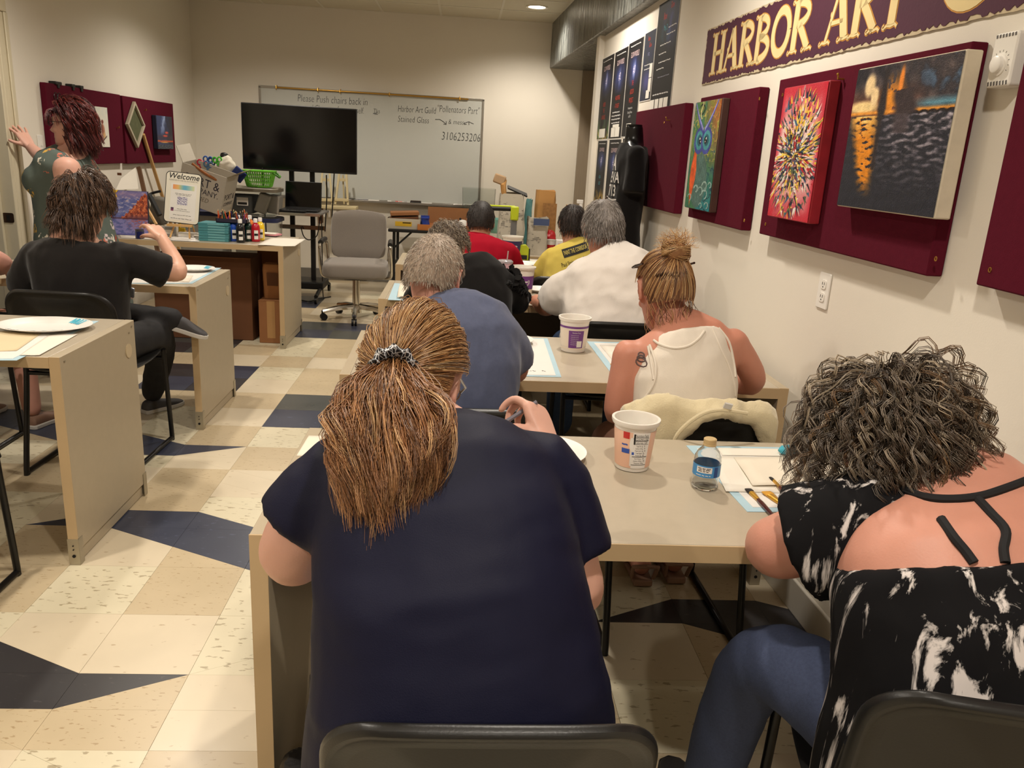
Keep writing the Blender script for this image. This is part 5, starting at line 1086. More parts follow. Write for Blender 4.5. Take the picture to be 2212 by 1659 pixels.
for pts in ([(1950, 1058), (2000, 1074), (2060, 1078), (2120, 1071), (2180, 1052), (2225, 1035)], [(2032, 1120), (2060, 1160), (2085, 1190), (2104, 1216)], [(2112, 1078), (2140, 1108), (2172, 1146), (2168, 1185), (2172, 1216)]):
    P_ = smooth_path([cam_hit(x, y, (bv,), .003) for x, y in pts], 5); MB().tube(P_, .0075, 8).build('strap', TDS, f.t, world=True)
CC = np.array([0, -.015, .004]); CRR = np.array([.090, .116, .128]); mk_ = mask_std(.30, -.75)
cap_mesh(f, mk_, mat('hair_under_grey', (70, 60, 52), .7, vary=.3, vscale=40), 1.0, CRR, CC)
n, k = 700, 20; d = scalp_dirs(n, mk_, 31); r_ = np.random.default_rng(31); dn = local_down(f)
G = grow(d, (.15+.085*r_.uniform(0, 1, n))*np.where(d[:, 2] > .5, 1.1, .95), k, .30, .18, dn, (0, -.1, .95), .22, .03, 32, CRR, C0=CC); G = curls(G, .0105, 3.4, 33, .35); P = clump(G, 5, .0034, 34, .4)
cl = hair_cols(n, k, [(92, 80, 68), (126, 112, 96), (70, 56, 44), (158, 142, 120), (104, 78, 52)], 35, w_=[.3, .22, .22, .12, .14]); cl = np.repeat(cl, 5, 0)*r_.uniform(.75, 1.3, (n*5, 1, 1))
hair_obj(f, P, .00082, np.clip(cl, 0, 1), 'curly_hair')

f = Fig('grey-haired man in a blue-grey tee bending over the second desk', (.0, 2.3, 0), skin('pink', (204, 150, 134)), (-.082, 2.455, 1.108), look(.18, .55, .06))
R3_ = [((.0, 2.26, .48), .185, .135), ((.0, 2.26, .60), .185, .14), ((.0, 2.28, .74), .17, .13), ((-.005, 2.31, .86), .18, .125), ((-.015, 2.345, .95), .19, .115), ((-.03, 2.375, 1.0), .165, .09), ((-.045, 2.395, 1.03), .10, .07), ((-.055, 2.41, 1.045), .06, .058)]
f.torso(R3_, (1, .05, 0)); f.neck((-.055, 2.41, 1.04), .058)
sL, eL, wL = V3(-.185, 2.37, .955), V3(-.24, 2.47, .82), V3(-.12, 2.72, .79); sR, eR, wR = V3(.135, 2.35, .955), V3(.185, 2.45, .825), V3(.09, 2.72, .79)
arm(f, sL, eL, wL); arm(f, sR, eR, wR); f.hand(wL, wL+V3(.05, .09, -.01), (0, 0, -1), 'rest', True); f.hand(wR, wR+V3(-.05, .09, -.01), (0, 0, -1), 'rest', False)
legs(f, [(-.08, 2.28, .53), (.09, 2.28, .53)], [(-.12, 2.72, .53), (.13, 2.72, .53)], [(-.12, 2.78, .1), (.15, 2.86, .1)], mat('charcoal_trouser', (44, 44, 48), .85, vary=.15, vscale=40, bump=.2))
for x, y in ((-.12, 2.74), (.16, 2.84)): shoe(f, (x, y, 0), (x+.02, y+.26, 0), mat('black_shoe', (28, 27, 28), .5), mat('sole_black', (26, 26, 28), .6))
f.finish(); g = MB(); tloft(g, inflate(R3_, .014, 0, 7)+[((-.052, 2.405, 1.04), .075, .072)], (1, .05, 0)); sleeve(g, sL, eL, wL, .75, .062, .066, (-.12, 2.36, .965)); sleeve(g, sR, eR, wR, .72, .062, .066, (.07, 2.35, .965))
f.cloth('tee', g, mat('heather_blue', (82, 88, 112), .9, vary=.14, vscale=90, bump=.2, bscale=500, sheen=.2, spec=.12), .011, 5, .006, 5, 21)
short_hair(f, [(176, 162, 146), (150, 136, 122), (196, 184, 168), (128, 112, 98)], .020, 2300, 6, .38, -.55, .6, 41, .05, .0009, .006, capcol=(150, 132, 116), crown=(0, -.5, .85)); f.glasses()
MB(f.H).sph((.0, .0, -.2), .001, 6, 4)

f = Fig('woman in a white tank top with a messy blonde bun and shoulder tattoo', (.69, 2.3, 0), skin('tanned', (196, 134, 112)), (.635, 2.455, 1.098), look(-.10, .40, -.05))
R4 = [((.69, 2.27, .48), .165, .125), ((.69, 2.27, .60), .165, .13), ((.69, 2.29, .74), .145, .12), ((.69, 2.32, .85), .155, .115), ((.685, 2.355, .94), .165, .10), ((.68, 2.38, .985), .14, .08), ((.665, 2.40, 1.015), .08, .06), ((.655, 2.41, 1.03), .052, .05)]
XA = (1, .05, .12); f.torso(R4, XA); f.neck((.655, 2.41, 1.03), .048)
sL, eL, wL = V3(.515, 2.335, .925), V3(.495, 2.33, .735), V3(.60, 2.56, .80); sR, eR, wR = V3(.845, 2.365, .965), V3(.95, 2.44, .815), V3(.80, 2.70, .79)
arm(f, sL, eL, wL, (.048, .040, .027)); arm(f, sR, eR, wR, (.048, .040, .027)); f.hand(wL, wL+V3(.02, .1, 0), (0, 0, -1), 'rest', True); f.hand(wR, wR+V3(-.07, .08, 0), (0, 0, -1), 'rest', False)
fh = atz(1395, 1225, .09)
legs(f, [(.61, 2.29, .53), (.77, 2.29, .53)], [(.56, 2.70, .51), (.82, 2.70, .51)], [(fh.x, fh.y+.06, .14), (.83, 2.62, .12)], mat('rust_trouser', (120, 84, 66), .85, vary=.15, vscale=30), (.078, .058, .038), end=.8)
for x, y in ((fh.x, fh.y+.03), (.83, 2.60)):
    s_ = MB(frame(V3(x, y, .0), (0, 1, 0), (-1, 0, 0))); f.body.tube([(x, y+.0, .10), (x, y+.03, .06), (x, y+.12, .045), (x, y+.2, .03)], [.032, .035, .034, .025], 12)
    s_.prism([(-.02, -.035), (.08, -.036), (.18, -.045), (.24, -.03), (.255, 0), (.24, .03), (.18, .045), (.08, .036), (-.02, .035)], .004, .030); so = s_.build('sandal_sole', mat('tan_sandal', (150, 116, 96), .7, vary=.1), f.t, world=True, bevel=.006)
    MB().tube([(x-.045, y+.12, .03), (x-.03, y+.12, .075), (x, y+.12, .085), (x+.03, y+.12, .075), (x+.045, y+.12, .03)], .010, 8).build('sandal_strap', mat('tan_sandal', (150, 116, 96), .7), so, world=True); MB().tube([(x-.04, y+.0, .03), (x-.045, y-.03, .09), (x, y-.045, .10), (x+.045, y-.03, .09), (x+.04, y, .03)], .008, 8).build('sandal_strap', mat('tan_sandal', (150, 116, 96), .7), so, world=True)
f.finish()
TANK = mat('ribbed_white', (222, 212, 198), .85, vary=.04, vscale=20, bump=.2, bscale=300, stretch=(3, 3, .3), spec=.15)
g = MB(); tloft(g, inflate(R4, .011, 0, 4)+[((.69, 2.34, .905), .152, .122), ((.69, 2.358, .952), .128, .114), ((.684, 2.372, .982), .112, .102)], XA); f.cloth('tank_top', g, TANK, .0095, 5, .003, 6, 23)
bv = BVHTree.FromPolygons([tuple(v) for v in f.last[0]], [tuple(q) for q in f.last[1]]); bs = BVHTree.FromPolygons([tuple(root_basis(f.t) @ v.co) for v in f.bodyo.data.vertices], [tuple(p.vertices) for p in f.bodyo.data.polygons])
def bk(x, z, off=.004):
    h1 = bv.ray_cast(V3(x, 1.8, z), V3(0, 1, 0)); h2 = bs.ray_cast(V3(x, 1.8, z), V3(0, 1, 0)); c = [h[0] for h in (h1, h2) if h[0]]; p = min(c, key=lambda q: q.y) if c else V3(x, 2.3, z); return p-V3(0, off, 0)
for nm, pts, r in (('trim_band', [(1412, 735), (1428, 745), (1455, 752), (1485, 748), (1508, 733), (1522, 715)], .004), ('trim_band', [(1403, 745), (1415, 780), (1416, 815), (1404, 845), (1384, 868)], .004), ('trim_band', [(1540, 712), (1556, 750), (1574, 790), (1586, 830), (1588, 855)], .004), ('bra_strap', [(1400, 748), (1408, 790), (1412, 820)], .004), ('bra_strap', [(1552, 708), (1575, 740), (1586, 790), (1588, 815)], .004)):
    MB().tube(smooth_path([cam_hit(x, y, (bv, bs)) for x, y in pts], 5), r, 8).build(nm, TANK, f.t, world=True)
tt = MB()
for q in range(3):
    c = [(.556+.014*math.cos(a)*(1-.2*q), .925+.010*q-.008+.012*math.sin(a)*(1-.2*q)) for a in np.linspace(0, 6.28, 12)]; tt.tube([bk(x-.012, z-.004, .0006) for x, z in c], .0022, 5)
tag(tt.build('tattoo', mat('tattoo_ink', (92, 74, 72), .6, vary=.2), f.t, world=True), kind='stuff')
BLP = [(176, 130, 84), (206, 164, 112), (120, 80, 50), (92, 60, 40), (224, 190, 140)]
mk_ = mask_std(.32, -.5); cap_mesh(f, mk_, mat('bun_under', (104, 70, 46), .6, vary=.25, vscale=40), 1.03); bunc = np.array([.012, -.088, .085])
n, k = 1500, 12; d = scalp_dirs(n, mk_, 51); dt = (bunc-HC)/HR; dt /= np.linalg.norm(dt); s_ = np.linspace(0, 1, k)[None, :, None]; om = np.arccos(np.clip((d*dt).sum(1), -.999, .999))[:, None, None]; Q = (np.sin((1-s_)*om)*d[:, None]+np.sin(s_*om)*dt)/np.sin(om); r_ = np.random.default_rng(51)
P = HC+Q*HR*(1.03+.05*r_.uniform(0, 1, (n, 1, 1))*np.sin(PI*s_)); hair_obj(f, P, .0010, hair_cols(n, k, BLP, 52, w_=[.25, .2, .25, .18, .12]), 'scalp_hair')
n, k = 900, 13; a0 = r_.uniform(0, 6.28, (n, 1)); s2 = np.linspace(0, 1, k)[None]; rr_ = r_.uniform(.018, .040, (n, 1)); tw = r_.normal(0, .5, (n, 1)); a = a0+s2*r_.uniform(3, 5.5, (n, 1)); P = np.stack([bunc[0]+rr_*np.cos(a)*1.15, bunc[1]-.01+rr_*.9*np.sin(a)*np.cos(tw)+.0*a, bunc[2]+.018+rr_*np.sin(a)*np.sin(tw)+.014*np.cos(a*1+tw*3)], -1)
hair_obj(f, P, .0010, hair_cols(n, k, BLP, 53, w_=[.3, .3, .12, .08, .2]), 'bun'); MB(f.H).sph(tuple(bunc+np.array([0, -.01, .016])), (.036, .032, .030)).build('bun_core', mat('bun_core', (140, 98, 62), .6, vary=.3, vscale=60), f.t, world=True)
n, k = 160, 12; d = r_.normal(size=(n, 3)); d[:, 2] = np.abs(d[:, 2])+.3; d /= np.linalg.norm(d, axis=1, keepdims=True); P = (bunc+np.array([0, -.01, .016]))+d[:, None]*np.linspace(.02, .075, k)[None, :, None]; hair_obj(f, curls(P, .012, .7, 54, .8), .0008, hair_cols(n, k, BLP[:2]+BLP[4:], 55), 'flyaway_hair')
n = 60; d = scalp_dirs(n, lambda q: (q[:, 2] < -.3) & (q[:, 1] < -.1) & (q[:, 2] > -.6), 57); P = grow(d, .11, 14, .2, .12, local_down(f), (0, 0, 1), .15, .008, 58); hair_obj(f, curls(P, .008, 1.2, 59), .0008, hair_cols(n, 14, BLP[:4], 60), 'loose_wisps')
gl_ = MB(f.H); gl_.tube([(-.083, -.06, .075), (-.086, .0, .085), (-.075, .06, .095), (-.03, .09, .105), (.03, .09, .105), (.075, .06, .095), (.086, 0, .085), (.083, -.06, .075)], .0035, 8); gl_.build('sunglasses', mat('tortoise', (54, 34, 24), .25, vary=.5, vscale=60), f.t, world=True)

f = Fig('grey curly-haired person in a black blouse with ruffled sleeves', (.05, 3.66, 0), skin('fair2', (214, 160, 136)), (-.065, 3.79, 1.038), look(.35, .5, 0))
R5 = [((.05, 3.6, .48), .185, .13), ((.05, 3.6, .60), .185, .14), ((.05, 3.63, .74), .18, .13), ((.045, 3.66, .84), .185, .12), ((.03, 3.70, .91), .185, .105), ((.0, 3.735, .955), .15, .08), ((-.03, 3.76, .98), .07, .06)]
f.torso(R5, (1, .05, 0)); f.neck((-.03, 3.76, .975), .05); sL, eL, wL = V3(-.145, 3.73, .90), V3(-.22, 3.83, .79), V3(-.10, 4.05, .79); sR, eR, wR = V3(.215, 3.70, .90), V3(.275, 3.80, .805), V3(.27, 4.00, .785)
arm(f, sL, eL, wL); arm(f, sR, eR, wR); f.hand(wL, wL+V3(.05, .09, -.01), (0, 0, -1), 'rest', True); f.hand(wR, wR+V3(-.05, .09, -.01), (0, 0, -1), 'rest', False)
legs(f, [(-.03, 3.62, .53), (.13, 3.62, .53)], [(-.06, 4.04, .52), (.17, 4.04, .52)], [(-.06, 4.1, .1), (.18, 4.1, .1)], BLKC)
for x in (-.06, .18): shoe(f, (x, 4.06, 0), (x, 4.31, 0), mat('black_shoe', (28, 27, 28), .5), mat('sole_black', (26, 26, 28), .6))
f.finish(); g = MB(); tloft(g, inflate(R5, .014, 0, 6)+[((-.02, 3.75, .968), .09, .07)], (1, .05, 0)); sleeve(g, sL, eL, wL, 1.4, .058, .05, (-.08, 3.72, .92)); sleeve(g, sR, eR, wR, 1.4, .060, .056, (.15, 3.70, .92)); bl = f.cloth('blouse', g, BLKC, .012, 5, .004, 6, 61)
rf = MB(); r_ = random.Random(9)
for q in range(150):
    tq = r_.random(); c = V3(.205, 3.69, .935).lerp(eR, tq) if tq < .75 else eR.lerp(wR, (tq-.75)*1.6); a = r_.uniform(0, 6.28); dr_ = V3(math.cos(a), math.sin(a)*.8-.3, .5*math.sin(a)+.3).normalized(); c = c+dr_*.062; M = frame(c, dr_.orthogonal(), dr_)
    pts = [(.016*(1+.35*math.sin(3*b))*math.cos(b), .016*math.sin(b), .006*math.sin(2*b+q)) for b in np.linspace(0, 6.28, 9)[:-1]]; k0 = len(pts); rf.add(pts+[(x, y, z+.003) for x, y, z in pts], [tuple(range(k0))[::-1], tuple(range(k0, 2*k0))]+[(i, (i+1) % k0, (i+1) % k0+k0, i+k0) for i in range(k0)], M)
tag(rf.build('ruffles', BLKC, bl, world=True), kind='stuff')
short_hair(f, [(134, 118, 100), (104, 90, 76), (160, 146, 126), (84, 70, 58)], .055, 1500, 10, .35, -.5, .6, 62, .06, .0011, .012, capcol=(104, 90, 76), thick=1.06, curl=(.006, 1.6))
MB(frame(V3(-.03, 3.765, .985), (1, 0, 0), (0, 1, .3))).tube([(.058*math.cos(a), .055*math.sin(a), 0) for a in np.linspace(0, 6.28, 24)[:-1]], .004, 6, closed=True).build('collar', mat('white_collar', (214, 210, 204), .7), f.t, world=True)

f = Fig('grey-haired man in a white tee leaning on the third desk', (.70, 3.62, 0), skin('tan2', (196, 134, 108)), (.655, 3.765, 1.165), look(.02, .32, -.04), 1.06)
R6 = [((.70, 3.56, .48), .215, .16), ((.70, 3.56, .60), .225, .17), ((.70, 3.58, .74), .215, .16), ((.70, 3.62, .87), .22, .15), ((.695, 3.655, .97), .225, .135), ((.69, 3.69, 1.03), .19, .105), ((.68, 3.715, 1.065), .10, .08), ((.67, 3.73, 1.085), .068, .065)]
XA = (1, 0, .22); f.torso(R6, XA); f.neck((.67, 3.73, 1.08), .065); sL, eL, wL = V3(.485, 3.67, .915), V3(.42, 3.78, .795), V3(.385, 3.96, .79); sR, eR, wR = V3(.91, 3.66, 1.0), V3(.95, 3.8, .82), V3(.82, 4.05, .79)
arm(f, sL, eL, wL, (.055, .050, .034)); arm(f, sR, eR, wR, (.055, .047, .033)); f.hand(wL, wL+V3(.07, .08, -.01), (0, 0, -1), 'rest', True, 1.08); f.hand(wR, wR+V3(-.05, .09, -.01), (0, 0, -1), 'rest', False, 1.08)
legs(f, [(.60, 3.58, .54), (.80, 3.58, .54)], [(.55, 4.02, .54), (.86, 4.02, .54)], [(.56, 4.08, .1), (.86, 4.08, .1)], JEAN, (.092, .068, .05))
for x in (.56, .86): shoe(f, (x, 4.04, 0), (x, 4.31, 0), mat('grey_shoe', (90, 88, 86), .6), mat('sole_white', (206, 202, 196), .6))
f.finish(); g = MB(); tloft(g, inflate(R6, .015, 0, 7)+[((.673, 3.725, 1.078), .085, .08)], XA); sleeve(g, sL, eL, wL, .78, .072, .084, (.55, 3.66, .945)); sleeve(g, sR, eR, wR, .9, .07, .085, (.84, 3.66, 1.015))
f.cloth('tee', g, mat('white_cotton', (216, 208, 200), .9, vary=.04, vscale=14, bump=.15, bscale=400, spec=.12, sheen=.2), .012, 5, .010, 4.5, 71, (1, 1, .8))
short_hair(f, [(118, 110, 104), (150, 142, 136), (92, 84, 78), (176, 168, 162)], .05, 1700, 8, .36, -.5, .3, 72, .07, .001, .008, capcol=(108, 100, 94), thick=1.05)

f = Fig('dark-haired man in a red tee at the fourth desk', (.10, 4.98, 0), skin('olive', (196, 140, 112)), (.112, 5.11, 1.062), look(.0, .42, 0), 1.02)
R7 = [((.10, 4.92, .48), .18, .13), ((.10, 4.92, .60), .185, .14), ((.10, 4.94, .74), .18, .13), ((.10, 4.98, .84), .20, .125), ((.10, 5.01, .91), .205, .11), ((.105, 5.04, .955), .16, .085), ((.11, 5.06, .985), .065, .06)]
f.torso(R7, (1, 0, 0)); f.neck((.11, 5.06, .98), .058); sL, eL, wL = V3(-.09, 5.02, .895), V3(-.15, 5.13, .79), V3(-.05, 5.35, .785); sR, eR, wR = V3(.295, 5.02, .895), V3(.335, 5.13, .79), V3(.23, 5.36, .785)
arm(f, sL, eL, wL); arm(f, sR, eR, wR); f.hand(wL, wL+V3(.05, .09, -.01), (0, 0, -1), 'rest', True); f.hand(wR, wR+V3(-.05, .09, -.01), (0, 0, -1), 'rest', False)
legs(f, [(.02, 4.94, .53), (.18, 4.94, .53)], [(0, 5.34, .52), (.2, 5.34, .52)], [(0, 5.4, .1), (.2, 5.4, .1)], JEAN, seed=8)
for x in (0, .2): shoe(f, (x, 5.36, 0), (x, 5.61, 0), mat('grey_shoe', (90, 88, 86), .6), mat('sole_white', (206, 202, 196), .6))
f.finish(); g = MB(); tloft(g, inflate(R7, .014, 0, 6)+[((.11, 5.055, .978), .078, .068)], (1, 0, 0)); sleeve(g, sL, eL, wL, .9, .062, .068, (-.03, 5.01, .915)); sleeve(g, sR, eR, wR, 1.05, .062, .07, (.24, 5.01, .915)); f.cloth('tee', g, mat('red_cotton', (164, 18, 40), .88, vary=.08, vscale=12, bump=.15, bscale=400, spec=.12), .014, 5, .005, 5, 81)
short_hair(f, [(34, 26, 22), (46, 36, 30), (24, 18, 16)], .02, 1000, 5, .38, -.55, .35, 82, .05, .0014, .003, capcol=(36, 28, 24), thick=1.03)

f = Fig('dark-haired person in a yellow printed tee at the fourth desk', (.67, 4.9, 0), skin('olive', (196, 140, 112)), (.685, 5.07, 1.075), look(.0, .45, .05), .97)
R8 = [((.66, 4.86, .46), .165, .125), ((.67, 4.86, .58), .17, .13), ((.685, 4.88, .72), .165, .125), ((.70, 4.92, .82), .175, .115), ((.705, 4.96, .90), .175, .10), ((.70, 4.995, .95), .14, .08), ((.685, 5.02, .985), .06, .055)]
XA = (1, 0, .12); f.torso(R8, XA); f.neck((.685, 5.02, .985), .05); sL, eL, wL = V3(.55, 4.97, .885), V3(.50, 5.06, .76), V3(.52, 5.32, .79); sR, eR, wR = V3(.83, 4.97, .92), V3(.82, 5.10, .80), V3(.76, 5.33, .785)
arm(f, sL, eL, wL, (.045, .038, .026)); arm(f, sR, eR, wR, (.045, .038, .026)); f.hand(wL, wL+V3(.05, .09, -.01), (0, 0, -1), 'rest', True, .9); f.hand(wR, wR+V3(-.05, .09, -.01), (0, 0, -1), 'rest', False, .9)
legs(f, [(.55, 4.88, .52), (.71, 4.88, .52)], [(.50, 5.27, .52), (.72, 5.28, .52)], [(.5, 5.33, .1), (.72, 5.33, .1)], JEAN, (.085, .06, .045), seed=9)
for x in (.5, .72): shoe(f, (x, 5.29, 0), (x, 5.53, 0), mat('grey_shoe', (90, 88, 86), .6), mat('sole_white', (206, 202, 196), .6))
f.finish(); g = MB(); tloft(g, inflate(R8, .016, 0, 6)+[((.685, 5.015, .978), .07, .062)], XA); sleeve(g, sL, eL, wL, 1.1, .06, .07, (.61, 4.96, .905)); sleeve(g, sR, eR, wR, .9, .06, .068, (.78, 4.96, .935)); sh = f.cloth('tee', g, mat('yellow_cotton', (208, 186, 92), .9, vary=.10, vscale=10, bump=.2, bscale=300, spec=.12), .0125, 5, .007, 5, 91)
a, b = at(1215, 548, 4.87), at(1270, 532, 4.87); ex = (b-a).normalized(); M = frame((a+b)/2, ex, Z3)
bx = MB(M); nx_ = 24
for i in range(nx_):
    x0, x1 = -.5+i/nx_, -.5+(i+1)/nx_; L_ = (b-a).length; [bx.quad((x0*L_, -.022+.008*q, 0), (x1*L_, -.022+.008*q, 0), (x1*L_, -.014+.008*q, 0), (x0*L_, -.014+.008*q, 0)) for q in range(6)]
project_text(f, bx, 'print_box', mat('black_print', (26, 24, 20), .8), parent=sh); project_text(f, MB(M).text('PAINT THE CORRIDOR', .034, sx=.42, M=TR(0, .002, 0)), 'print_letters', mat('yellow_print', (214, 194, 100), .8), off=.005, parent=sh)
a2, b2 = at(1208, 572, 4.86), at(1278, 551, 4.86); project_text(f, MB(frame((a2+b2)/2, b2-a2, Z3)).text('Paul Stritmatter Family', .033, sx=.62), 'print_letters', mat('black_print', (26, 24, 20), .8), off=.004, parent=sh)
c2 = at(1245, 585, 4.86); q = MB(frame(c2, b2-a2, Z3)).stroke([(.05*math.cos(a), .05*math.sin(a)) for a in np.linspace(0, 6.28, 28)], .006); project_text(f, q, 'print_ring', mat('black_print', (26, 24, 20), .8), off=.004, parent=sh)
short_hair(f, [(48, 36, 30), (64, 48, 40), (34, 26, 22)], .05, 1200, 7, .34, -.62, .3, 92, .07, .0014, .008, capcol=(42, 32, 27), thick=1.06)

f = Fig('brown-haired person in a black tee raising the right hand at the left desk', (-1.66, 3.64, 0), skin('light', (210, 162, 138)), (-1.645, 3.66, 1.165), look(.22, .12, .12), 1.02)
R9 = [((-1.66, 3.6, .48), .17, .12), ((-1.66, 3.6, .60), .175, .13), ((-1.66, 3.6, .74), .17, .125), ((-1.66, 3.61, .86), .185, .12), ((-1.655, 3.62, .95), .205, .11), ((-1.655, 3.625, 1.0), .17, .085), ((-1.65, 3.63, 1.035), .065, .06)]
f.torso(R9, (1, 0, 0)); f.neck((-1.65, 3.63, 1.035), .052); sL, eL, wL = V3(-1.845, 3.63, .955), V3(-1.95, 3.72, .78), V3(-1.85, 3.98, .79); sR, eR, wR = V3(-1.455, 3.63, .955), at(385, 590, 3.74), at(350, 515, 3.9)
arm(f, sL, eL, wL, (.046, .04, .028)); arm(f, sR, eR, wR, (.046, .042, .029)); f.hand(wL, wL+V3(.05, .09, -.01), (0, 0, -1), 'rest', True); hR = at(318, 472, 4.0); f.hand(wR, hR, (-.6, .5, -.5), 'rest', False)
lk = V3(-1.83, 4.02, .60); an = at(372, 690, 4.0); fl = atz(330, 890, 0)
legs(f, [(-1.74, 3.62, .54), (-1.58, 3.62, .54)], [tuple(lk), (-1.50, 4.02, .50)], [tuple(an), (fl.x-.0, fl.y+.02, .11)], mat('black_trouser', (30, 29, 31), .8, vary=.15, vscale=20, bump=.2), (.08, .06, .042))
GS = mat('grey_sneaker', (74, 72, 74), .7, vary=.1); WS = mat('sole_white', (206, 202, 196), .6)
shoe(f, (fl.x-.03, fl.y-.03, 0), (fl.x+.10, fl.y+.17, 0), GS, WS); sh_ = shoe(f, tuple(an+V3(.0, .0, -.05)), tuple(an+V3(.15, .03, -.10)), GS, WS)
f.finish(); g = MB(); tloft(g, inflate(R9, .018, 0, 6)+[((-1.652, 3.628, 1.028), .08, .072)], (1, 0, 0)); sleeve(g, sL, eL, wL, .9, .064, .082, (-1.78, 3.62, .975)); sleeve(g, sR, eR, wR, .72, .062, .078, (-1.53, 3.62, .975)); f.cloth('tee', g, mat('black_tee', (27, 24, 23), .88, vary=.15, vscale=8, bump=.2, bscale=400, sheen=.15, spec=.12), .012, 5, .006, 5, 101)
MOP = [(74, 52, 39), (94, 68, 50), (56, 40, 31), (112, 84, 64)]; mk_ = mask_std(.18, -.5); cap_mesh(f, mk_, mat('mop_under', (52, 38, 30), .6, vary=.25, vscale=40), 1.12)
n, k = 520, 10; d = scalp_dirs(n, mk_, 103); G = grow(d, .098*np.random.default_rng(3).uniform(.7, 1.1, n), k, .2, .08, local_down(f), (-.3, -.2, .95), .06, .030, 104, hug=.75); G = curls(G, .004, .6, 105, .6); P = clump(G, 6, .005, 106, .3); hair_obj(f, P, .0013, hair_cols(len(P), k, MOP, 107), 'mop_hair')

def floral():
    m = bpy.data.materials.new('floral_dress'); m.use_nodes = True; nt = m.node_tree; b = nt.nodes['Principled BSDF']; L = nt.links.new
    tc = nd(nt, 'ShaderNodeTexCoord'); n = nd(nt, 'ShaderNodeTexNoise'); n.inputs['Scale'].default_value = 40; L(tc.outputs['Object'], n.inputs['Vector'])
    mxv = nd(nt, 'ShaderNodeMix', data_type='RGBA'); mxv.inputs[0].default_value = .03; L(tc.outputs['Object'], mxv.inputs[6]); L(n.outputs['Color'], mxv.inputs[7])
    v = nd(nt, 'ShaderNodeTexVoronoi'); v.inputs['Scale'].default_value = 12; L(mxv.outputs[2], v.inputs['Vector'])
    v2 = nd(nt, 'ShaderNodeTexVoronoi'); v2.inputs['Scale'].default_value = 42; L(mxv.outputs[2], v2.inputs['Vector'])
    r = nd(nt, 'ShaderNodeValToRGB'); r.color_ramp.interpolation = 'CONSTANT'; e = r.color_ramp.elements; e[0].position = 0; e[0].color = (1, 1, 1, 1); e[1].position = .40; e[1].color = (0, 0, 0, 1); L(v.outputs['Distance'], r.inputs[0])
    r2 = nd(nt, 'ShaderNodeValToRGB'); r2.color_ramp.elements[0].position = .45; r2.color_ramp.elements[0].color = (1, 1, 1, 1); r2.color_ramp.elements[1].position = .55; r2.color_ramp.elements[1].color = (0, 0, 0, 1); L(v2.outputs['Distance'], r2.inputs[0])
    mu = nd(nt, 'ShaderNodeMath', operation='MULTIPLY'); L(r.outputs[0], mu.inputs[0]); L(r2.outputs[0], mu.inputs[1])
    cr = nd(nt, 'ShaderNodeValToRGB'); cr.color_ramp.interpolation = 'CONSTANT'; cols = [(0, (226, 220, 204)), (.32, (206, 164, 76)), (.55, (198, 112, 92)), (.75, (206, 190, 190)), (.88, (150, 66, 50))]
    while len(cr.color_ramp.elements) < 5: cr.color_ramp.elements.new(.5)
    for q, (p, c) in zip(cr.color_ramp.elements, cols): q.position = p; q.color = (*rgb(c), 1)
    sp_ = nd(nt, 'ShaderNodeSeparateColor'); L(v.outputs['Color'], sp_.inputs[0]); L(sp_.outputs[0], cr.inputs[0])
    mx = nd(nt, 'ShaderNodeMix', data_type='RGBA'); mx.inputs[6].default_value = (*rgb(88, 98, 92), 1); L(mu.outputs[0], mx.inputs[0]); L(cr.outputs[0], mx.inputs[7]); L(mx.outputs[2], b.inputs['Base Color']); b.inputs['Roughness'].default_value = .8; b.inputs['Specular IOR Level'].default_value = .2; return m
f = Fig('standing woman with dark red hair in a grey-green floral dress, hand on the wall', (-2.36, 5.1, 0), skin('fair', (212, 164, 146)), (-2.325, 5.1, 1.500), look(-1.50, -.02, 0), 1.03)
XA = (.25, -.97, 0)   # her left is towards the camera
R10 = [((-2.36, 5.12, .62), .215, .22), ((-2.36, 5.12, .82), .215, .215), ((-2.37, 5.12, .98), .195, .19), ((-2.38, 5.12, 1.10), .185, .185), ((-2.385, 5.12, 1.20), .19, .195), ((-2.36, 5.11, 1.29), .19, .16), ((-2.33, 5.11, 1.345), .15, .10), ((-2.32, 5.105, 1.385), .065, .062)]
f.torso(R10, XA); f.neck((-2.315, 5.10, 1.385), .056)
sL, eL, wL = V3(-2.275, 4.895, 1.265), V3(-2.27, 4.86, 1.0), V3(-2.42, 4.90, .80); sR, eR, wR = V3(-2.42, 5.28, 1.29), at(100, 345, 5.42), at(66, 318, 5.50)
arm(f, sL, eL, wL, (.078, .060, .034)); arm(f, sR, eR, wR, (.06, .050, .032)); f.hand(wL, wL+V3(-.04, 0, -.1), (1, 0, 0), 'rest', True); f.hand(wR, at(48, 290, 5.52), (-.9, .45, -.05), 'splay', False, 1.1)
f.limb([(-2.36, 5.02, .7), (-2.36, 5.02, .45), (-2.36, 5.02, .09)], (.09, .06, .045)); f.limb([(-2.36, 5.22, .7), (-2.36, 5.22, .45), (-2.36, 5.22, .09)], (.09, .06, .045))
for y in (5.02, 5.22): shoe(f, (-2.31, y, 0), (-2.56, y, 0), mat('dark_shoe', (40, 38, 40), .6), mat('sole_black', (26, 26, 28), .6))
f.finish(); FL = floral(); g = MB(); tloft(g, [((-2.36, 5.12, .42), .275, .29), ((-2.36, 5.12, .70), .235, .245)]+inflate(R10, .014, 1, 7)+[((-2.322, 5.107, 1.368), .085, .08)], XA); g.sph((-2.49, 5.02, 1.185), (.10, .10, .10)); g.sph((-2.49, 5.21, 1.185), (.10, .10, .10)); limb(g, [V3(-2.40, 5.24, 1.33), sR, sR.lerp(eR, .2)], [.06, .07, .07]); f.cloth('dress', g, FL, .013, 5, .005, 4, 111, (1.3, 1.3, .4))
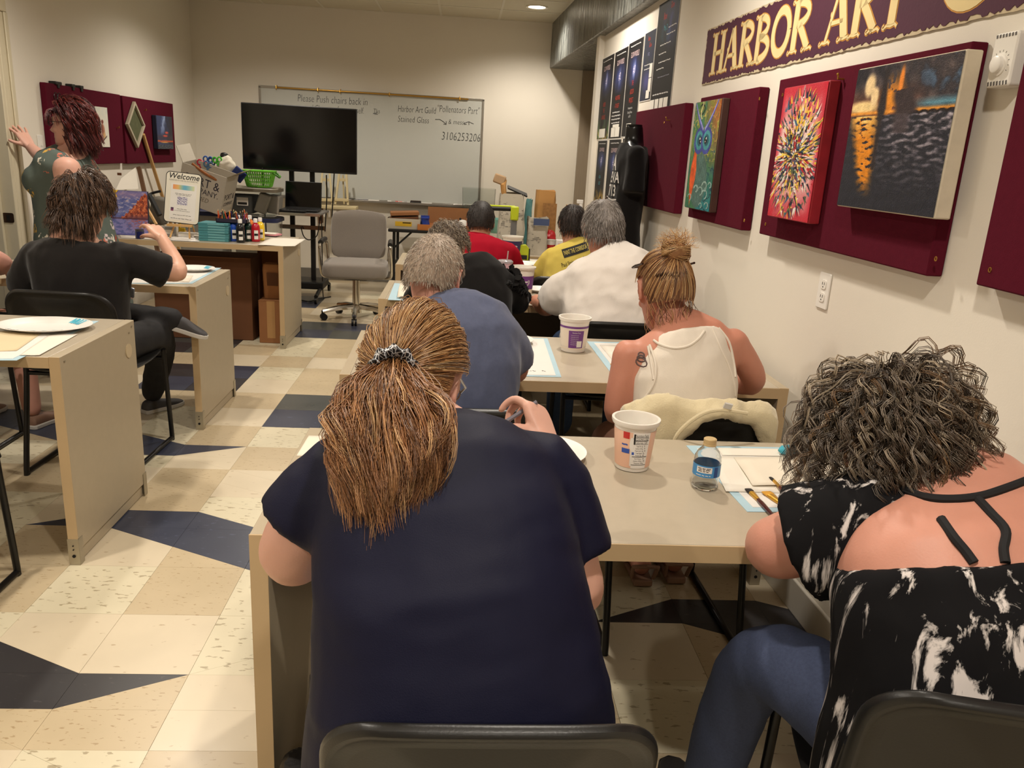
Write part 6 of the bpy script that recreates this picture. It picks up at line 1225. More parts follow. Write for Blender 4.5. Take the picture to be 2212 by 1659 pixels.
tt = MB(); mid = eR.lerp(wR, .45); tt.sph(mid+V3(.012, -.030, -.004), (.034, .012, .020), 12, 8); tt.build('tattoo', mat('tattoo_blue', (52, 52, 62), .6, vary=.3), f.t, world=True)
RED = [(92, 30, 28), (70, 22, 24), (118, 44, 34), (54, 20, 22)]; mk_ = lambda d: d[:, 2] > np.where(d[:, 1] > .1, .25+.35*d[:, 1], -.6); cap_mesh(f, mk_, mat('red_under', (64, 22, 22), .55, vary=.25, vscale=40), 1.10)
n, k = 460, 10; d = scalp_dirs(n, mk_, 113); G = grow(d, .125*np.random.default_rng(4).uniform(.65, 1.05, n), k, .15, .10, local_down(f), (0, .75, .7), .05, .034, 114, hug=.7); G = curls(G, .005, .7, 115, .7); P = clump(G, 6, .005, 116, .5); hair_obj(f, P, .0014, hair_cols(len(P), k, RED, 117), 'bob_hair'); f.glasses(mat('dark_frame', (34, 26, 28), .3))

def edge_person(label, x, y, top, skinm, bare, seed):
    f = Fig(label, (x, y, 0), skinm, (x, y+.06, 1.17), look(.0, .35, 0)); R = [((x+a, y-.04+b, z), w_, h) for a, b, z, w_, h in ((0, 0, .48, .18, .13), (0, 0, .6, .185, .14), (0, .01, .76, .18, .13), (0, .03, .9, .2, .12), (0, .06, .98, .19, .10), (0, .08, 1.03, .07, .06))]
    f.torso(R, (1, 0, 0)); f.neck((x, y+.04, 1.03)); S = [V3(x-.19, y+.01, .96), V3(x+.19, y+.01, .96)]; E_ = [V3(x-.27, y+.12, .79), V3(x+.345, y+.02, .90)]; W_ = [V3(x-.1, y+.4, .79), V3(x+.18, y+.28, .82)]
    for i in (0, 1): arm(f, S[i], E_[i], W_[i]); f.hand(W_[i], W_[i]+V3(0, .1, -.01), (0, 0, -1), 'rest', i == 0)
    legs(f, [(x-.08, y-.02, .53), (x+.08, y-.02, .53)], [(x-.14, y+.4, .53), (x+.14, y+.4, .53)], [(x-.14, y+.44, .1), (x+.22, y+.36, .1)], BLKC, end=.35 if bare else 1, seed=seed)
    for xx, yy in ((x-.14, y+.41), (x+.22, y+.33)): shoe(f, (xx, yy, 0), (xx+.06, yy+.23, 0), mat('tan_shoe', (140, 108, 90), .6), WS)
    f.finish(); g = MB(); tloft(g, inflate(R, .014, 0, 5)+[((x, y+.035, 1.02), .08, .07)], (1, 0, 0))
    for i in (0, 1): sleeve(g, S[i], E_[i], W_[i], .65, .062, .068, tuple(S[i]+V3(.05 if i == 0 else -.05, 0, .015)))
    f.cloth('tee', g, top, .014, 5, .005, 5, seed); short_hair(f, [(70, 54, 44), (90, 70, 56)], .05, 500, 7, .34, -.55, .3, seed, .07, .0018, .008, thick=1.06); return f
edge_person('person at the left edge, only a bent bare elbow in view', -2.385, 3.68, BLKC, skin('pink', (204, 150, 134)), True, 121)
PAPER = mat('white_paper', (226, 219, 206), .75, vary=.03); MATW = mat('pad_white', (220, 216, 210), .85, vary=.04, bump=.1, bscale=200); MATB = mat('pad_blue', (168, 196, 208), .7, vary=.05)
CARD = mat('cardboard', (146, 98, 60), .85, vary=.10, vscale=12, bump=.1, bscale=120); CARDD = mat('cardboard_dark', (104, 66, 40), .85, vary=.12, vscale=10)
def tub(label, base, h, r0, r1, bands, name='yogurt_tub', group=None, rim=.006, text=None, z=DH, cat='tub', art=None):
    """open plastic tub; bands: (z0, z1, material) label wraps"""
    t = thing(name, label, cat, (base.x, base.y, z), 0, group); R = lambda q: r0+(r1-r0)*q/h
    MB().lathe([(r0*.9, 0.0), (r0, .002), (R(h-.012), h-.012), (r1+rim*.6, h-.012), (r1+rim, h-.006), (r1+rim, h), (r1, h), (r1-.002, h-.004), (r0-.003, .006), (.001, .006)], 40).build('tub_wall', mat('tub_white', (226, 220, 210), .35, vary=.02, sss=.05), t)
    MB().lathe([(.001, .0005), (r0*.9, 0.0005)], 40, cap=False)
    for z0, z1, m in bands:
        MB().lathe([(R(z0)+.0006, z0), (R(z1)+.0006, z1)], 48, cap=False).build('label_wrap', m, t)
    return t, R
def wrap_text(t, R, s, z, size, a0, m, sx=1.0, off=.0012, align='CENTER', name='print'):
    """lettering bent round a tub; a0 is the bearing of its middle"""
    q = MB().scrawl(float(s[1:]), size*.7) if s[0] == '~' else MB().text(s, size, sx=sx, align=align); q.v = [((R(z+y)+off)*math.cos(a0+x/R(z)), (R(z+y)+off)*math.sin(a0+x/R(z)), z+y) for x, y, _ in q.v]
    return tag(q.build(name, m, t, smooth=False), kind='stuff')
def wrap_box(t, R, a0, w_, z0, z1, m, off=.0009, name='print_panel', n=12):
    q = MB(); r = R((z0+z1)/2); vs = []
    for i in range(n+1):
        a = a0-w_/2/r+w_/r*i/n
        for zz in (z0, z1): vs.append(((R(zz)+off)*math.cos(a), (R(zz)+off)*math.sin(a), zz))
    q.add(vs, [(2*i, 2*i+2, 2*i+3, 2*i+1) for i in range(n)]); return q.build(name, m, t)
BK = mat('print_black', (28, 26, 26), .6); PEACH = mat('peach_label', (232, 186, 160), .45, vary=.02); PURP = mat('purple_label', (110, 58, 130), .45, vary=.04); REDL = mat('red_label', (190, 44, 40), .45); BLUL = mat('blue_label', (52, 84, 170), .45); CREAM = mat('cream_label', (228, 214, 196), .5); WL = mat('white_label', (230, 226, 220), .5)
b = atz(1364, 1008, DH); t, R = tub('peach yogurt tub with a nutrition panel on the nearest right desk', b, .128, .041, .053, [(.012, .105, PEACH)], name='yogurt_tub')
A0 = math.atan2(-b.y, -b.x)+.12
wrap_box(t, R, A0+.25, .040, .012, .105, WL, .0010)
wrap_text(t, R, 'Nutrition Facts', .098, .0095, A0+.26, BK, .56); wrap_text(t, R, 'Calories 120', .080, .0085, A0+.25, BK, .7)
for i, (s, zz) in enumerate((('about 4 servings per container', .091), ('Serving size 2/3 cup (170g)', .087), ('Total Fat 2g   3%', .071), ('Sodium 60mg   3%', .065), ('Total Carb 16g   6%', .059), ('Total Sugars 12g', .053), ('Protein 9g   18%', .047), ('Vit. D 2mcg   10%', .038), ('Calcium 150mg   10%', .032), ('Potassium 190mg', .026))): wrap_text(t, R, s, zz, .0052, A0+.25, BK, .62)
for zz, hh in ((.0935, .001), (.0845, .0016), (.0755, .0008), (.0425, .0016), (.021, .0012)): wrap_box(t, R, A0+.25, .036, zz, zz+hh, BK, .0013, 'rule_line')
wrap_box(t, R, A0-.50, .016, .088, .105, REDL, .0011); wrap_box(t, R, A0-.52, .020, .05, .062, BLUL, .0011); wrap_text(t, R, '~.022', .072, .010, A0-.50, BLUL, .8)
sp_ = MB(); [sp_.add([((R(z_)+.0014)*math.cos(a_), (R(z_)+.0014)*math.sin(a_), z_) for a_, z_ in [(A0-.22+.10*math.cos(q), .075+.018*math.sin(q)) for q in np.linspace(0, 6.28, 14)[:-1]]], [tuple(range(13))])]; sp_.build('spoon_print', WL, t); wrap_box(t, R, A0-.22, .0035, .018, .058, WL, .0013, 'spoon_print'); wrap_box(t, R, A0-.14, .007, .048, .055, BLUL, .0012, 'badge_print')
wrap_box(t, R, A0-.09, .004, .075, .102, BK, .0012, 'barcode_print')
MB().sph((0, 0, .012), (.03, .03, .004), 14, 8).build('water_film', mat('grey_water', (186, 192, 196), .1), t)
def purple(label, b, h, r0, r1, a):
    t, R = tub(label, b, h, r0, r1, [(h*.10, h*.16, CREAM), (h*.18, h*.70, CREAM), (h*.72, h*.78, PURP)], name='yogurt_tub'); wrap_box(t, R, a+.1, r0*1.25, h*.15, h*.66, PURP)
    wrap_box(t, R, a+.36, r0*.42, h*.18, h*.36, WL, .0013); wrap_text(t, R, 'Nutrition Facts', h*.60, h*.055, a+.1, WL, .7, .0014)
    for k in range(6): wrap_text(t, R, 'Total Fat 0g  Protein 5g', h*(.53-.055*k), h*.032, a-.02, WL, .7, .0014)
    return t, R
b = atz(1237, 757, DH); purple('white and purple yogurt tub on the second desk', b, .135, .047, .058, math.atan2(-b.y, -b.x)+.1)
b = atz(1127, 640, DH+.0); t, R = tub('white and purple tub on the third desk beside the ruffled sleeve', b, .16, .050, .062, [(.02, .045, CREAM), (.045, .115, PURP)]); a = math.atan2(-b.y, -b.x); wrap_text(t, R, '~.034', .085, .018, a+.2, WL, .9)
for k_ in range(2):
    cc = MB(); cc.v = [((R(.08)+.0016)*math.cos(a+.2+x/R(.08)), (R(.08)+.0016)*math.sin(a+.2+x/R(.08)), .085+y) for x, y, _ in MB().stroke([(math.cos(q)*(.022+.005*k_), math.sin(q)*(.018+.005*k_)) for q in np.linspace(0, 6.28, 24)], .002).v]; cc.f = [(i, 24+i, 25+i, i+1) for i in range(23)]; cc.build('logo_ring', WL, t)
b = atz(1105, 560, DH); t, R = tub('white paint bucket with a purple label on the fourth desk', b, .165, .062, .072, [(.06, .135, mat('navy_label', (52, 44, 92), .45)), (.02, .055, WL)], name='paint_bucket', cat='bucket'); a = math.atan2(-b.y, -b.x); wrap_text(t, R, '~.08', .10, .022, a, WL, .9)
wrap_box(t, R, a-.1, .035, .01, .05, BK); MB().tube([(.076*math.cos(q), .076*math.sin(q)*.3, .15-.05*math.sin(q)) for q in np.linspace(0, PI, 12)], .002, 6).build('bail_handle', AL, t)
b = atz(1521, 1053, DH); t = thing('water_bottle', 'small clear water bottle with blue label on the nearest right desk', 'bottle', (b.x, b.y, DH))
PET = mat('clear_plastic', (240, 244, 246), .04, trans=1, vary=.0, ior=1.35, spec=.5)
pr = [(.012, .0), (.026, .002), (.031, .008), (.0295, .014), (.031, .02), (.0295, .027), (.031, .034), (.031, .066), (.0315, .072), (.030, .080), (.024, .092), (.015, .102), (.0125, .107), (.0125, .117)]
MB().lathe(pr+[(.0115, .117), (.0115, .107), (.014, .101), (.023, .091), (.029, .079), (.0300, .066), (.0300, .034), (.0285, .027), (.0300, .02), (.0285, .014), (.030, .009), (.001, .006)], 36).build('bottle_wall', PET, t)
MB().lathe([(.0155, .106), (.0155, .109), (.0148, .1095), (.0148, .121), (.013, .1225), (.001, .1225)], 30).build('cap', mat('tan_cap', (190, 164, 118), .45), t)
LBL = mat('bottle_blue', (70, 140, 196), .4, vary=.04); MB().lathe([(.0317, .036), (.0317, .064)], 40, cap=False).build('label_wrap', LBL, t); Rb = lambda q: .0317; a = math.atan2(-b.y, -b.x)
wrap_box(t, Rb, a-.15, .036, .047, .061, WL, .0004); [wrap_text(t, Rb, s, zz, .0042, a-.15, BK, .8, .0009) for s, zz in (('~.03', .058), ('~.026', .0545), ('~.028', .051))]; wrap_text(t, Rb, '~.034', .041, .0045, a-.2, WL, .8, .0008); wrap_box(t, Rb, a+.75, .010, .037, .062, mat('bottle_navy', (36, 72, 132), .4), .0005)
def sheet(name, label, cat, pts, z, m, border=None, group=None, th=.0012):
    P = [atz(x, y, z) for x, y in pts]; c = sum(P, Vector())/len(P); t = thing(name, label, cat, (c.x, c.y, z), 0, group)
    if border:
        MB().prism([(p.x, p.y) for p in P], z, z+th).build('pad_backing', MATB, t, world=True)
        MB().prism([((p.x-c.x)*border+c.x, (p.y-c.y)*border+c.y) for p in P], z+th, z+th*1.6).build('pad_face', m, t, world=True)
    else: MB().prism([(p.x, p.y) for p in P], z, z+th*.5).build('paper_face', m, t, world=True)
    return t
def rect(p0, p1, side):
    """parallelogram from a near-left, far-left place and a sideways vector in metres"""
    a, b_ = atz(*p0), atz(*p1); s_ = Vector((side[0], side[1], 0)); return [a, a+s_, b_+s_, b_]
def sheet3(name, label, cat, P, z, m, border=None, group=None, th=.0012, curl=0):
    c = sum(P, Vector())/4; t = thing(name, label, cat, (c.x, c.y, z), 0, group)
    if border is not None:
        MB().prism([(p.x, p.y) for p in P], z, z+th).build('pad_backing', MATB, t, world=True); u = (P[1]-P[0]).normalized()*border; v = (P[3]-P[0]).normalized()*border; Q = [P[0]+u+v, P[1]-u+v, P[2]-u-v, P[3]+u-v]
        MB().prism([(p.x, p.y) for p in Q], z+th, z+th*1.6).build('pad_face', m, t, world=True)
    else:
        nx_, ny_ = 8, 8; vs = []
        for j in range(ny_+1):
            for i in range(nx_+1):
                p = P[0].lerp(P[1], i/nx_).lerp(P[3].lerp(P[2], i/nx_), j/ny_); vs.append((p.x, p.y, z+.0006+curl*(.5+.5*math.sin(i*.9+j*.6))))
        q = MB(); q.add(vs, [(j*(nx_+1)+i, j*(nx_+1)+i+1, (j+1)*(nx_+1)+i+1, (j+1)*(nx_+1)+i) for j in range(ny_) for i in range(nx_)]); o = q.build('paper_face', m, t, world=True); sd = o.modifiers.new('s', 'SOLIDIFY'); sd.thickness = .0005; sd.offset = -1
    return t
z = DH+.0002
sheet3('work_pad', 'blue-edged pad under papers and brushes before the curly-haired woman', 'pad', rect((1614, 1106, z), (1482, 963, z), (.56, .02)), z, MATW, .022, 'blue-edged work pads')
z2 = DH+.0026
sheet3('paper_sheet', 'white sheet on the pad nearest the water bottle', 'paper', rect((1568, 1062, z2), (1530, 985, z2), (.17, .0)), z2, PAPER, group='white papers', curl=.0008)
sheet3('paper_sheet', 'large crumpled cream sheet beside the curly hair', 'paper', rect((1625, 1052, z2), (1585, 990, z2), (.32, .02)), z2+.0022, mat('cream_paper', (224, 214, 196), .8, vary=.05), group='white papers', curl=.003)
sheet3('paper_sheet', 'white card at the back edge of the curly-haired woman\'s pad', 'paper', rect((1560, 984, z2), (1550, 968, z2), (.24, .01)), z2+.0006, PAPER, group='white papers')
b = atz(1704, 982, DH+.004); t = thing('teal_sponge', 'lumpy teal sponge on the pad behind the papers', 'sponge', (b.x, b.y, DH+.0022)); m = MB(TR(b.x, b.y, DH+.016)); m.sph((0, 0, 0), (.03, .02, .0135), 20, 12); r_ = random.Random(4); m.v = [(x+r_.uniform(-.0015, .0015), y+r_.uniform(-.0015, .0015), zz+r_.uniform(-.001, .001)) for x, y, zz in m.v]; m.build('sponge_body', mat('sponge_teal', (72, 168, 188), .85, vary=.15, vscale=120, bump=.6, bscale=300), t, world=True)
FER = mat('ferrule_gold', (206, 158, 60), .3, .7)
def brush(label, tip, end, w_, hair_c, handle_c, z=DH+.0065, group='paint brushes'):
    a, e = atz(*tip, z), atz(*end, z); d_ = (e-a); L = .19; e = a+d_.normalized()*L; t = thing('paint_brush', label, 'brush', (a.x, a.y, z-.006), 0, group); M = frame(a, d_, Vector((-d_.y, d_.x, 0)))
    f = lambda q: [(x, y*w_, zz*.004) for y, zz in sup(12, 2.6) for x in (q,)]
    h = MB(M); h.loft([[(0, y*w_*.62, zz*.0015) for y, zz in sup(12)], [(.012, y*w_*.62, zz*.004) for y, zz in sup(12)], [(.024, y*w_*.5, zz*.0045) for y, zz in sup(12)]]); h.build('bristles', mat('bristle_%02x%02x%02x' % hair_c, hair_c, .8, vary=.3, vscale=200), t, world=True)
    h = MB(M); h.loft([[(.023, y*w_*.52, zz*.0048) for y, zz in sup(12)], [(.045, y*w_*.4, zz*.005) for y, zz in sup(12)], [(.062, y*.0045, zz*.0045) for y, zz in sup(12)]]); h.build('ferrule', FER, t, world=True)
    MB(M).tube([(.061, 0, 0), (.08, 0, 0), (.12, 0, 0), (.16, 0, 0), (L, 0, 0)], [.0045, .0058, .005, .0036, .0018], 10).build('handle', mat('handle_%02x%02x%02x' % handle_c, handle_c, .25, coat=.4), t, world=True)
brush('flat brush with dark bristles and maroon handle on the pad', (1616, 1056), (1655, 1098), .014, (40, 34, 30), (70, 26, 26))
brush('fan brush with golden bristles and blue handle on the pad', (1655, 1062), (1692, 1093), .020, (206, 150, 50), (46, 96, 160))
brush('thin brush with maroon handle lying right of the blue-handled brush', (1664, 1031), (1712, 1082), .006, (40, 34, 30), (84, 34, 26), z=DH+.010)
brush('thin brush with an orange handle beside the tie-dye sleeve', (1712, 1075), (1735, 1100), .006, (60, 44, 30), (206, 120, 40))
def plate(label, c, r, z=DH, deco=True, oval=1.0, group='white paper plates'):
    t = thing('paper_plate', label, 'plate', (c.x, c.y, z), 0, group); S = Matrix.Diagonal((1, oval, 1, 1))
    MB().lathe([(.001, .001), (r*.66, .001), (r*.72, .004), (r*.94, .016), (r, .017), (r, .0185), (r*.94, .018), (r*.72, .006), (r*.66, .003), (.001, .003)], 48, M=S).build('plate_body', mat('plate_white', (230, 226, 220), .4, vary=.02), t)
    if deco:
        for k_, (a, w_) in enumerate(((.9, .5), (-1.2, .8), (-2.0, .35))):
            q = MB(); n = 14; vs = []
            for i in range(n+1):
                aa = a-w_/2+w_*i/n; r0 = r*(.70+.03*math.sin(i*2.1)); r1 = r*(.95+.02*math.sin(i*1.7)); vs += [(r0*math.cos(aa), oval*r0*math.sin(aa), .0062), (r1*math.cos(aa), oval*r1*math.sin(aa), .0187)]
            q.add(vs, [(2*i, 2*i+1, 2*i+3, 2*i+2) for i in range(n)]); q.build('flower_print', mat('print_teal', (64, 166, 190), .5, vary=.25, vscale=90) if k_ < 2 else mat('print_grey', (110, 122, 124), .5), t)
    return t
plate('white plate half hidden by the navy sleeve on the nearest desk', atz(1172, 982, DH+.006), .11, DH+.0022, False)
sheet3('work_pad', 'blue-edged pad under the plate beside the woman in navy', 'pad', rect((1000, 1060, z), (960, 945, z), (.27, .0)), z, MATW, .02, 'blue-edged work pads')
sheet3('paper_strip', 'small cream strip of paper at the far left corner of the nearest desk', 'paper', rect((640, 985, z), (667, 941, z), (.035, 0)), z, mat('cream_paper', (224, 214, 196), .8))
plate('white plate before the man in the blue-grey tee', atz(1098, 738, DH+.006), .10, DH+.0022, True)
sheet3('work_pad', 'inky white pad beside the blue-grey tee on the second desk', 'pad', rect((1062, 812, z), (1058, 728, z), (.24, .015)), z, MATW, .018, 'blue-edged work pads')
dd = MB(); r_ = random.Random(8); c0 = atz(1140, 800, DH+.0024)
for k_ in range(14): dd.box((c0.x+r_.uniform(-.06, .06), c0.y+r_.uniform(-.008, .012), DH+.0024), (.008, .003, .0003), rot=(0, 0, r_.uniform(0, 3)))
t = bpy.data.objects['work_pad.002']; tag(dd.build('ink_flecks', INK, t, world=True), kind='stuff')
sheet3('work_pad', 'blue-edged pad in front of the tank-top woman', 'pad', rect((1333, 824, z), (1268, 738, z), (.42, .03)), z, MATW, .025, 'blue-edged work pads')
sheet3('paper_sheet', 'white sheet on the tank-top woman\'s pad', 'paper', rect((1330, 786, z2), (1295, 745, z2), (.28, .02)), z2, PAPER, group='white papers', curl=.0006)
brush('gold and blue brush beside the tank-top woman\'s arm', (1322, 786), (1345, 802), .014, (206, 150, 50), (46, 70, 130))
sheet3('work_pad', 'crumpled blue and white pad at the left end of the third desk', 'pad', rect((838, 648, z), (852, 612, z), (.2, .0)), z, MATW, .05, 'blue-edged work pads')
sheet3('paper_sheet', 'folded white napkin on the crumpled pad of the third desk', 'paper', rect((858, 645, z2), (864, 612, z2), (.16, .02)), z2, mat('cream_paper', (224, 214, 196), .8), group='white papers', curl=.012)
plate('white plate before the man in the white tee on the third desk', atz(1168, 626, DH+.01), .09, DH+.0005, False)
plate('white plate on the fourth desk left of the yellow shirt', atz(1129, 572, DH+.006), .115, DH+.0022, False)
sheet3('paper_sheet', 'white paper at the far side of the fourth desk', 'paper', rect((1150, 572, z), (1142, 560, z), (.3, 0)), z, PAPER, group='white papers')
sheet3('note_card', 'white card with black marks beside the yellow shirt', 'card', rect((1162, 586, z), (1155, 572, z), (.16, -.02)), z2, WL); t = bpy.data.objects['note_card']; c0 = atz(1172, 578, DH+.004)
for k_ in range(2): MB().box((c0.x-.03+.045*k_, c0.y, DH+.0042), (.03, .03, .002), rot=(0, 0, .3)).build('black_mark', BK, t, world=True)
b = atz(1090, 588, DH); t = thing('tumbler', 'pink glitter tumbler with a straw beside the red tee', 'tumbler', (.24, 4.45, DH)); M = TR(0, 0, 0)
MB().lathe([(.030, 0), (.033, .004), (.040, .13), (.042, .155), (.040, .155), (.037, .13), (.030, .006), (.001, .006)], 28).build('cup_wall', mat('pink_glitter', (206, 170, 180), .2, vary=.35, vscale=300, coat=.6), t)
MB().lathe([(.044, .150), (.044, .160), (.036, .166), (.001, .166)], 28).build('lid', mat('clear_lid', (220, 214, 218), .15, trans=.6), t); MB().cyl((.008, 0, .12), (.014, 0, .215), .0035, n=10).build('straw', mat('straw_grey', (176, 160, 156), .4), t)
t.location = (*at(1090, 588, 4.42)[:2], DH)
plate('oval white plate with teal flowers on the nearest left desk', atz(98, 706, DH+.008), .165, DH+.0022, True, .8)
sheet3('work_pad', 'blue-edged pad under the oval plate on the nearest left desk', 'pad', [atz(-170, 779, z), atz(36, 779, z), atz(214, 694, z), atz(20, 690, z)], z, MATW, .02, 'blue-edged work pads')
sheet3('paper_sheet', 'tan drawing sheet at the left edge of the nearest left desk', 'paper', [atz(-90, 762, z2), atz(36, 758, z2), atz(96, 716, z2), atz(-20, 716, z2)], z2, mat('tan_paper', (214, 196, 160), .8), group='white papers', curl=.001)
sheet3('paper_sheet', 'white sheet in front of the oval plate', 'paper', [atz(42, 768, z2), atz(85, 768, z2), atz(168, 722, z2), atz(108, 722, z2)], z2, PAPER, group='white papers', curl=.001)
plate('white plate with teal flowers beside the raised elbow', atz(420, 583, DH+.006), .11, DH+.0022, True, .9)
sheet3('work_pad', 'white pad under the plate beside the black tee', 'pad', [atz(250, 613, z), atz(415, 613, z), atz(478, 579, z), atz(330, 577, z)], z, MATW, .02, 'blue-edged work pads')
sheet3('paper_sheet', 'cream sheet at the front edge of the desk beside the black tee', 'paper', rect((322, 606, z2), (335, 592, z2), (.2, .0)), z2, mat('cream_paper', (224, 214, 196), .8), group='white papers', curl=.001)
b = at(279, 630, 3.9); t = thing('plastic_bag', 'small clear plastic packet hanging beside the black tee', 'packet', (b.x, b.y, b.z-.03)); MB(TR(b.x, b.y, b.z, .4, .3, 0)).box((0, 0, 0), (.05, .012, .055)).build('packet_body', mat('cloudy_plastic', (150, 156, 166), .15, trans=.4, vary=.2, vscale=60, bump=.5, bscale=60), t, world=True, bevel=.004)
p0 = P1_HAND+V3(-.055, .045, .045); t = thing('pencil', 'short grey pencil held in the navy woman\'s right hand', 'pencil', tuple(p0)); a_ = at(1160, 868, 1.50); b_ = at(1085, 916, 1.49); MB().cyl(a_, b_, .0045, n=6).build('barrel', mat('grey_barrel', (120, 118, 128), .4), t, world=True); MB().cyl(b_, b_+(b_-a_).normalized()*.012, .0045, .0008, n=6).build('point', mat('pencil_wood', (190, 160, 120), .6), t, world=True)
t = thing('hand_bag', 'black bag on the floor inside the nearest desk', 'bag', (-.27, 1.32, 0)); m = MB(TR(-.27, 1.33, 0)); rr2 = []
for zz, s1 in ((0, .8), (.03, 1), (.14, 1.02), (.24, .92), (.30, .7)): rr2.append([(x*s1, y*s1, zz) for x, y in rrect(.15, .24, .05, 4)])
m.loft(rr2); m.build('bag_body', mat('black_leather', (22, 20, 20), .45, vary=.2, bump=.4, bscale=60), t, world=True, sub=1); MB().tube(smooth_path([(-.24, 1.25, .27), (-.23, 1.22, .42), (-.235, 1.25, .52), (-.25, 1.33, .50), (-.27, 1.40, .27)], 6), .010, 8).build('strap', mat('black_leather', (22, 20, 20), .45), t, world=True)
t = thing('cream_jacket', 'cream jacket draped over the back of a black chair', 'jacket', (.70, 2.12, .6)); CRM = mat('cream_fleece', (206, 192, 158), .95, vary=.08, vscale=20, bump=.35, bscale=220, sheen=.4, spec=.1)
c0 = V3(.70, 2.075, 0); g = MB()
for i in range(33):
    pass
rings = []
for i in range(37):
    s_ = -1+2*i/36; x = .70+.235*s_*(1-.06*abs(s_)); top = .845-.045*abs(s_)**4+.005*math.sin(9*s_); yb = 2.112-.055*(1-s_*s_)+.05; fl = .05+.19*np.clip((-s_-.05)*1.7, 0, 1)+.10*np.clip((s_-.62)*3.5, 0, 1); ff = .10+.05*math.sin(5*s_)
    w_ = .028+.008*math.sin(7*s_+1)
    rings.append([(x, yb-w_*.7, top-fl), (x, yb-w_*1.35, top-fl*.5), (x, yb-w_*1.25, top-.012), (x, yb, top+.018), (x, yb+w_*1.2, top-.01), (x, yb+w_*1.1, top-ff*.6), (x, yb+w_*.55, top-ff), (x, yb+.008, top-.02), (x, yb-.002, top-.012), (x, yb-w_*.3, top-fl*.9)])
g.loft(rings); V_, F_ = remesh(g, .008, 5); V_ = wrinkle(V_, F_, .008, 5, 5, (1.6, 1, .5)); mesh_np('jacket_body', xf(V_, root_basis(t).inverted()), F_, CRM, t)
MB().tube(smooth_path([(.60, 2.062, .69), (.61, 2.047, .77), (.66, 2.027, .835), (.72, 2.037, .848), (.80, 2.057, .835)], 6), .006, 8).build('hood_seam', CRM, t, world=True); MB().box((.735, 2.032, .862), (.022, .006, .016), rot=(.4, .2, 0)).build('care_label', mat('label_grey', (190, 186, 180), .6), t, world=True)
GLOSS = mat('screen_black', (8, 8, 9), .12, vary=.02, spec=.5); MBLK = mat('matte_black', (18, 18, 19), .5, vary=.1)
q = [at(519, 218, 8.0), at(771, 238, 8.0), at(770, 380, 8.0), at(525, 362, 8.0)]; x0, x1 = (q[0].x+q[3].x)/2, (q[1].x+q[2].x)/2; z1, z0 = (q[0].z+q[1].z)/2, (q[2].z+q[3].z)/2; xc = (x0+x1)/2; yaw_ = .0
t = thing('television', 'large black flat television on a rolling stand', 'television', (xc, 8.0, z0)); w_, h_ = x1-x0, z1-z0
MB().box((0, .02, h_/2), (w_, .035, h_)).build('cabinet', MBLK, t, bevel=.006); MB().box((0, .0015, h_/2+.004), (w_-.018, .002, h_-.03)).build('screen', GLOSS, t); MB().box((0, .05, h_/2), (w_*.6, .04, h_*.6)).build('rear_bulge', MBLK, t, bevel=.01)
pL, pR = at(632, 470, 8.12).x, at(676, 470, 8.12).x; t = thing('tv_stand', 'black wheeled stand carrying the television and laptop shelf', 'stand', ((pL+pR)/2, 8.15, 0)); zs = at(650, 452, 8.0).z
for x in (pL, pR): MB().bb(x-.022, x+.022, 8.10, 8.14, .12, z0+.25).build('post', MBLK, t, world=True, bevel=.003)
for zz in (zs-.18, z0+.12, z0+.22): MB().bb(pL-.12, pR+.12, 8.085, 8.10, zz-.02, zz+.02).build('cross_brace', MBLK if zz > zs else CHR, t, world=True)
MB().bb(pL-.02, pR+.16, 7.60, 8.10, zs-.022, zs-.004).build('shelf', mat('shelf_grey', (96, 92, 88), .4), t, world=True, bevel=.004); MB().bb(pL-.02, pR+.16, 7.595, 7.60, zs-.03, zs-.004).build('shelf_edge', CHR, t, world=True)
MB().bb(pL-.10, pR+.12, 7.95, 8.3, .10, .17).build('base_tray', MBLK, t, world=True, bevel=.01)
for x in (pL-.07, pR+.09):
    l = MB().tube([(x, 7.72, .07), (x, 7.9, .10), (x, 8.4, .10), (x, 8.5, .07)], .018, 10).build('base_leg', CHR if x < pL else MBLK, t, world=True)
    for y in (7.72, 8.5): MB().cyl((x-.012, y, .035), (x+.012, y, .035), .035, n=18).cyl((x, y, .03), (x, y, .075), .01).build('caster', RUB, l, world=True)
q = [at(616, 382, 7.98), at(695, 391, 7.98), at(694, 447, 7.9), at(620, 439, 7.9)]; xa, xb = q[0].x, q[1].x; t = thing('laptop', 'open black laptop on the shelf of the television stand', 'laptop', ((xa+xb)/2, 7.85, zs)); lw = xb-xa
MB(TR((xa+xb)/2, 7.82, zs)).box((0, 0, .009), (lw, .25, .016)).build('keyboard_deck', MBLK, t, world=True, bevel=.004); s_ = MB(TR((xa+xb)/2, 7.945, zs+.014, -.18)).box((0, 0, .125), (lw, .008, .25)).build('lid', MBLK, t, world=True, bevel=.003); MB(TR((xa+xb)/2, 7.945, zs+.014, -.18)).box((0, -.0045, .128), (lw-.015, .001, .23)).build('screen', GLOSS, s_, world=True)
for r in range(4):
    for c in range(11): MB(TR((xa+xb)/2, 7.82, zs)).box((-.135+.027*c, -.02+.026*r, .0178), (.023, .021, .002)).build('key', PLA, t, world=True)
p = at(590, 441, 7.80); t = thing('keyboard', 'black keyboard pushed out on the left of the laptop shelf', 'keyboard', (p.x, p.y, zs)); M = TR(p.x+.14, 7.655, zs+.0, 0, 0, .0); MB(M).box((0, 0, .009), (.38, .09, .016)).build('keyboard_case', MBLK, t, world=True, bevel=.004)
for r in range(4):
    for c in range(13): MB(M).box((-.17+.028*c, -.032+.021*r, .0185), (.023, .017, .004)).build('key', PLA, t, world=True)
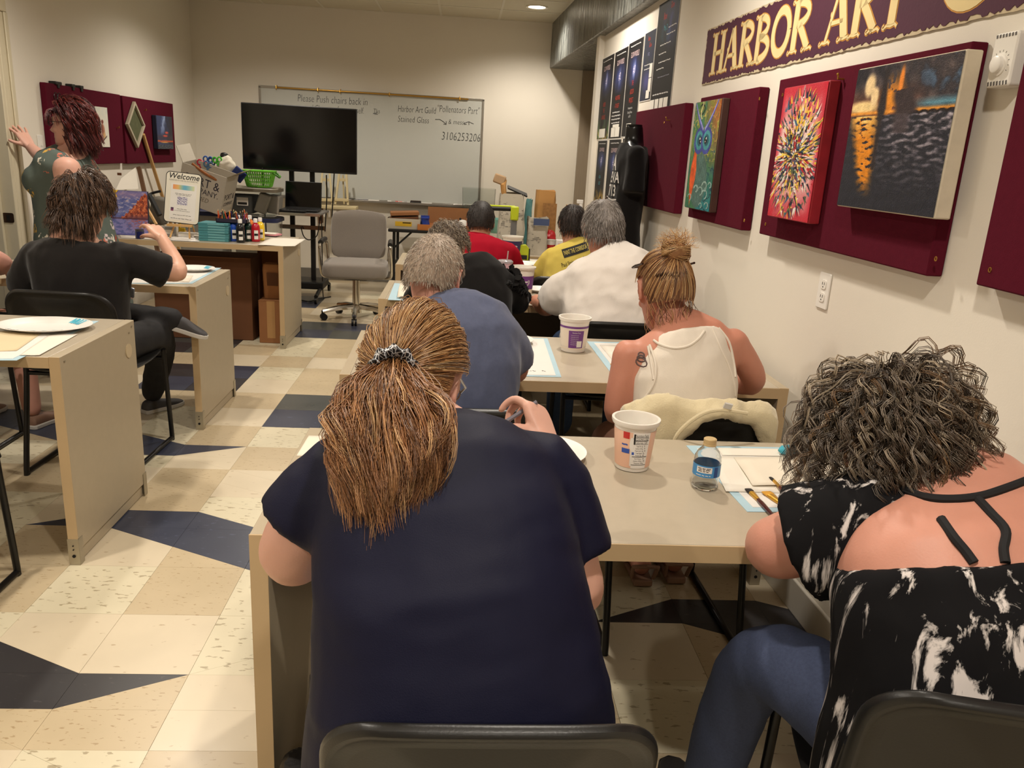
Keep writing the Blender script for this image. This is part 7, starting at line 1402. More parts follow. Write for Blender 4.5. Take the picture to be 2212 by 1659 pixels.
def cable(label, pts, r=.006):
    P = smooth_path(pts, 6); t = thing('power_cable', label, 'cable', tuple(P[-1])); MB().tube(P, r, 8).build('cord', MBLK, t, world=True); return t
cable('thin black cable hanging from the left of the television', [at(567, 362, 7.99), at(569, 410, 7.95), at(572, 450, 7.9), at(575, 505, 7.9), at(575, 560, 7.95)])
cable('black cable hanging down right of the laptop', [at(705, 378, 8.1), at(706, 420, 8.1), at(704, 465, 8.1), at(702, 500, 8.1)])
cable('second black cable nearest the white easels', [at(723, 352, 8.06), at(720, 410, 8.12), at(717, 470, 8.15)])
cable('looped black cable behind the stand post', [at(650, 490, 8.05), at(656, 510, 8.0), at(668, 518, 8.0), at(685, 508, 8.02), at(694, 470, 8.05), at(697, 620, 8.05), at(700, 650, 8.0)], .005)
cable('black cable curled on the floor beside the stand', [(-1.62, 8.0, .008), (-1.55, 7.85, .008), (-1.45, 7.80, .008), (-1.4, 7.95, .008), (-1.3, 8.1, .008)], .006)
def easel(label, xp, yaw):
    p = at(xp, 430, 8.95); t = thing('display_easel', label, 'easel', (p.x, p.y, .95)); m = mat('cream_wood', (206, 190, 148), .55, vary=.08); M = TR(p.x, p.y, 0, 0, 0, yaw)
    zb, zt = at(xp, 442, 8.95).z, at(xp, 368, 8.95).z
    for s_ in (-1, 1): MB(M).tube([(s_*.07, 0, zb), (s_*.035, .06, zt)], .014, 4).build('front_leg', m, t, world=True)
    MB(M).box((0, -.0, zb+.05), (.15, .03, .03)).build('ledge', m, t, world=True, bevel=.003); MB(M).box((0, .05, zt-.10), (.11, .02, .03)).build('cross_piece', m, t, world=True); MB(M).tube([(0, .06, zt-.05), (0, .11, zb)], .010, 4).build('rear_leg', m, t, world=True)
easel('cream wooden easel left of the thin cables', 704, .1); easel('cream wooden easel leaning at the right of the television', 738, -.1)
p = at(725, 445, 8.9); t = thing('wall_ledge', 'cream shelf under the display easels', 'ledge', (p.x, 9.0, p.z)); MB().bb(p.x-.26, p.x+.22, 8.86, 9.09, p.z-.03, p.z).build('shelf_board', mat('cream_wood', (206, 190, 148), .55), t, world=True, bevel=.004)
for s_ in (-1, 1): MB().bb(p.x+s_*.18-.015, p.x+s_*.18+.015, 8.95, 9.09, p.z-.2, p.z-.03).build('bracket', CARDD, t, world=True)
CLR = mat('frosted_plastic', (236, 238, 236), .12, trans=1, vary=.02, ior=1.06); GLID = mat('grey_lid', (120, 112, 96), .5); NAVY = mat('navy_lid', (38, 46, 84), .5)
def tote(label, c, w_, d_, h_, z, lid, inner, tagm=None, wall=None):
    t = thing('storage_tote', label, 'tote', (c[0], c[1], z)); k = 1.09
    out = [[(x*(1+(k-1)*f), y*(1+(k-1)*f), h_*f) for x, y in rrect(w_/k, d_/k, .04, 4)] for f in (0, .5, 1)]; inn = [[(x*(1+(k-1)*f)*.985, y*(1+(k-1)*f)*.98, max(.006, h_*f)) for x, y in rrect(w_/k, d_/k, .04, 4)] for f in (1, .5, 0)]
    MB().loft(out+inn).build('tote_wall', wall or CLR, t)
    if lid: MB().loft([[(x*s_, y*s_, h_+zz) for x, y in rrect(w_+.03, d_+.03, .05, 4)] for s_, zz in ((1, -.015), (1, .012), (.95, .02), (.9, .012))]).build('lid', lid, t)
    for m, x, y, zz, sx, sy, sz, rz in inner: MB(TR(x, y, zz, 0, rz, rz*.3)).box((0, 0, 0), (sx, sy, sz)).build('contents', m, t, bevel=.01)
    if tagm: MB().box((tagm[0], -d_/2*(.96), tagm[1]), (tagm[2], .002, tagm[3])).build('paper_label', WL, t); MB().box((tagm[0], -d_/2*.96-.0016, tagm[1]-tagm[3]*.25), (tagm[2]*.8, .001, tagm[3]*.3)).build('label_print', BK, t)
    return t
GCL = mat('grey_cloth', (134, 138, 146), .9, vary=.15, vscale=15); GP = mat('cloudy_sheet', (176, 170, 160), .4, trans=.2)
zb2 = at(560, 466, 7.55).z; zt2 = at(560, 410, 7.55).z; xa, xb = at(497, 430, 7.45).x, at(608, 430, 7.45).x; wT = xb-xa; hT = zt2-zb2
tote('clear storage tote of grey cloth under the green basket', ((xa+xb)/2-.06, 7.62), wT, .34, hT, zb2, GLID, [(GCL, -.10, .02, hT*.42, wT*.5, .26, hT*.7, 0), (GP, .10, -.06, hT*.5, .10, .18, hT*.75, .35), (GP, .18, .05, hT*.45, .1, .2, hT*.7, .1)], (-.06, hT*.55, .10, .07))
zb1 = .06; tote('lower clear tote with a navy lid under the grey cloth tote', ((xa+xb)/2-.05, 7.62), wT*.96, .34, zb2-.035-.42, .42, NAVY, [(GP, 0, 0, .12, wT*.7, .25, .18, 0), (GCL, .15, -.05, .12, .12, .2, .15, .2)])
t = thing('moving_box', 'plain cardboard box on the floor under the totes', 'box', ((xa+xb)/2, 7.66, 0)); MB().box((-.09, 0, .205), (.38, .34, .41)).build('box_body', CARD, t, bevel=.004)
xm = at(452, 470, 7.45).x; tote('grey tote with a navy lid behind the welcome sign', (xm-.07, 7.55), .40, .34, at(452, 462, 7.4).z-.40, .40, NAVY, [(GP, 0, 0, .15, .3, .25, .2, 0)], None, mat('grey_tote', (150, 148, 142), .4, vary=.05))
t = thing('moving_box', 'cardboard box on the floor under the grey tote', 'box', (xm, 7.55, 0)); MB().box((-.06, 0, .197), (.36, .34, .393)).build('box_body', CARD, t, bevel=.004)
GRN = mat('green_plastic', (122, 206, 66), .35, vary=.04); c = at(560, 410, 7.6); t = thing('plastic_basket', 'bright green plastic basket on top of the clear tote', 'basket', (c.x, 7.62, zt2+.022)); hb = at(560, 368, 7.6).z-zt2-.022; wb = (at(595, 380, 7.6)-at(530, 380, 7.6)).x
ring = lambda f, g=1: [(x, y, hb*f) for x, y in rrect(wb*(.74+.26*f)*g, .24*(.78+.22*f)*g, .05, 4)]
MB().loft([ring(0), ring(.06), ring(.06, .96), ring(.03, .96)]).build('basket_floor', GRN, t); MB().loft([ring(.93, 1.05), ring(1, 1.06), ring(1, .97), ring(.9, .97), ring(.9, 1.0)]).build('rim', GRN, t)
for f in (.28, .5, .72): MB().tube(ring(f), .004, 6, closed=True).build('hoop', GRN, t)
a0, a1 = rrect(wb*.76, .24*.8, .05, 6), rrect(wb, .24, .05, 6); N_ = 44
def along(P, s_):
    L_ = [math.dist(P[i], P[(i+1) % len(P)]) for i in range(len(P))]; tot = sum(L_); d_ = s_*tot
    for i, l in enumerate(L_):
        if d_ <= l: f = d_/l; return (P[i][0]*(1-f)+P[(i+1) % len(P)][0]*f, P[i][1]*(1-f)+P[(i+1) % len(P)][1]*f)
        d_ -= l
    return P[0]
for i in range(N_): p0, p1 = along(a0, i/N_), along(a1, i/N_); MB().cyl((*p0, hb*.04), (*p1, hb*.95), .0042, n=6).build('slat', GRN, t)
MB().tube(smooth_path([(wb*.5, -.06, hb*.9), (wb*.5+.04, -.05, hb*.7), (wb*.5+.045, 0, hb*.62), (wb*.5+.04, .05, hb*.7), (wb*.5, .06, hb*.9)], 5), .008, 8).build('handle', mat('green_dark', (70, 130, 40), .4), t)
GC = mat('grey_carton', (186, 178, 164), .8, vary=.05); t = thing('tee_carton', 'tilted grey carton lettered PORT & COMPANY overflowing with supplies', 'box', tuple(at(430, 455, 7.35)))
pb = at(420, 450, 7.30); M = frame(pb+V3(-.02, .0, 0), (.97, -.12, -.20), (0, 1, 0)); W2, D2, H2 = .39, .24, .33
M = Matrix.Translation(at(435, 408, 7.16)) @ R3(.10, .28, -.12)
for nm, c_, d_ in (('front_panel', (0, 0, 0), (W2, .006, H2)), ('back_panel', (0, D2, 0), (W2, .006, H2)), ('side_panel', (-W2/2, D2/2, 0), (.006, D2, H2)), ('side_panel', (W2/2, D2/2, 0), (.006, D2, H2)), ('bottom_panel', (0, D2/2, -H2/2), (W2, D2, .006))): MB(M).box(c_, d_).build(nm, GC, t, world=True)
MB(M @ TR(W2/2, D2/2, H2/2, 0, .9, 0)).box((0, 0, .07), (.004, D2, .14)).build('flap', mat('carton_inside', (150, 138, 112), .8), t, world=True); MB(M @ TR(-W2/2, D2/2, H2/2, 0, -.6, 0)).box((0, 0, .07), (.004, D2, .14)).build('flap', GC, t, world=True)
tx = frame((0, -.0036, 0), (1, 0, 0), Z3); tag(MB(M @ tx).text('PORT &', .105, M=TR(0, .055, 0), sx=.85).text('COMPANY.', .068, M=TR(.0, -.02, 0), sx=.9).build('lettering', mat('carton_ink', (46, 44, 58), .7), t, world=True, smooth=False), kind='stuff'); tag(MB(M @ tx).text('MED', .055, M=TR(.03, -.085, 0), sx=.9, shear=.2, thin=-.015).build('handwriting', mat('olive_ink', (92, 84, 58), .7), t, world=True, smooth=False), kind='stuff')
tag(MB(M @ frame((W2/2+.0036, D2/2, 0), (0, 1, 0), Z3)).text('PORT &', .07, M=TR(0, -.02, 0), sx=.8).text('COMPANY.', .045, M=TR(0, -.08, 0), sx=.8).build('lettering', mat('carton_ink', (46, 44, 58), .7), t, world=True, smooth=False), kind='stuff')
MB(M).tube(smooth_path([(-.12, .02, H2/2+.01), (0, -.01, H2/2-.02), (.12, .01, H2/2-.05), (.16, .08, H2/2-.06)], 5), .012, 8).build('wicker_rim', mat('wicker', (150, 92, 48), .8, vary=.3, vscale=90), t, world=True)
def scissor(label, px, Y, c, rz, group='craft scissors in the carton'):
    p = at(*px, Y); t = thing('craft_scissors', label, 'scissors', tuple(p-V3(0, 0, .1)), 0, group); m = mat('sc_%02x%02x%02x' % c, c, .35); M = Matrix.Translation(p) @ R3(0, rz, .2)
    for s_ in (-1, 1): MB(M).tube([(s_*.02+.017*math.cos(a), 0, .022*math.sin(a)) for a in np.linspace(0, 6.28, 14)[:-1]], .0065, 8, closed=True).tube([(s_*.012, 0, -.022), (s_*-.003, 0, -.05)], .006, 8).build('finger_loop', m, t, world=True)
    for s_ in (-1, 1): MB(M).box((s_*.004, s_*.002, -.09), (.012, .002, .09), rot=(0, s_*.05, 0)).build('blade', AL, t, world=True)
scissor('small red-handled scissors poking from the carton', (436, 352), 7.4, (196, 40, 70), .3); scissor('blue-handled scissors poking from the carton', (449, 344), 7.42, (52, 96, 176), .1); scissor('navy-handled scissors beside the green pair', (460, 347), 7.44, (38, 66, 120), -.1); scissor('green-handled scissors poking from the carton', (469, 345), 7.4, (84, 196, 60), -.1); scissor('pale blue scissors low among the handles', (450, 355), 7.38, (84, 120, 160), .2)
def ragcloth(label, c, r, m, seed, name='cloth_bundle'):
    t = thing(name, label, 'cloth', tuple(c-V3(0, 0, r[2]))); g = MB(); g.sph(tuple(c), r, 24, 16); V_, F_ = remesh(g, min(r)*.14, 2); V_ = wrinkle(V_, F_, min(r)*.28, .30/min(r), seed); mesh_np('folded_cloth', xf(V_, root_basis(t).inverted()), F_, m, t); return t
ragcloth('bunched white cloth spilling over the carton', at(490, 357, 7.45), (.075, .07, .085), mat('white_cotton2', (214, 206, 190), .9), 3); ragcloth('dark cloth peeking out above the white bundle', at(484, 337, 7.5), (.035, .03, .03), MBLK, 5)
t = thing('navy_pouch', 'navy blue fabric pouch hanging off the carton', 'pouch', tuple(at(517, 392, 7.4))); MB(Matrix.Translation(at(515, 377, 7.38)) @ R3(.1, .7, 0)).box((0, 0, 0), (.115, .02, .105)).build('pouch_body', mat('navy_fabric', (34, 50, 108), .8, vary=.15, vscale=20, bump=.3), t, world=True, bevel=.008)
p0, p1 = atx(309, 290, XL+.06), at(351, 425, 7.95); t = thing('wooden_dowel', 'long pale wooden dowel leaning against the left board', 'dowel', (p1.x, p1.y, .0)); d_ = (p1-p0).normalized(); e_ = p1+d_*((p1.z-.01)/-d_.z if d_.z < 0 else 0); MB().cyl(p0, e_, .0155, n=14).build('rod', mat('pale_wood', (206, 162, 104), .55, vary=.15, vscale=10, stretch=(1, 1, .2)), t, world=True)
p0, p1 = at(300, 362, 7.3), at(309, 402, 7.2); t = thing('wooden_batten', 'short brown wooden batten leaning beside the papers', 'batten', (p1.x, p1.y, 0)); MB().tube([p0, p1, p1+(p1-p0)*((p1.z-.02)/(p0.z-p1.z))], .022, 4).build('board', mat('brown_wood', (104, 74, 50), .6, vary=.2), t, world=True)
t = thing('paper_pad', 'white drawing sheets propped against the left wall', 'paper', (XL+.1, 6.55, .9)); P_ = [at(262, 385, 6.9), at(292, 362, 7.1), at(298, 408, 7.0), at(250, 410, 6.8)]; m = MB(); m.add([tuple(p) for p in P_]+[tuple(p+V3(0, .012, 0)) for p in P_], [(3, 2, 1, 0), (4, 5, 6, 7), (0, 1, 5, 4), (1, 2, 6, 5), (2, 3, 7, 6), (3, 0, 4, 7)]); m.build('sheet_stack', PAPER, t, world=True); MB(Matrix.Translation((P_[0]+P_[2])/2+V3(.05, -.02, -.07)) @ frame((0, 0, 0), (1, 0, 0), Z3)).scrawl(.14, .04).build('lettering', INK, t, world=True, smooth=False); MB(Matrix.Translation(at(258, 376, 6.9))).box((0, 0, 0), (.03, .012, .02)).build('binder_clip', CARDD, t, world=True)
t = thing('black_satchel', 'black bag strap and grey satchel behind the welcome sign', 'bag', tuple(at(338, 500, 6.9))); MB(Matrix.Translation(at(345, 455, 6.95)) @ R3(0, .2, 0)).box((0, 0, 0), (.12, .14, .22)).build('bag_body', mat('grey_canvas', (110, 104, 94), .8), t, world=True, bevel=.02); MB().tube(smooth_path([at(322, 420, 6.85), at(333, 416, 6.85), at(347, 413, 6.85)], 4), .010, 8).build('carry_handle', MBLK, t, world=True); MB().tube([at(322, 420, 6.8), at(345, 465, 6.75)], .022, 6).build('strap', MBLK, t, world=True); MB().tube([at(318, 450, 6.7), at(338, 485, 6.65)], .012, 5).build('wood_batten', mat('pale_wood', (206, 162, 104), .55), t, world=True)
def lake(U, V):
    n = nz(U, V, 3, 70); n2 = nz(U, V*2.5, 4, 71); C = mixc(full(U, (112, 118, 172)), full(U, (84, 92, 152)), n); C = mixc(C, full(U, (172, 168, 196)), np.clip((n2-.5)*3.5, 0, 1)*(V > .45)); C = mixc(C, full(U, (206, 176, 176)), np.clip((n2-.72)*6, 0, 1)*(V > .7)); C = mixc(C, full(U, (150, 128, 166)), np.clip(1-np.abs(V-.93)*8, 0, 1)*.8)
    hill = (V < .42+.55*np.clip((U-.28)/.62, 0, 1)**1.25-.05*np.abs(np.sin(U*30)))*(V > .36)*(U > .25); C = mixc(C, full(U, (176, 84, 56)), hill*1.0); C = mixc(C, full(U, (110, 48, 44)), hill*(nz(U, V, 9, 72) < .42)); C = mixc(C, full(U, (214, 122, 78)), hill*(nz(U, V, 9, 73) > .62)); C = mixc(C, full(U, (104, 66, 82)), hill*np.clip((.5-V)*7, 0, 1)*(U > .45)); C = mixc(C, full(U, (150, 76, 70)), (U < .06)*(V > .38)*(V < .55)); C = mixc(C, full(U, (86, 50, 62)), np.clip(1-np.abs(V-.375)*40, 0, 1))
    lowm = V < .36; C = mixc(C, full(U, (142, 136, 190)), lowm*(n2 > .45)*.8); C = mixc(C, full(U, (168, 92, 88)), lowm*np.clip((V-.05)*4, 0, 1)*np.clip((U-.35)*3, 0, 1)*(nz(U, V*2, 6, 74) > .48)*.85); return mixc(C, full(U, (84, 84, 150)), np.clip((.05-V)*20, 0, 1))
q = [at(236, 405, 6.2), at(318, 406, 6.2), at(328, 502, 6.12), at(247, 506, 6.12)]; cx = sum(p.x for p in q)/4; ww = (q[1]-q[0]).length; hh = ((q[0].z-q[3].z)+(q[1].z-q[2].z))/2
t = thing('lake_painting', 'example canvas of an orange autumn hill over a violet lake', 'painting', (cx, 6.12, DH)); M = TR(cx, 6.11, DH+.001, -.10, .0, 0) @ frame((0, 0, hh/2), (1, 0, 0), Z3)
MB(M).box((0, 0, -.011), (ww, hh, .02)).build('canvas_body', mat('canvas_edge_navy', (30, 34, 56), .7), t, world=True, bevel=.002); painted('painted_face', ww-.004, hh-.004, lake, 110, 130, VO, t, root_basis(t).inverted() @ M @ TR(0, 0, .0006), relief=.001)
t = thing('star_sticker', 'yellow paper star stuck on the corner of the lake canvas', 'sticker', tuple(at(246, 411, 6.1))); Ms = M @ TR(-ww*.40, hh*.44, .003, 0, 0, .15); MB(Ms).prism([((.045 if i % 2 == 0 else .02)*math.cos(PI/2+i*PI/5), (.045 if i % 2 == 0 else .02)*math.sin(PI/2+i*PI/5)) for i in range(10)], 0, .001).build('star_card', mat('star_yellow', (236, 190, 44), .6), t, world=True); MB(Ms).scrawl(.036, .008, TR(0, .005, .0012)).scrawl(.026, .008, TR(0, -.011, .0012), seed=4).build('lettering', BK, t, world=True, smooth=False)
q = [at(356, 370, 6.15), at(433, 372, 6.15), at(425, 485, 6.10), at(346, 480, 6.10)]; cx = sum(p.x for p in q)/4; ww = (q[1]-q[0]).length; hh = ((q[0].z-q[3].z)+(q[1].z-q[2].z))/2; zb_ = (q[2].z+q[3].z)/2
t = thing('welcome_sign', 'rounded cream Welcome sign on a little wooden easel', 'sign', (cx, 6.1, DH)); M = TR(cx, 6.10, zb_, -.16, .07, 0) @ frame((0, 0, hh/2), (1, 0, 0), Z3)
MB(M).rrect(ww, hh, .03, -.006, -.0005).build('sign_border', MBLK, t, world=True); MB(M).rrect(ww-.010, hh-.010, .026, -.0005, .0005).build('sign_board', mat('sign_cream', (232, 226, 208), .45, vary=.02), t, world=True); MB(M).box((.005, -.03, .0008), (ww*.72, hh*.72, .0006)).build('notice_sheet', mat('sheet_white', (234, 230, 222), .5), t, world=True)
for s, y, sz, sx, sh in (('Welcome', .415, .058, .95, .25), ('PLEASE SIGN IN AND FILL IN A NAME TAG', .335, .0135, .8, 0), ('~.40', .055, .010, 1, 0), ('~.46', .08, .010, 1, 0), ('~.3', -.22, .010, 1, 0), ('~.45', -.255, .008, 1, 0), ('~.5', -.34, .010, 1, 0), ('~.62', -.41, .012, 1, 0)): tag((MB(M).scrawl(float(s[1:])*ww, sz*.6, TR(.004, y*hh, .0013)) if s[0] == '~' else MB(M).text(s, sz, M=TR(.0 if y > .3 else .004, y*hh, .0013), sx=sx, shear=sh, thin=.008 if sz > .05 else -.004)).build('lettering', BK if sz > .05 else mat('sign_grey', (120, 116, 110), .6), t, world=True, smooth=False), kind='stuff')
painted('rainbow_print', ww*.6, hh*.09, lambda U, V: mixc(mixc(full(U, (232, 150, 96)), full(U, (226, 206, 120)), U*2.5), mixc(full(U, (110, 176, 200)), full(U, (220, 220, 170)), (U-.6)*2.5), (U-.25)*4), 40, 8, VP, t, root_basis(t).inverted() @ M @ TR(.004, hh*.205, .0014))
painted('logo_print', ww*.28, hh*.16, lambda U, V: mixc(full(U, (226, 222, 226)), full(U, (84, 74, 130)), (nz(U, V, 5, 80) > .55)*1.0), 24, 24, VP, t, root_basis(t).inverted() @ M @ TR(0, -.06*hh, .0014)); painted('photo_print', ww*.08, hh*.07, lambda U, V: mixc(full(U, (150, 80, 110)), full(U, (60, 40, 70)), V), 6, 6, VP, t, root_basis(t).inverted() @ M @ TR(-ww*.27, -.235*hh, .0014))
WD = mat('pale_wood', (206, 162, 104), .55); [MB().tube([(cx+s_*.07, 6.06, DH+.006), (cx+s_*.02, 6.22, zb_+hh*.4)], .007, 6).build('easel_leg', WD, t, world=True) for s_ in (-1, 1)]; MB().tube([(cx, 6.40, DH+.006), (cx, 6.22, zb_+hh*.4)], .007, 6).build('easel_leg', WD, t, world=True); MB().box((cx, 6.075, zb_-.012), (.18, .03, .016)).build('easel_ledge', WD, t, world=True)
z = DH+.0004
sheet3('paper_sheet', 'white sheets along the front of the demonstration desk', 'paper', rect((262, 514, z), (258, 507, z), (.55, .0)), z, PAPER, group='white papers', curl=.002)
sheet3('clip_board', 'white clipboard beside the teal boxes', 'clipboard', rect((368, 520, z), (365, 511, z), (.2, 0)), z+.003, WL); c_ = at(432, 514, 6.05)
MB().box((c_.x, c_.y, DH+.011), (.06, .02, .014)).build('clip', AL, bpy.data.objects['clip_board'], world=True)
for k_, (xp, yp, w_, h_, m, nm) in enumerate(((366, 510, .09, .07, mat('grey_block', (140, 136, 130), .6), 'grey card box left of the wooden blocks'), (395, 507, .05, .03, WD, 'small pale wooden block under the welcome sign'), (405, 512, .12, .035, WL, 'white tag box in front of the welcome sign'), (412, 503, .05, .02, mat('teal_card', (110, 160, 160), .6), 'small teal card on the tag box'))):
    p = atz(xp, yp, DH+.001); t = thing('small_box', nm, 'box', (p.x, p.y, DH+.0005 if k_ != 3 else DH+.0365), 0, 'small boxes under the sign'); MB().box((0, 0, h_/2), (w_, .05, h_)).build('box_body', m, t, bevel=.002); MB().box((0, -.0256, h_*.5), (w_*.7, .0006, h_*.4)).build('box_label', PAPER, t)
t = ragcloth('crumpled white tissue beside the clipboard', atz(428, 508, DH+.018), (.05, .035, .017), PAPER, 8, 'tissue')
c0 = atz(468, 521, DH)
for k_ in range(7):
    zz = DH+.0005+.0188*k_; t = thing('teal_box', ['bottom', 'second', 'third', 'fourth', 'fifth', 'sixth', 'topmost'][k_]+' flat teal box of the stack beside the paint bottles', 'box', (c0.x-.012, 6.08, zz), .0+.02*((k_*7) % 3-1), 'stack of flat teal boxes'); MB().box((0, 0, .009), (.215, .17, .0182)).build('box_body', mat('teal_box', (72, 136, 142), .5, vary=.06), t, bevel=.002); MB().box((.02, -.0853, .009), (.12, .0006, .010)).build('side_print', mat('teal_print', (110, 168, 172), .5), t)
c0 = atz(474, 488, DH+.134); zt = DH+.1335; t = thing('pencil_tray', 'dark tray holding coloured pencils on the teal boxes', 'tray', (c0.x+.015, 6.09, zt)); MB().bb(-.11, .11, -.05, .05, 0, .004).bb(-.11, .11, -.05, -.046, 0, .03).bb(-.11, .11, .046, .05, 0, .03).bb(-.11, -.106, -.05, .05, 0, .03).bb(.106, .11, -.05, .05, 0, .03).build('tray_body', mat('tray_navy', (40, 36, 54), .5), t)
r_ = random.Random(12); PC = [((206, 92, 44), 'orange'), ((190, 60, 46), 'red'), ((230, 150, 60), 'amber'), ((60, 60, 110), 'blue'), ((90, 60, 44), 'brown'), ((40, 40, 44), 'black'), ((60, 120, 80), 'green'), ((150, 60, 120), 'violet')]
ORD = 'first second third fourth fifth sixth seventh eighth ninth tenth eleventh twelfth thirteenth fourteenth fifteenth sixteenth seventeenth eighteenth nineteenth twentieth twenty-first twenty-second twenty-third twenty-fourth twenty-fifth last'.split()
for k_ in range(26):
    x = c0.x+.015-.10+.2*k_/25; c_, nm = PC[k_ % 8]; dx, dy = r_.uniform(-.02, .02), r_.uniform(-.02, .02); L_ = r_.uniform(.06, .085); y = 6.09+r_.uniform(-.03, .03)
    t = thing('colour_pencil', '%s of 26 pencils counted from the left in the dark tray, %s' % (ORD[k_], nm), 'pencil', (x, y, zt+.005), 0, 'coloured pencils in the tray'); MB().cyl((0, 0, 0), (dx, dy, L_), .0042, n=6).build('barrel', mat('pencil_'+nm, c_, .4), t); MB().cyl((dx, dy, L_), (dx*1.2, dy*1.2, L_+.012), .0042, .0006, n=6).build('point', mat('pencil_wood', (190, 160, 120), .6), t)
p = atz(437, 492, DH+.005); t = thing('yellow_tool', 'yellow plastic tool standing behind the teal boxes', 'tool', (p.x, 6.3, DH+.0005)); MB().tube([(0, 0, .0), (.003, 0, .06), (.012, 0, .13)], .009, 8).build('handle', mat('tool_yellow', (226, 184, 40), .4), t); MB().box((.02, 0, .03), (.05, .015, .05)).build('head', mat('tool_yellow', (226, 184, 40), .4), t, bevel=.006)
def pbottle(label, xp, yp, c, dark=True):
    p = atz(xp, yp, DH); t = thing('paint_bottle', label, 'bottle', (p.x, p.y, DH+.0004), 0, 'squeeze bottles of paint'); m = mat('paint_%02x%02x%02x' % c, c, .22, coat=.3, vary=.04)
    MB().lathe([(.020, 0), (.029, .002), (.031, .008), (.031, .10), (.029, .115), (.020, .130), (.013, .137), (.013, .142)], 28).build('bottle_body', m, t); MB().lathe([(.015, .140), (.015, .165), (.012, .169), (.001, .170)], 24).build('cap', WL, t)
    Rb = lambda q: .0312; a = -PI/2+.35; wrap_box(t, Rb, a, .030, .02, .085, WL, .0003); wrap_box(t, Rb, a, .028, .045, .062, BK, .0006, 'label_print')
pbottle('blue paint bottle left of the black one', 506, 521, (36, 74, 168)); pbottle('black paint bottle in front of the others', 520, 524, (18, 20, 22)); pbottle('dark green paint bottle between black and red', 537, 521, (22, 52, 44)); pbottle('red paint bottle at the right front', 553, 522, (178, 24, 40)); pbottle('yellow paint bottle at the right end', 563, 519, (232, 196, 40)); pbottle('orange paint bottle half hidden behind the green and red ones', 541, 513, (226, 120, 40)); pbottle('white-capped blue bottle behind the black one', 516, 513, (40, 60, 120))
sheet3('paper_sheet', 'white sheet hanging over the right corner of the demonstration desk', 'paper', rect((556, 530, z), (585, 514, z), (.26, .03)), z, PAPER, group='white papers', curl=.004)
p = atz(585, 510, DH); t = thing('note_pad', 'pink and white note pad right of the paint bottles', 'pad', (p.x, p.y, DH+.008)); MB().box((0, 0, .006), (.14, .10, .012), rot=(0, 0, -.3)).build('pad_block', mat('pink_paper', (222, 150, 160), .7), t); MB().box((-.01, -.01, .0145), (.12, .09, .005), rot=(0, 0, -.1)).build('top_sheet', PAPER, t); MB().box((-.02, 0, -.0035), (.16, .11, .007)).build('back_board', MBLK, t)
p = atz(271, 524, DH); t = thing('paint_jar', 'small dark blue jar at the front of the demonstration desk', 'jar', (p.x, max(p.y, 5.95), DH)); MB().lathe([(.026, 0), (.03, .004), (.03, .05), (.026, .055)], 24).build('jar_glass', mat('navy_glass', (30, 34, 84), .1, coat=.5), t); MB().lathe([(.029, .053), (.029, .068), (.001, .069)], 24).build('lid', mat('steel_lid', (90, 90, 100), .3, .6), t)
def carton(label, x0, x1, y0, y1, h, m, tape=True):
    t = thing('carton', label, 'box', ((x0+x1)/2, y0, 0), 0, 'cartons under the desk'); MB().bb(x0, x1, y0, y1, .001, h).build('box_body', m, t, world=True, bevel=.004)
    if tape: MB().bb((x0+x1)/2-.03, (x0+x1)/2+.03, y0-.001, y0, .04, h).build('tape_strip', mat('tape_tan', (176, 134, 86), .3), t, world=True)
    MB().bb(x0, x1, y0-.002, y0, h-.004, h).build('flap_edge', CARD, t, world=True); return t
xa = at(340, 690, 6.15).x; xb = at(548, 690, 6.15).x
carton('long dark carton on the floor under the demonstration desk', xa, xb, 6.12, 6.46, .63, CARDD, False); carton('small carton at the right end under the demonstration desk', at(562, 690, 6.1).x, -1.33, 6.06, 6.4, .33, CARD); carton('upright carton at the back of the demonstration desk', at(556, 600, 6.45).x, at(600, 600, 6.45).x, 6.47, 6.53, .66, CARD, False)
t = thing('paper_bag', 'brown paper bag standing on the small carton', 'bag', (-1.42, 6.2, .331)); MB().loft([[(x*s_, y*s_, zz) for x, y in rrect(.14, .12, .02, 3)] for s_, zz in ((1, 0), (1.05, .12), (1.1, .22), (1.0, .26))]).build('bag_body', mat('brown_paper', (166, 112, 66), .85, vary=.1, bump=.3, bscale=40), t); MB().box((0, -.07, .15), (.08, .002, .1), rot=(.1, 0, .0)).build('printed_panel', CARDD, t)
zt = at(890, 492, 8.75).z; xa = at(840, 490, 8.6).x; xb = .25; t = thing('folding_table', 'black folding table under the whiteboard', 'table', ((xa+xb)/2, 8.8, 0)); MB().bb(xa, xb, 8.5, 9.1, zt-.03, zt).build('table_top', MBLK, t, world=True, bevel=.008)
for x in (xa+.06, xb-.06):
    for y in (8.55, 9.03): MB().tube([(x, y, 0), (x, y, zt-.03)], .016, 8).build('leg', MBLK, t, world=True)
    MB().tube([(x, 8.55, .3), (x, 9.03, .3)], .012, 8).build('leg_brace', MBLK, t, world=True); MB().tube([(x, 8.56, zt-.2), (x+(.18 if x < 0 else -.18), 8.56, zt-.03)], .010, 8).build('fold_stay', MBLK, t, world=True)
q = [at(838, 452, 8.65), at(909, 450, 8.65), at(906, 483, 8.65)]; w_ = q[1].x-q[0].x; h_ = .8*(q[0].z-q[2].z); t = thing('white_carton', 'open white carton with a yellow label on the folding table', 'box', ((q[0].x+q[1].x)/2, 8.68, zt+.001))
for c_, d_ in (((0, -.13, h_/2), (w_, .005, h_)), ((0, .13, h_/2), (w_, .005, h_)), ((-w_/2, 0, h_/2), (.005, .26, h_)), ((w_/2, 0, h_/2), (.005, .26, h_)), ((0, 0, .003), (w_, .26, .005))): MB().box(c_, d_).build('carton_panel', mat('off_white_card', (190, 182, 166), .8, vary=.06), t)
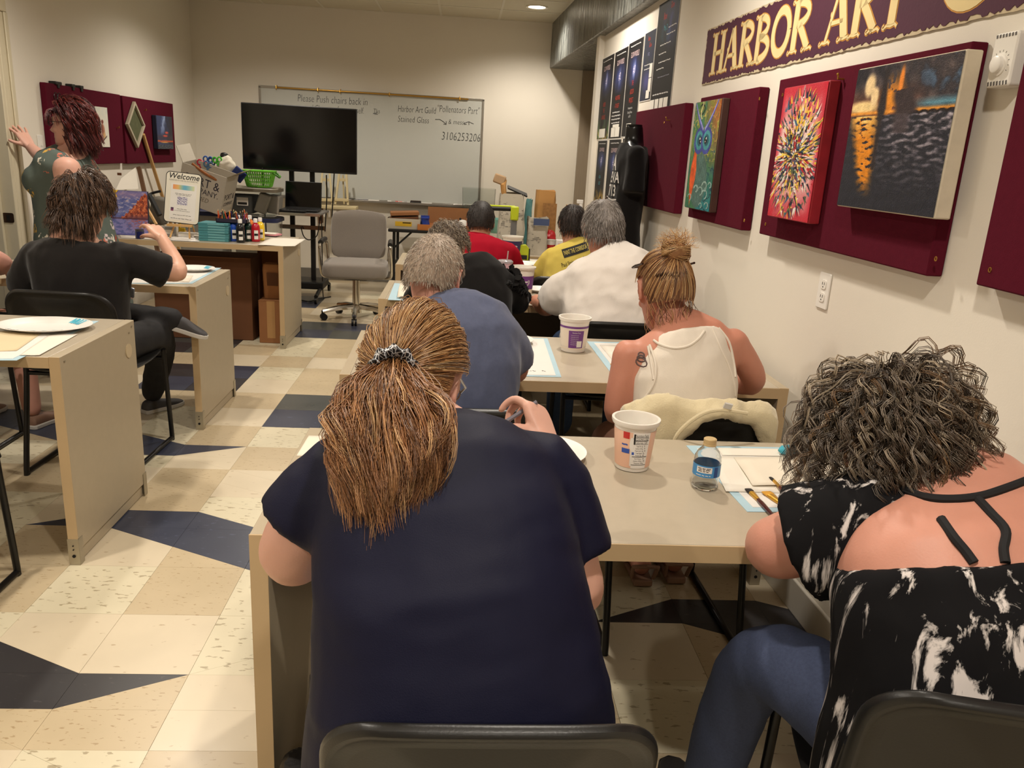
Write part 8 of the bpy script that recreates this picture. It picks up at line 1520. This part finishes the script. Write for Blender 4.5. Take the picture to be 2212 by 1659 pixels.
MB().box((0, -.1335, h_*.5), (w_*.5, .001, h_*.45)).build('yellow_label', mat('label_yellow', (214, 172, 40), .6), t); MB().box((w_*.1, -.1345, h_*.62), (w_*.25, .001, h_*.1)).build('label_print', BK, t)
for k_, (zz, rz) in enumerate(((h_-.02, .05), (h_+.03, .12))): t2 = thing('brown_folder', ['lower', 'upper'][k_]+' brown box lid lying in the white carton', 'lid', (t.location.x, 8.68, zt+zz), 0, 'brown box lids'); MB(TR(0, 0, .02, 0, -.06, rz)).box((0, 0, 0), (w_*.86, .22, .035)).build('lid_body', CARD if k_ else CARDD, t2, bevel=.003)
p = at(918, 480, 8.6); t = thing('blue_jar', 'small cobalt blue jar in the orange tray', 'jar', (p.x, 8.62, zt+.012)); MB().lathe([(.03, 0), (.045, .01), (.05, .05), (.04, .08), (.045, .1), (.05, .11), (.04, .115)], 20).build('jar_body', mat('cobalt', (34, 62, 150), .25, coat=.4), t); MB().box((0, 0, .125), (.09, .02, .02)).build('knob', mat('cobalt', (34, 62, 150), .25), t)
t = thing('orange_tray', 'shallow orange cardboard tray on the folding table', 'tray', (p.x+.03, 8.62, zt+.001)); [MB().box(c_, d_).build('tray_panel', mat('orange_card', (190, 118, 60), .8), t) for c_, d_ in (((0, 0, .004), (.2, .2, .008)), ((0, -.1, .03), (.2, .006, .06)), ((0, .1, .03), (.2, .006, .06)), ((-.1, 0, .03), (.006, .2, .06)), ((.1, 0, .03), (.006, .2, .06)))]
q = [at(937, 447, 8.72), at(1015, 450, 8.72), at(1010, 497, 8.68)]; t = thing('cardboard_sheet', 'large flat cardboard sheet standing on the folding table', 'cardboard', ((q[0].x+q[1].x)/2, 8.72, zt+.001)); MB(TR(0, 0, 0, -.08)).box((0, 0, (q[0].z-zt)/2), (q[1].x-q[0].x+.12, .008, q[0].z-zt)).build('sheet', CARD, t)
p = at(999, 490, 8.55); t = thing('mushroom_lamp', 'white domed ornament in front of the cardboard sheet', 'ornament', (p.x, 8.58, zt+.001)); MB().lathe([(.03, 0), (.028, .04), (.022, .07)], 20).build('stem', WL, t); MB().lathe([(.02, .06), (.055, .065), (.052, .09), (.035, .118), (.001, .125)], 24).build('dome', WL, t); MB().sph((-.025, .0, .13), (.012, .01, .014), 10, 8).build('dark_tip', MBLK, t)
zt5 = DH; p = at(1030, 445, 8.75); t = tote('clear plastic tote standing on the folding table', (p.x+.02, 8.935), .36, .28, at(1030, 408, 8.75).z-zt, zt+.001, None, [(mat('pale_blue_bag', (196, 204, 214), .3, trans=.3), 0, 0, .1, .3, .22, .14, 0)])
p = at(1062, 455, 8.4); t = thing('teal_bowl', 'teal plastic bowl at the end of the folding table', 'bowl', (at(1068, 470, 8.65).x+.02, 8.62, zt+.001)); MB().lathe([(.06, 0), (.10, .03), (.13, .09), (.14, .15), (.135, .15), (.125, .09), (.095, .035), (.001, .012)], 28).build('bowl_body', mat('teal_plastic', (120, 176, 168), .4, vary=.05), t)
def news():
    m = bpy.data.materials.new('newsprint'); m.use_nodes = True; nt = m.node_tree; b = nt.nodes['Principled BSDF']; L = nt.links.new; tc = nd(nt, 'ShaderNodeTexCoord')
    w1 = nd(nt, 'ShaderNodeTexWave', bands_direction='Z'); w1.inputs['Scale'].default_value = 28; w1.inputs['Distortion'].default_value = .4; L(tc.outputs['Object'], w1.inputs['Vector']); br = nd(nt, 'ShaderNodeTexNoise'); br.inputs['Scale'].default_value = 34; br.inputs['Detail'].default_value = 2; L(tc.outputs['Object'], br.inputs['Vector'])
    n = nd(nt, 'ShaderNodeTexVoronoi', feature='F1', distance='CHEBYCHEV'); n.inputs['Scale'].default_value = 11; L(tc.outputs['Object'], n.inputs['Vector']); r = nd(nt, 'ShaderNodeValToRGB'); r.color_ramp.elements[0].position = .5; r.color_ramp.elements[1].position = .62; L(br.outputs['Fac'], r.inputs[0]); mu = nd(nt, 'ShaderNodeMath', operation='MULTIPLY'); L(r.outputs[0], mu.inputs[0]); L(w1.outputs['Fac'], mu.inputs[1])
    sp2 = nd(nt, 'ShaderNodeSeparateColor'); L(n.outputs['Color'], sp2.inputs[0]); gt = nd(nt, 'ShaderNodeMath', operation='GREATER_THAN'); gt.inputs[1].default_value = .35; L(sp2.outputs[0], gt.inputs[0]); m2 = nd(nt, 'ShaderNodeMath', operation='MULTIPLY'); L(mu.outputs[0], m2.inputs[0]); L(gt.outputs[0], m2.inputs[1])
    mx = nd(nt, 'ShaderNodeMix', data_type='RGBA'); mx.inputs[6].default_value = (*rgb(188, 180, 164), 1); mx.inputs[7].default_value = (*rgb(70, 66, 62), 1); L(m2.outputs[0], mx.inputs[0]); L(mx.outputs[2], b.inputs['Base Color']); b.inputs['Roughness'].default_value = .85; return m
NEWS = news(); KRAFT = mat('kraft_paper', (186, 138, 80), .85, vary=.12, bump=.35, bscale=30)
def pbag(name, label, px0, px1, py0, py1, Y, m, dep, top=1.0, seed=1, cat='bag', z=DH):
    a, b_ = at(px0, (py0+py1)/2, Y), at(px1, (py0+py1)/2, Y); w_ = b_.x-a.x; h_ = at((px0+px1)/2, py0, Y).z-z; t = thing(name, label, cat, ((a.x+b_.x)/2, Y+dep/2, z+.001)); r_ = random.Random(seed); R_ = []
    for f in (0, .15, .4, .65, .85, 1): R_.append([(x*(1+(top-1)*f)+r_.uniform(-.006, .006), y*(1-.25*f)+r_.uniform(-.006, .006), h_*f+(r_.uniform(-.012, .012) if f == 1 else 0)) for x, y in rrect(w_, dep, .02, 2)])
    R_ += [[(x*.9, y*.8, zz-.02) for x, y, zz in R_[-1]], [(x*.85, y*.75, zz*.75) for x, y, zz in R_[-1]]]
    MB().loft(R_).build('bag_body', m, t); return t, h_
b1, h1 = pbag('wrapped_bag', 'tall bag wrapped in newspaper on the rear desk', 1076, 1134, 420, 528, 6.15, NEWS, .24, .86, 2)
MB().tube([(-.06, 0, h1-.02), (-.07, .0, h1+.06), (-.055, .02, h1+.10)], [.02, .022, .012], 8).build('crumpled_paper', KRAFT, b1); MB().box((-.10, 0, h1+.10), (.09, .02, .07), rot=(0, .3, 0)).build('paper_flap', mat('tan_paper2', (176, 146, 112), .85), b1, bevel=.01); MB().box((.04, 0, h1+.02), (.16, .16, .01), rot=(.1, .35, 0)).build('dark_flap', MBLK, b1)
b2, h2 = pbag('kraft_bag', 'open brown kraft bag behind the newspaper box', 1155, 1204, 413, 486, 6.42, KRAFT, .18, .82, 3); MB().box((.03, -.094, h2*.5), (.11, .002, h2*.6), rot=(-.03, 0, 0)).build('printed_panel', mat('kraft_print', (150, 108, 62), .85, vary=.4, vscale=60), b2)
b3, h3 = pbag('news_carton', 'grey printed carton standing in front of the kraft bag', 1141, 1184, 471, 532, 6.12, NEWS, .16, 1.0, 4, 'box'); MB().box((.02, -.082, h3-.03), (.12, .002, .05)).build('blue_header', mat('header_blue', (70, 84, 120), .6), b3)
b4, h4 = pbag('magazine_stack', 'magazines standing between the wrapped bag and carton', 1136, 1150, 432, 500, 6.35, mat('magazine_teal', (90, 140, 140), .5, vary=.4, vscale=40), .14, 1.0, 5, 'magazines')
b5, h5 = pbag('kraft_bag', 'small crumpled kraft bag behind the yellow shirt', 1222, 1250, 447, 500, 6.5, KRAFT, .12, .8, 6)
LIME = mat('lime_plastic', (190, 204, 40), .4); p0, p1 = at(1058, 450, 6.02), at(1112, 452, 6.02); t = thing('paper_cutter', 'lime green and black bar with a grey post on the rear desk', 'cutter', (p1.x, 6.06, DH+.001)); MB().cyl(p0, p1, .016, n=12).build('bar', MBLK, t, world=True); MB().tube([p0+V3(0, 0, .018), p1+V3(0, 0, .018)], .008, 8).build('lime_edge', LIME, t, world=True); zz = p1.z; MB().box((p1.x, 6.02, zz-.03), (.06, .05, .10)).build('end_bracket', LIME, t, world=True, bevel=.008); MB().bb(p1.x-.022, p1.x+.022, 6.025, 6.055, DH+.012, zz-.06).build('post', mat('post_grey', (130, 132, 136), .45), t, world=True); MB().bb(p1.x-.09, p1.x+.09, 6.03, 6.14, DH+.001, DH+.012).build('foot', MBLK, t, world=True)
q = [at(1116, 527, 5.80), at(1136, 555, 5.80)]; t = thing('lime_carton', 'lime green and black card box behind the paint bucket', 'box', ((q[0].x+q[1].x)/2, 5.80, DH+.001)); hh = q[0].z-DH; MB().prism([(-.05, 0), (.05, 0), (.06, hh*.7), (.03, hh), (-.05, hh)], 0, .05, M=frame((0, 0, 0), (1, 0, 0), Z3)).build('box_body', LIME, t, bevel=.003); MB().box((.055, -.053, hh*.4), (.01, .002, hh*.75)).build('black_edge', MBLK, t); MB().box((-.0, -.053, hh*.2), (.08, .002, .03)).build('black_print', BK, t)
p = at(1190, 520, 6.2); t = thing('paper_cup', 'white paper cup with red stripe on the rear desk', 'cup', (p.x, 6.2, DH+.001)); MB().lathe([(.03, 0), (.04, .11), (.042, .112), (.038, .112), (.028, .006), (.001, .006)], 24).build('cup_wall', WL, t); MB().lathe([(.0345, .04), (.038, .075)], 24, cap=False).build('stripe', mat('red_stripe', (190, 40, 40), .5), t)
p = at(1192, 490, 6.3); ragcloth('crumpled red wrapper on the rear desk', V3(p.x, 6.34, DH+.09), (.05, .04, .089), mat('red_wrapper', (176, 30, 36), .4), 6, 'red_wrapper')
p = at(1205, 520, 6.15); t = thing('white_carton', 'small white carton beside the yellow shirt', 'box', (p.x+.03, 6.14, DH+.001)); MB().box((0, 0, .06), (.09, .08, .12)).build('carton_body', WL, t, bevel=.003); MB().box((0, -.0405, .08), (.06, .001, .03)).build('label', mat('pink_paper', (222, 150, 160), .7), t)
p = at(1267, 455, 6.45); t = thing('spray_bottle', 'white plastic bottle at the far end of the right wall', 'bottle', (.93, 6.45, DH+.001)); hb_ = p.z-DH+.05; MB().lathe([(.03, 0), (.035, .005), (.035, hb_*.7), (.03, hb_*.82), (.016, hb_*.88), (.016, hb_)], 20).build('bottle_body', WL, t); MB().box((-.01, 0, hb_+.015), (.05, .02, .03)).build('nozzle', WL, t, bevel=.004)
p = at(1120, 590, 8); t = thing('book_pair', 'blue and white books stacked behind the red tee', 'books', (at(1063, 510, 6.2).x-.05, 6.25, DH+.001)); [MB().box((0, 0, .015+.03*k_), (.14, .2, .028), rot=(0, 0, .1*k_)).build('book', mat('book_%d' % k_, ((96, 116, 136), (196, 196, 190))[k_ % 2], .6), t, bevel=.002) for k_ in range(3)]
mx_, my_ = .968, 4.80; t = thing('shop_mannequin', 'black headless mannequin in a printed black tee by the posters', 'mannequin', (mx_, my_, 0)); XA = (0, -1, 0)
zn = at(1390, 272, my_).z; zs_ = at(1400, 322, my_).z; MSK = mat('mannequin_black', (18, 18, 20), .3, vary=.05)
RM = [((mx_, my_, .80), .16, .07), ((mx_, my_, .95), .155, .072), ((mx_-.01, my_, 1.12), .15, .072), ((mx_-.012, my_, 1.28), .17, .078), ((mx_-.005, my_, zs_-.06), .185, .072), ((mx_, my_, zs_), .14, .062), ((mx_+.005, my_, zs_+.035), .06, .055)]
g = MB(); tloft(g, RM, XA); g.tube([(mx_+.005, my_, zs_), (mx_+.003, my_, zs_+.06), (mx_-.002, my_, zn)], [.062, .054, .050], 18); V_, F_ = remesh(g, .012, 5); mesh_np('torso_form', xf(V_, root_basis(t).inverted()), F_, MSK, t); MB(TR(mx_-.002, my_, zn)).lathe([(.046, -.004), (.046, .004), (.001, .005)], 20).build('neck_plate', MSK, t, world=True)
g = MB(); tloft(g, inflate(RM, .018, 0, 6)+[((mx_+.003, my_, zs_+.02), .085, .08)], XA)
for s_ in (-1, 1): sleeve(g, V3(mx_-.01, my_+s_*.15, zs_-.035), V3(mx_-.01, my_+s_*.195, zs_-.24), V3(mx_-.04, my_+s_*.2, zs_-.46), 1.0, .054, .062, (mx_, my_+s_*.12, zs_-.02))
V_, F_ = remesh(g, .012, 4); V_ = wrinkle(V_, F_, .007, 4, 9, (1, 1, .5)); mesh_np('tee', xf(V_, root_basis(t).inverted()), F_, BLKC, t)
class _D: pass
fd = _D(); fd.last = (V_, F_); fd.t = t
zp = at(1353, 385, my_).z; M = frame((mx_-.3, my_-.03, zp), (0, -1, 0), Z3)
pr_ = MB(M).text('A', .12, M=TR(.0, .08, 0), thin=.02).text('EVA', .085, M=TR(.02, 0, 0), thin=.02).text('713', .09, M=TR(.0, -.075, 0), thin=.02).stroke([(-.09, -.12), (0, -.125), (.09, -.12)], .008); project_text(fd, pr_, 'print_letters', mat('white_print', (226, 224, 220), .7), (1, 0, 0), .004, t)
MB().cyl((mx_, my_, .02), (mx_, my_, .82), .014, n=12).build('stand_pole', CHR, t, world=True); MB(TR(mx_, my_, 0)).lathe([(.11, 0), (.11, .01), (.02, .025)], 28).build('stand_base', CHR, t, world=True)
for o in list(bpy.data.objects):
    if o.type == 'MESH' and not o.data.materials: print('NO MATERIAL', o.name)
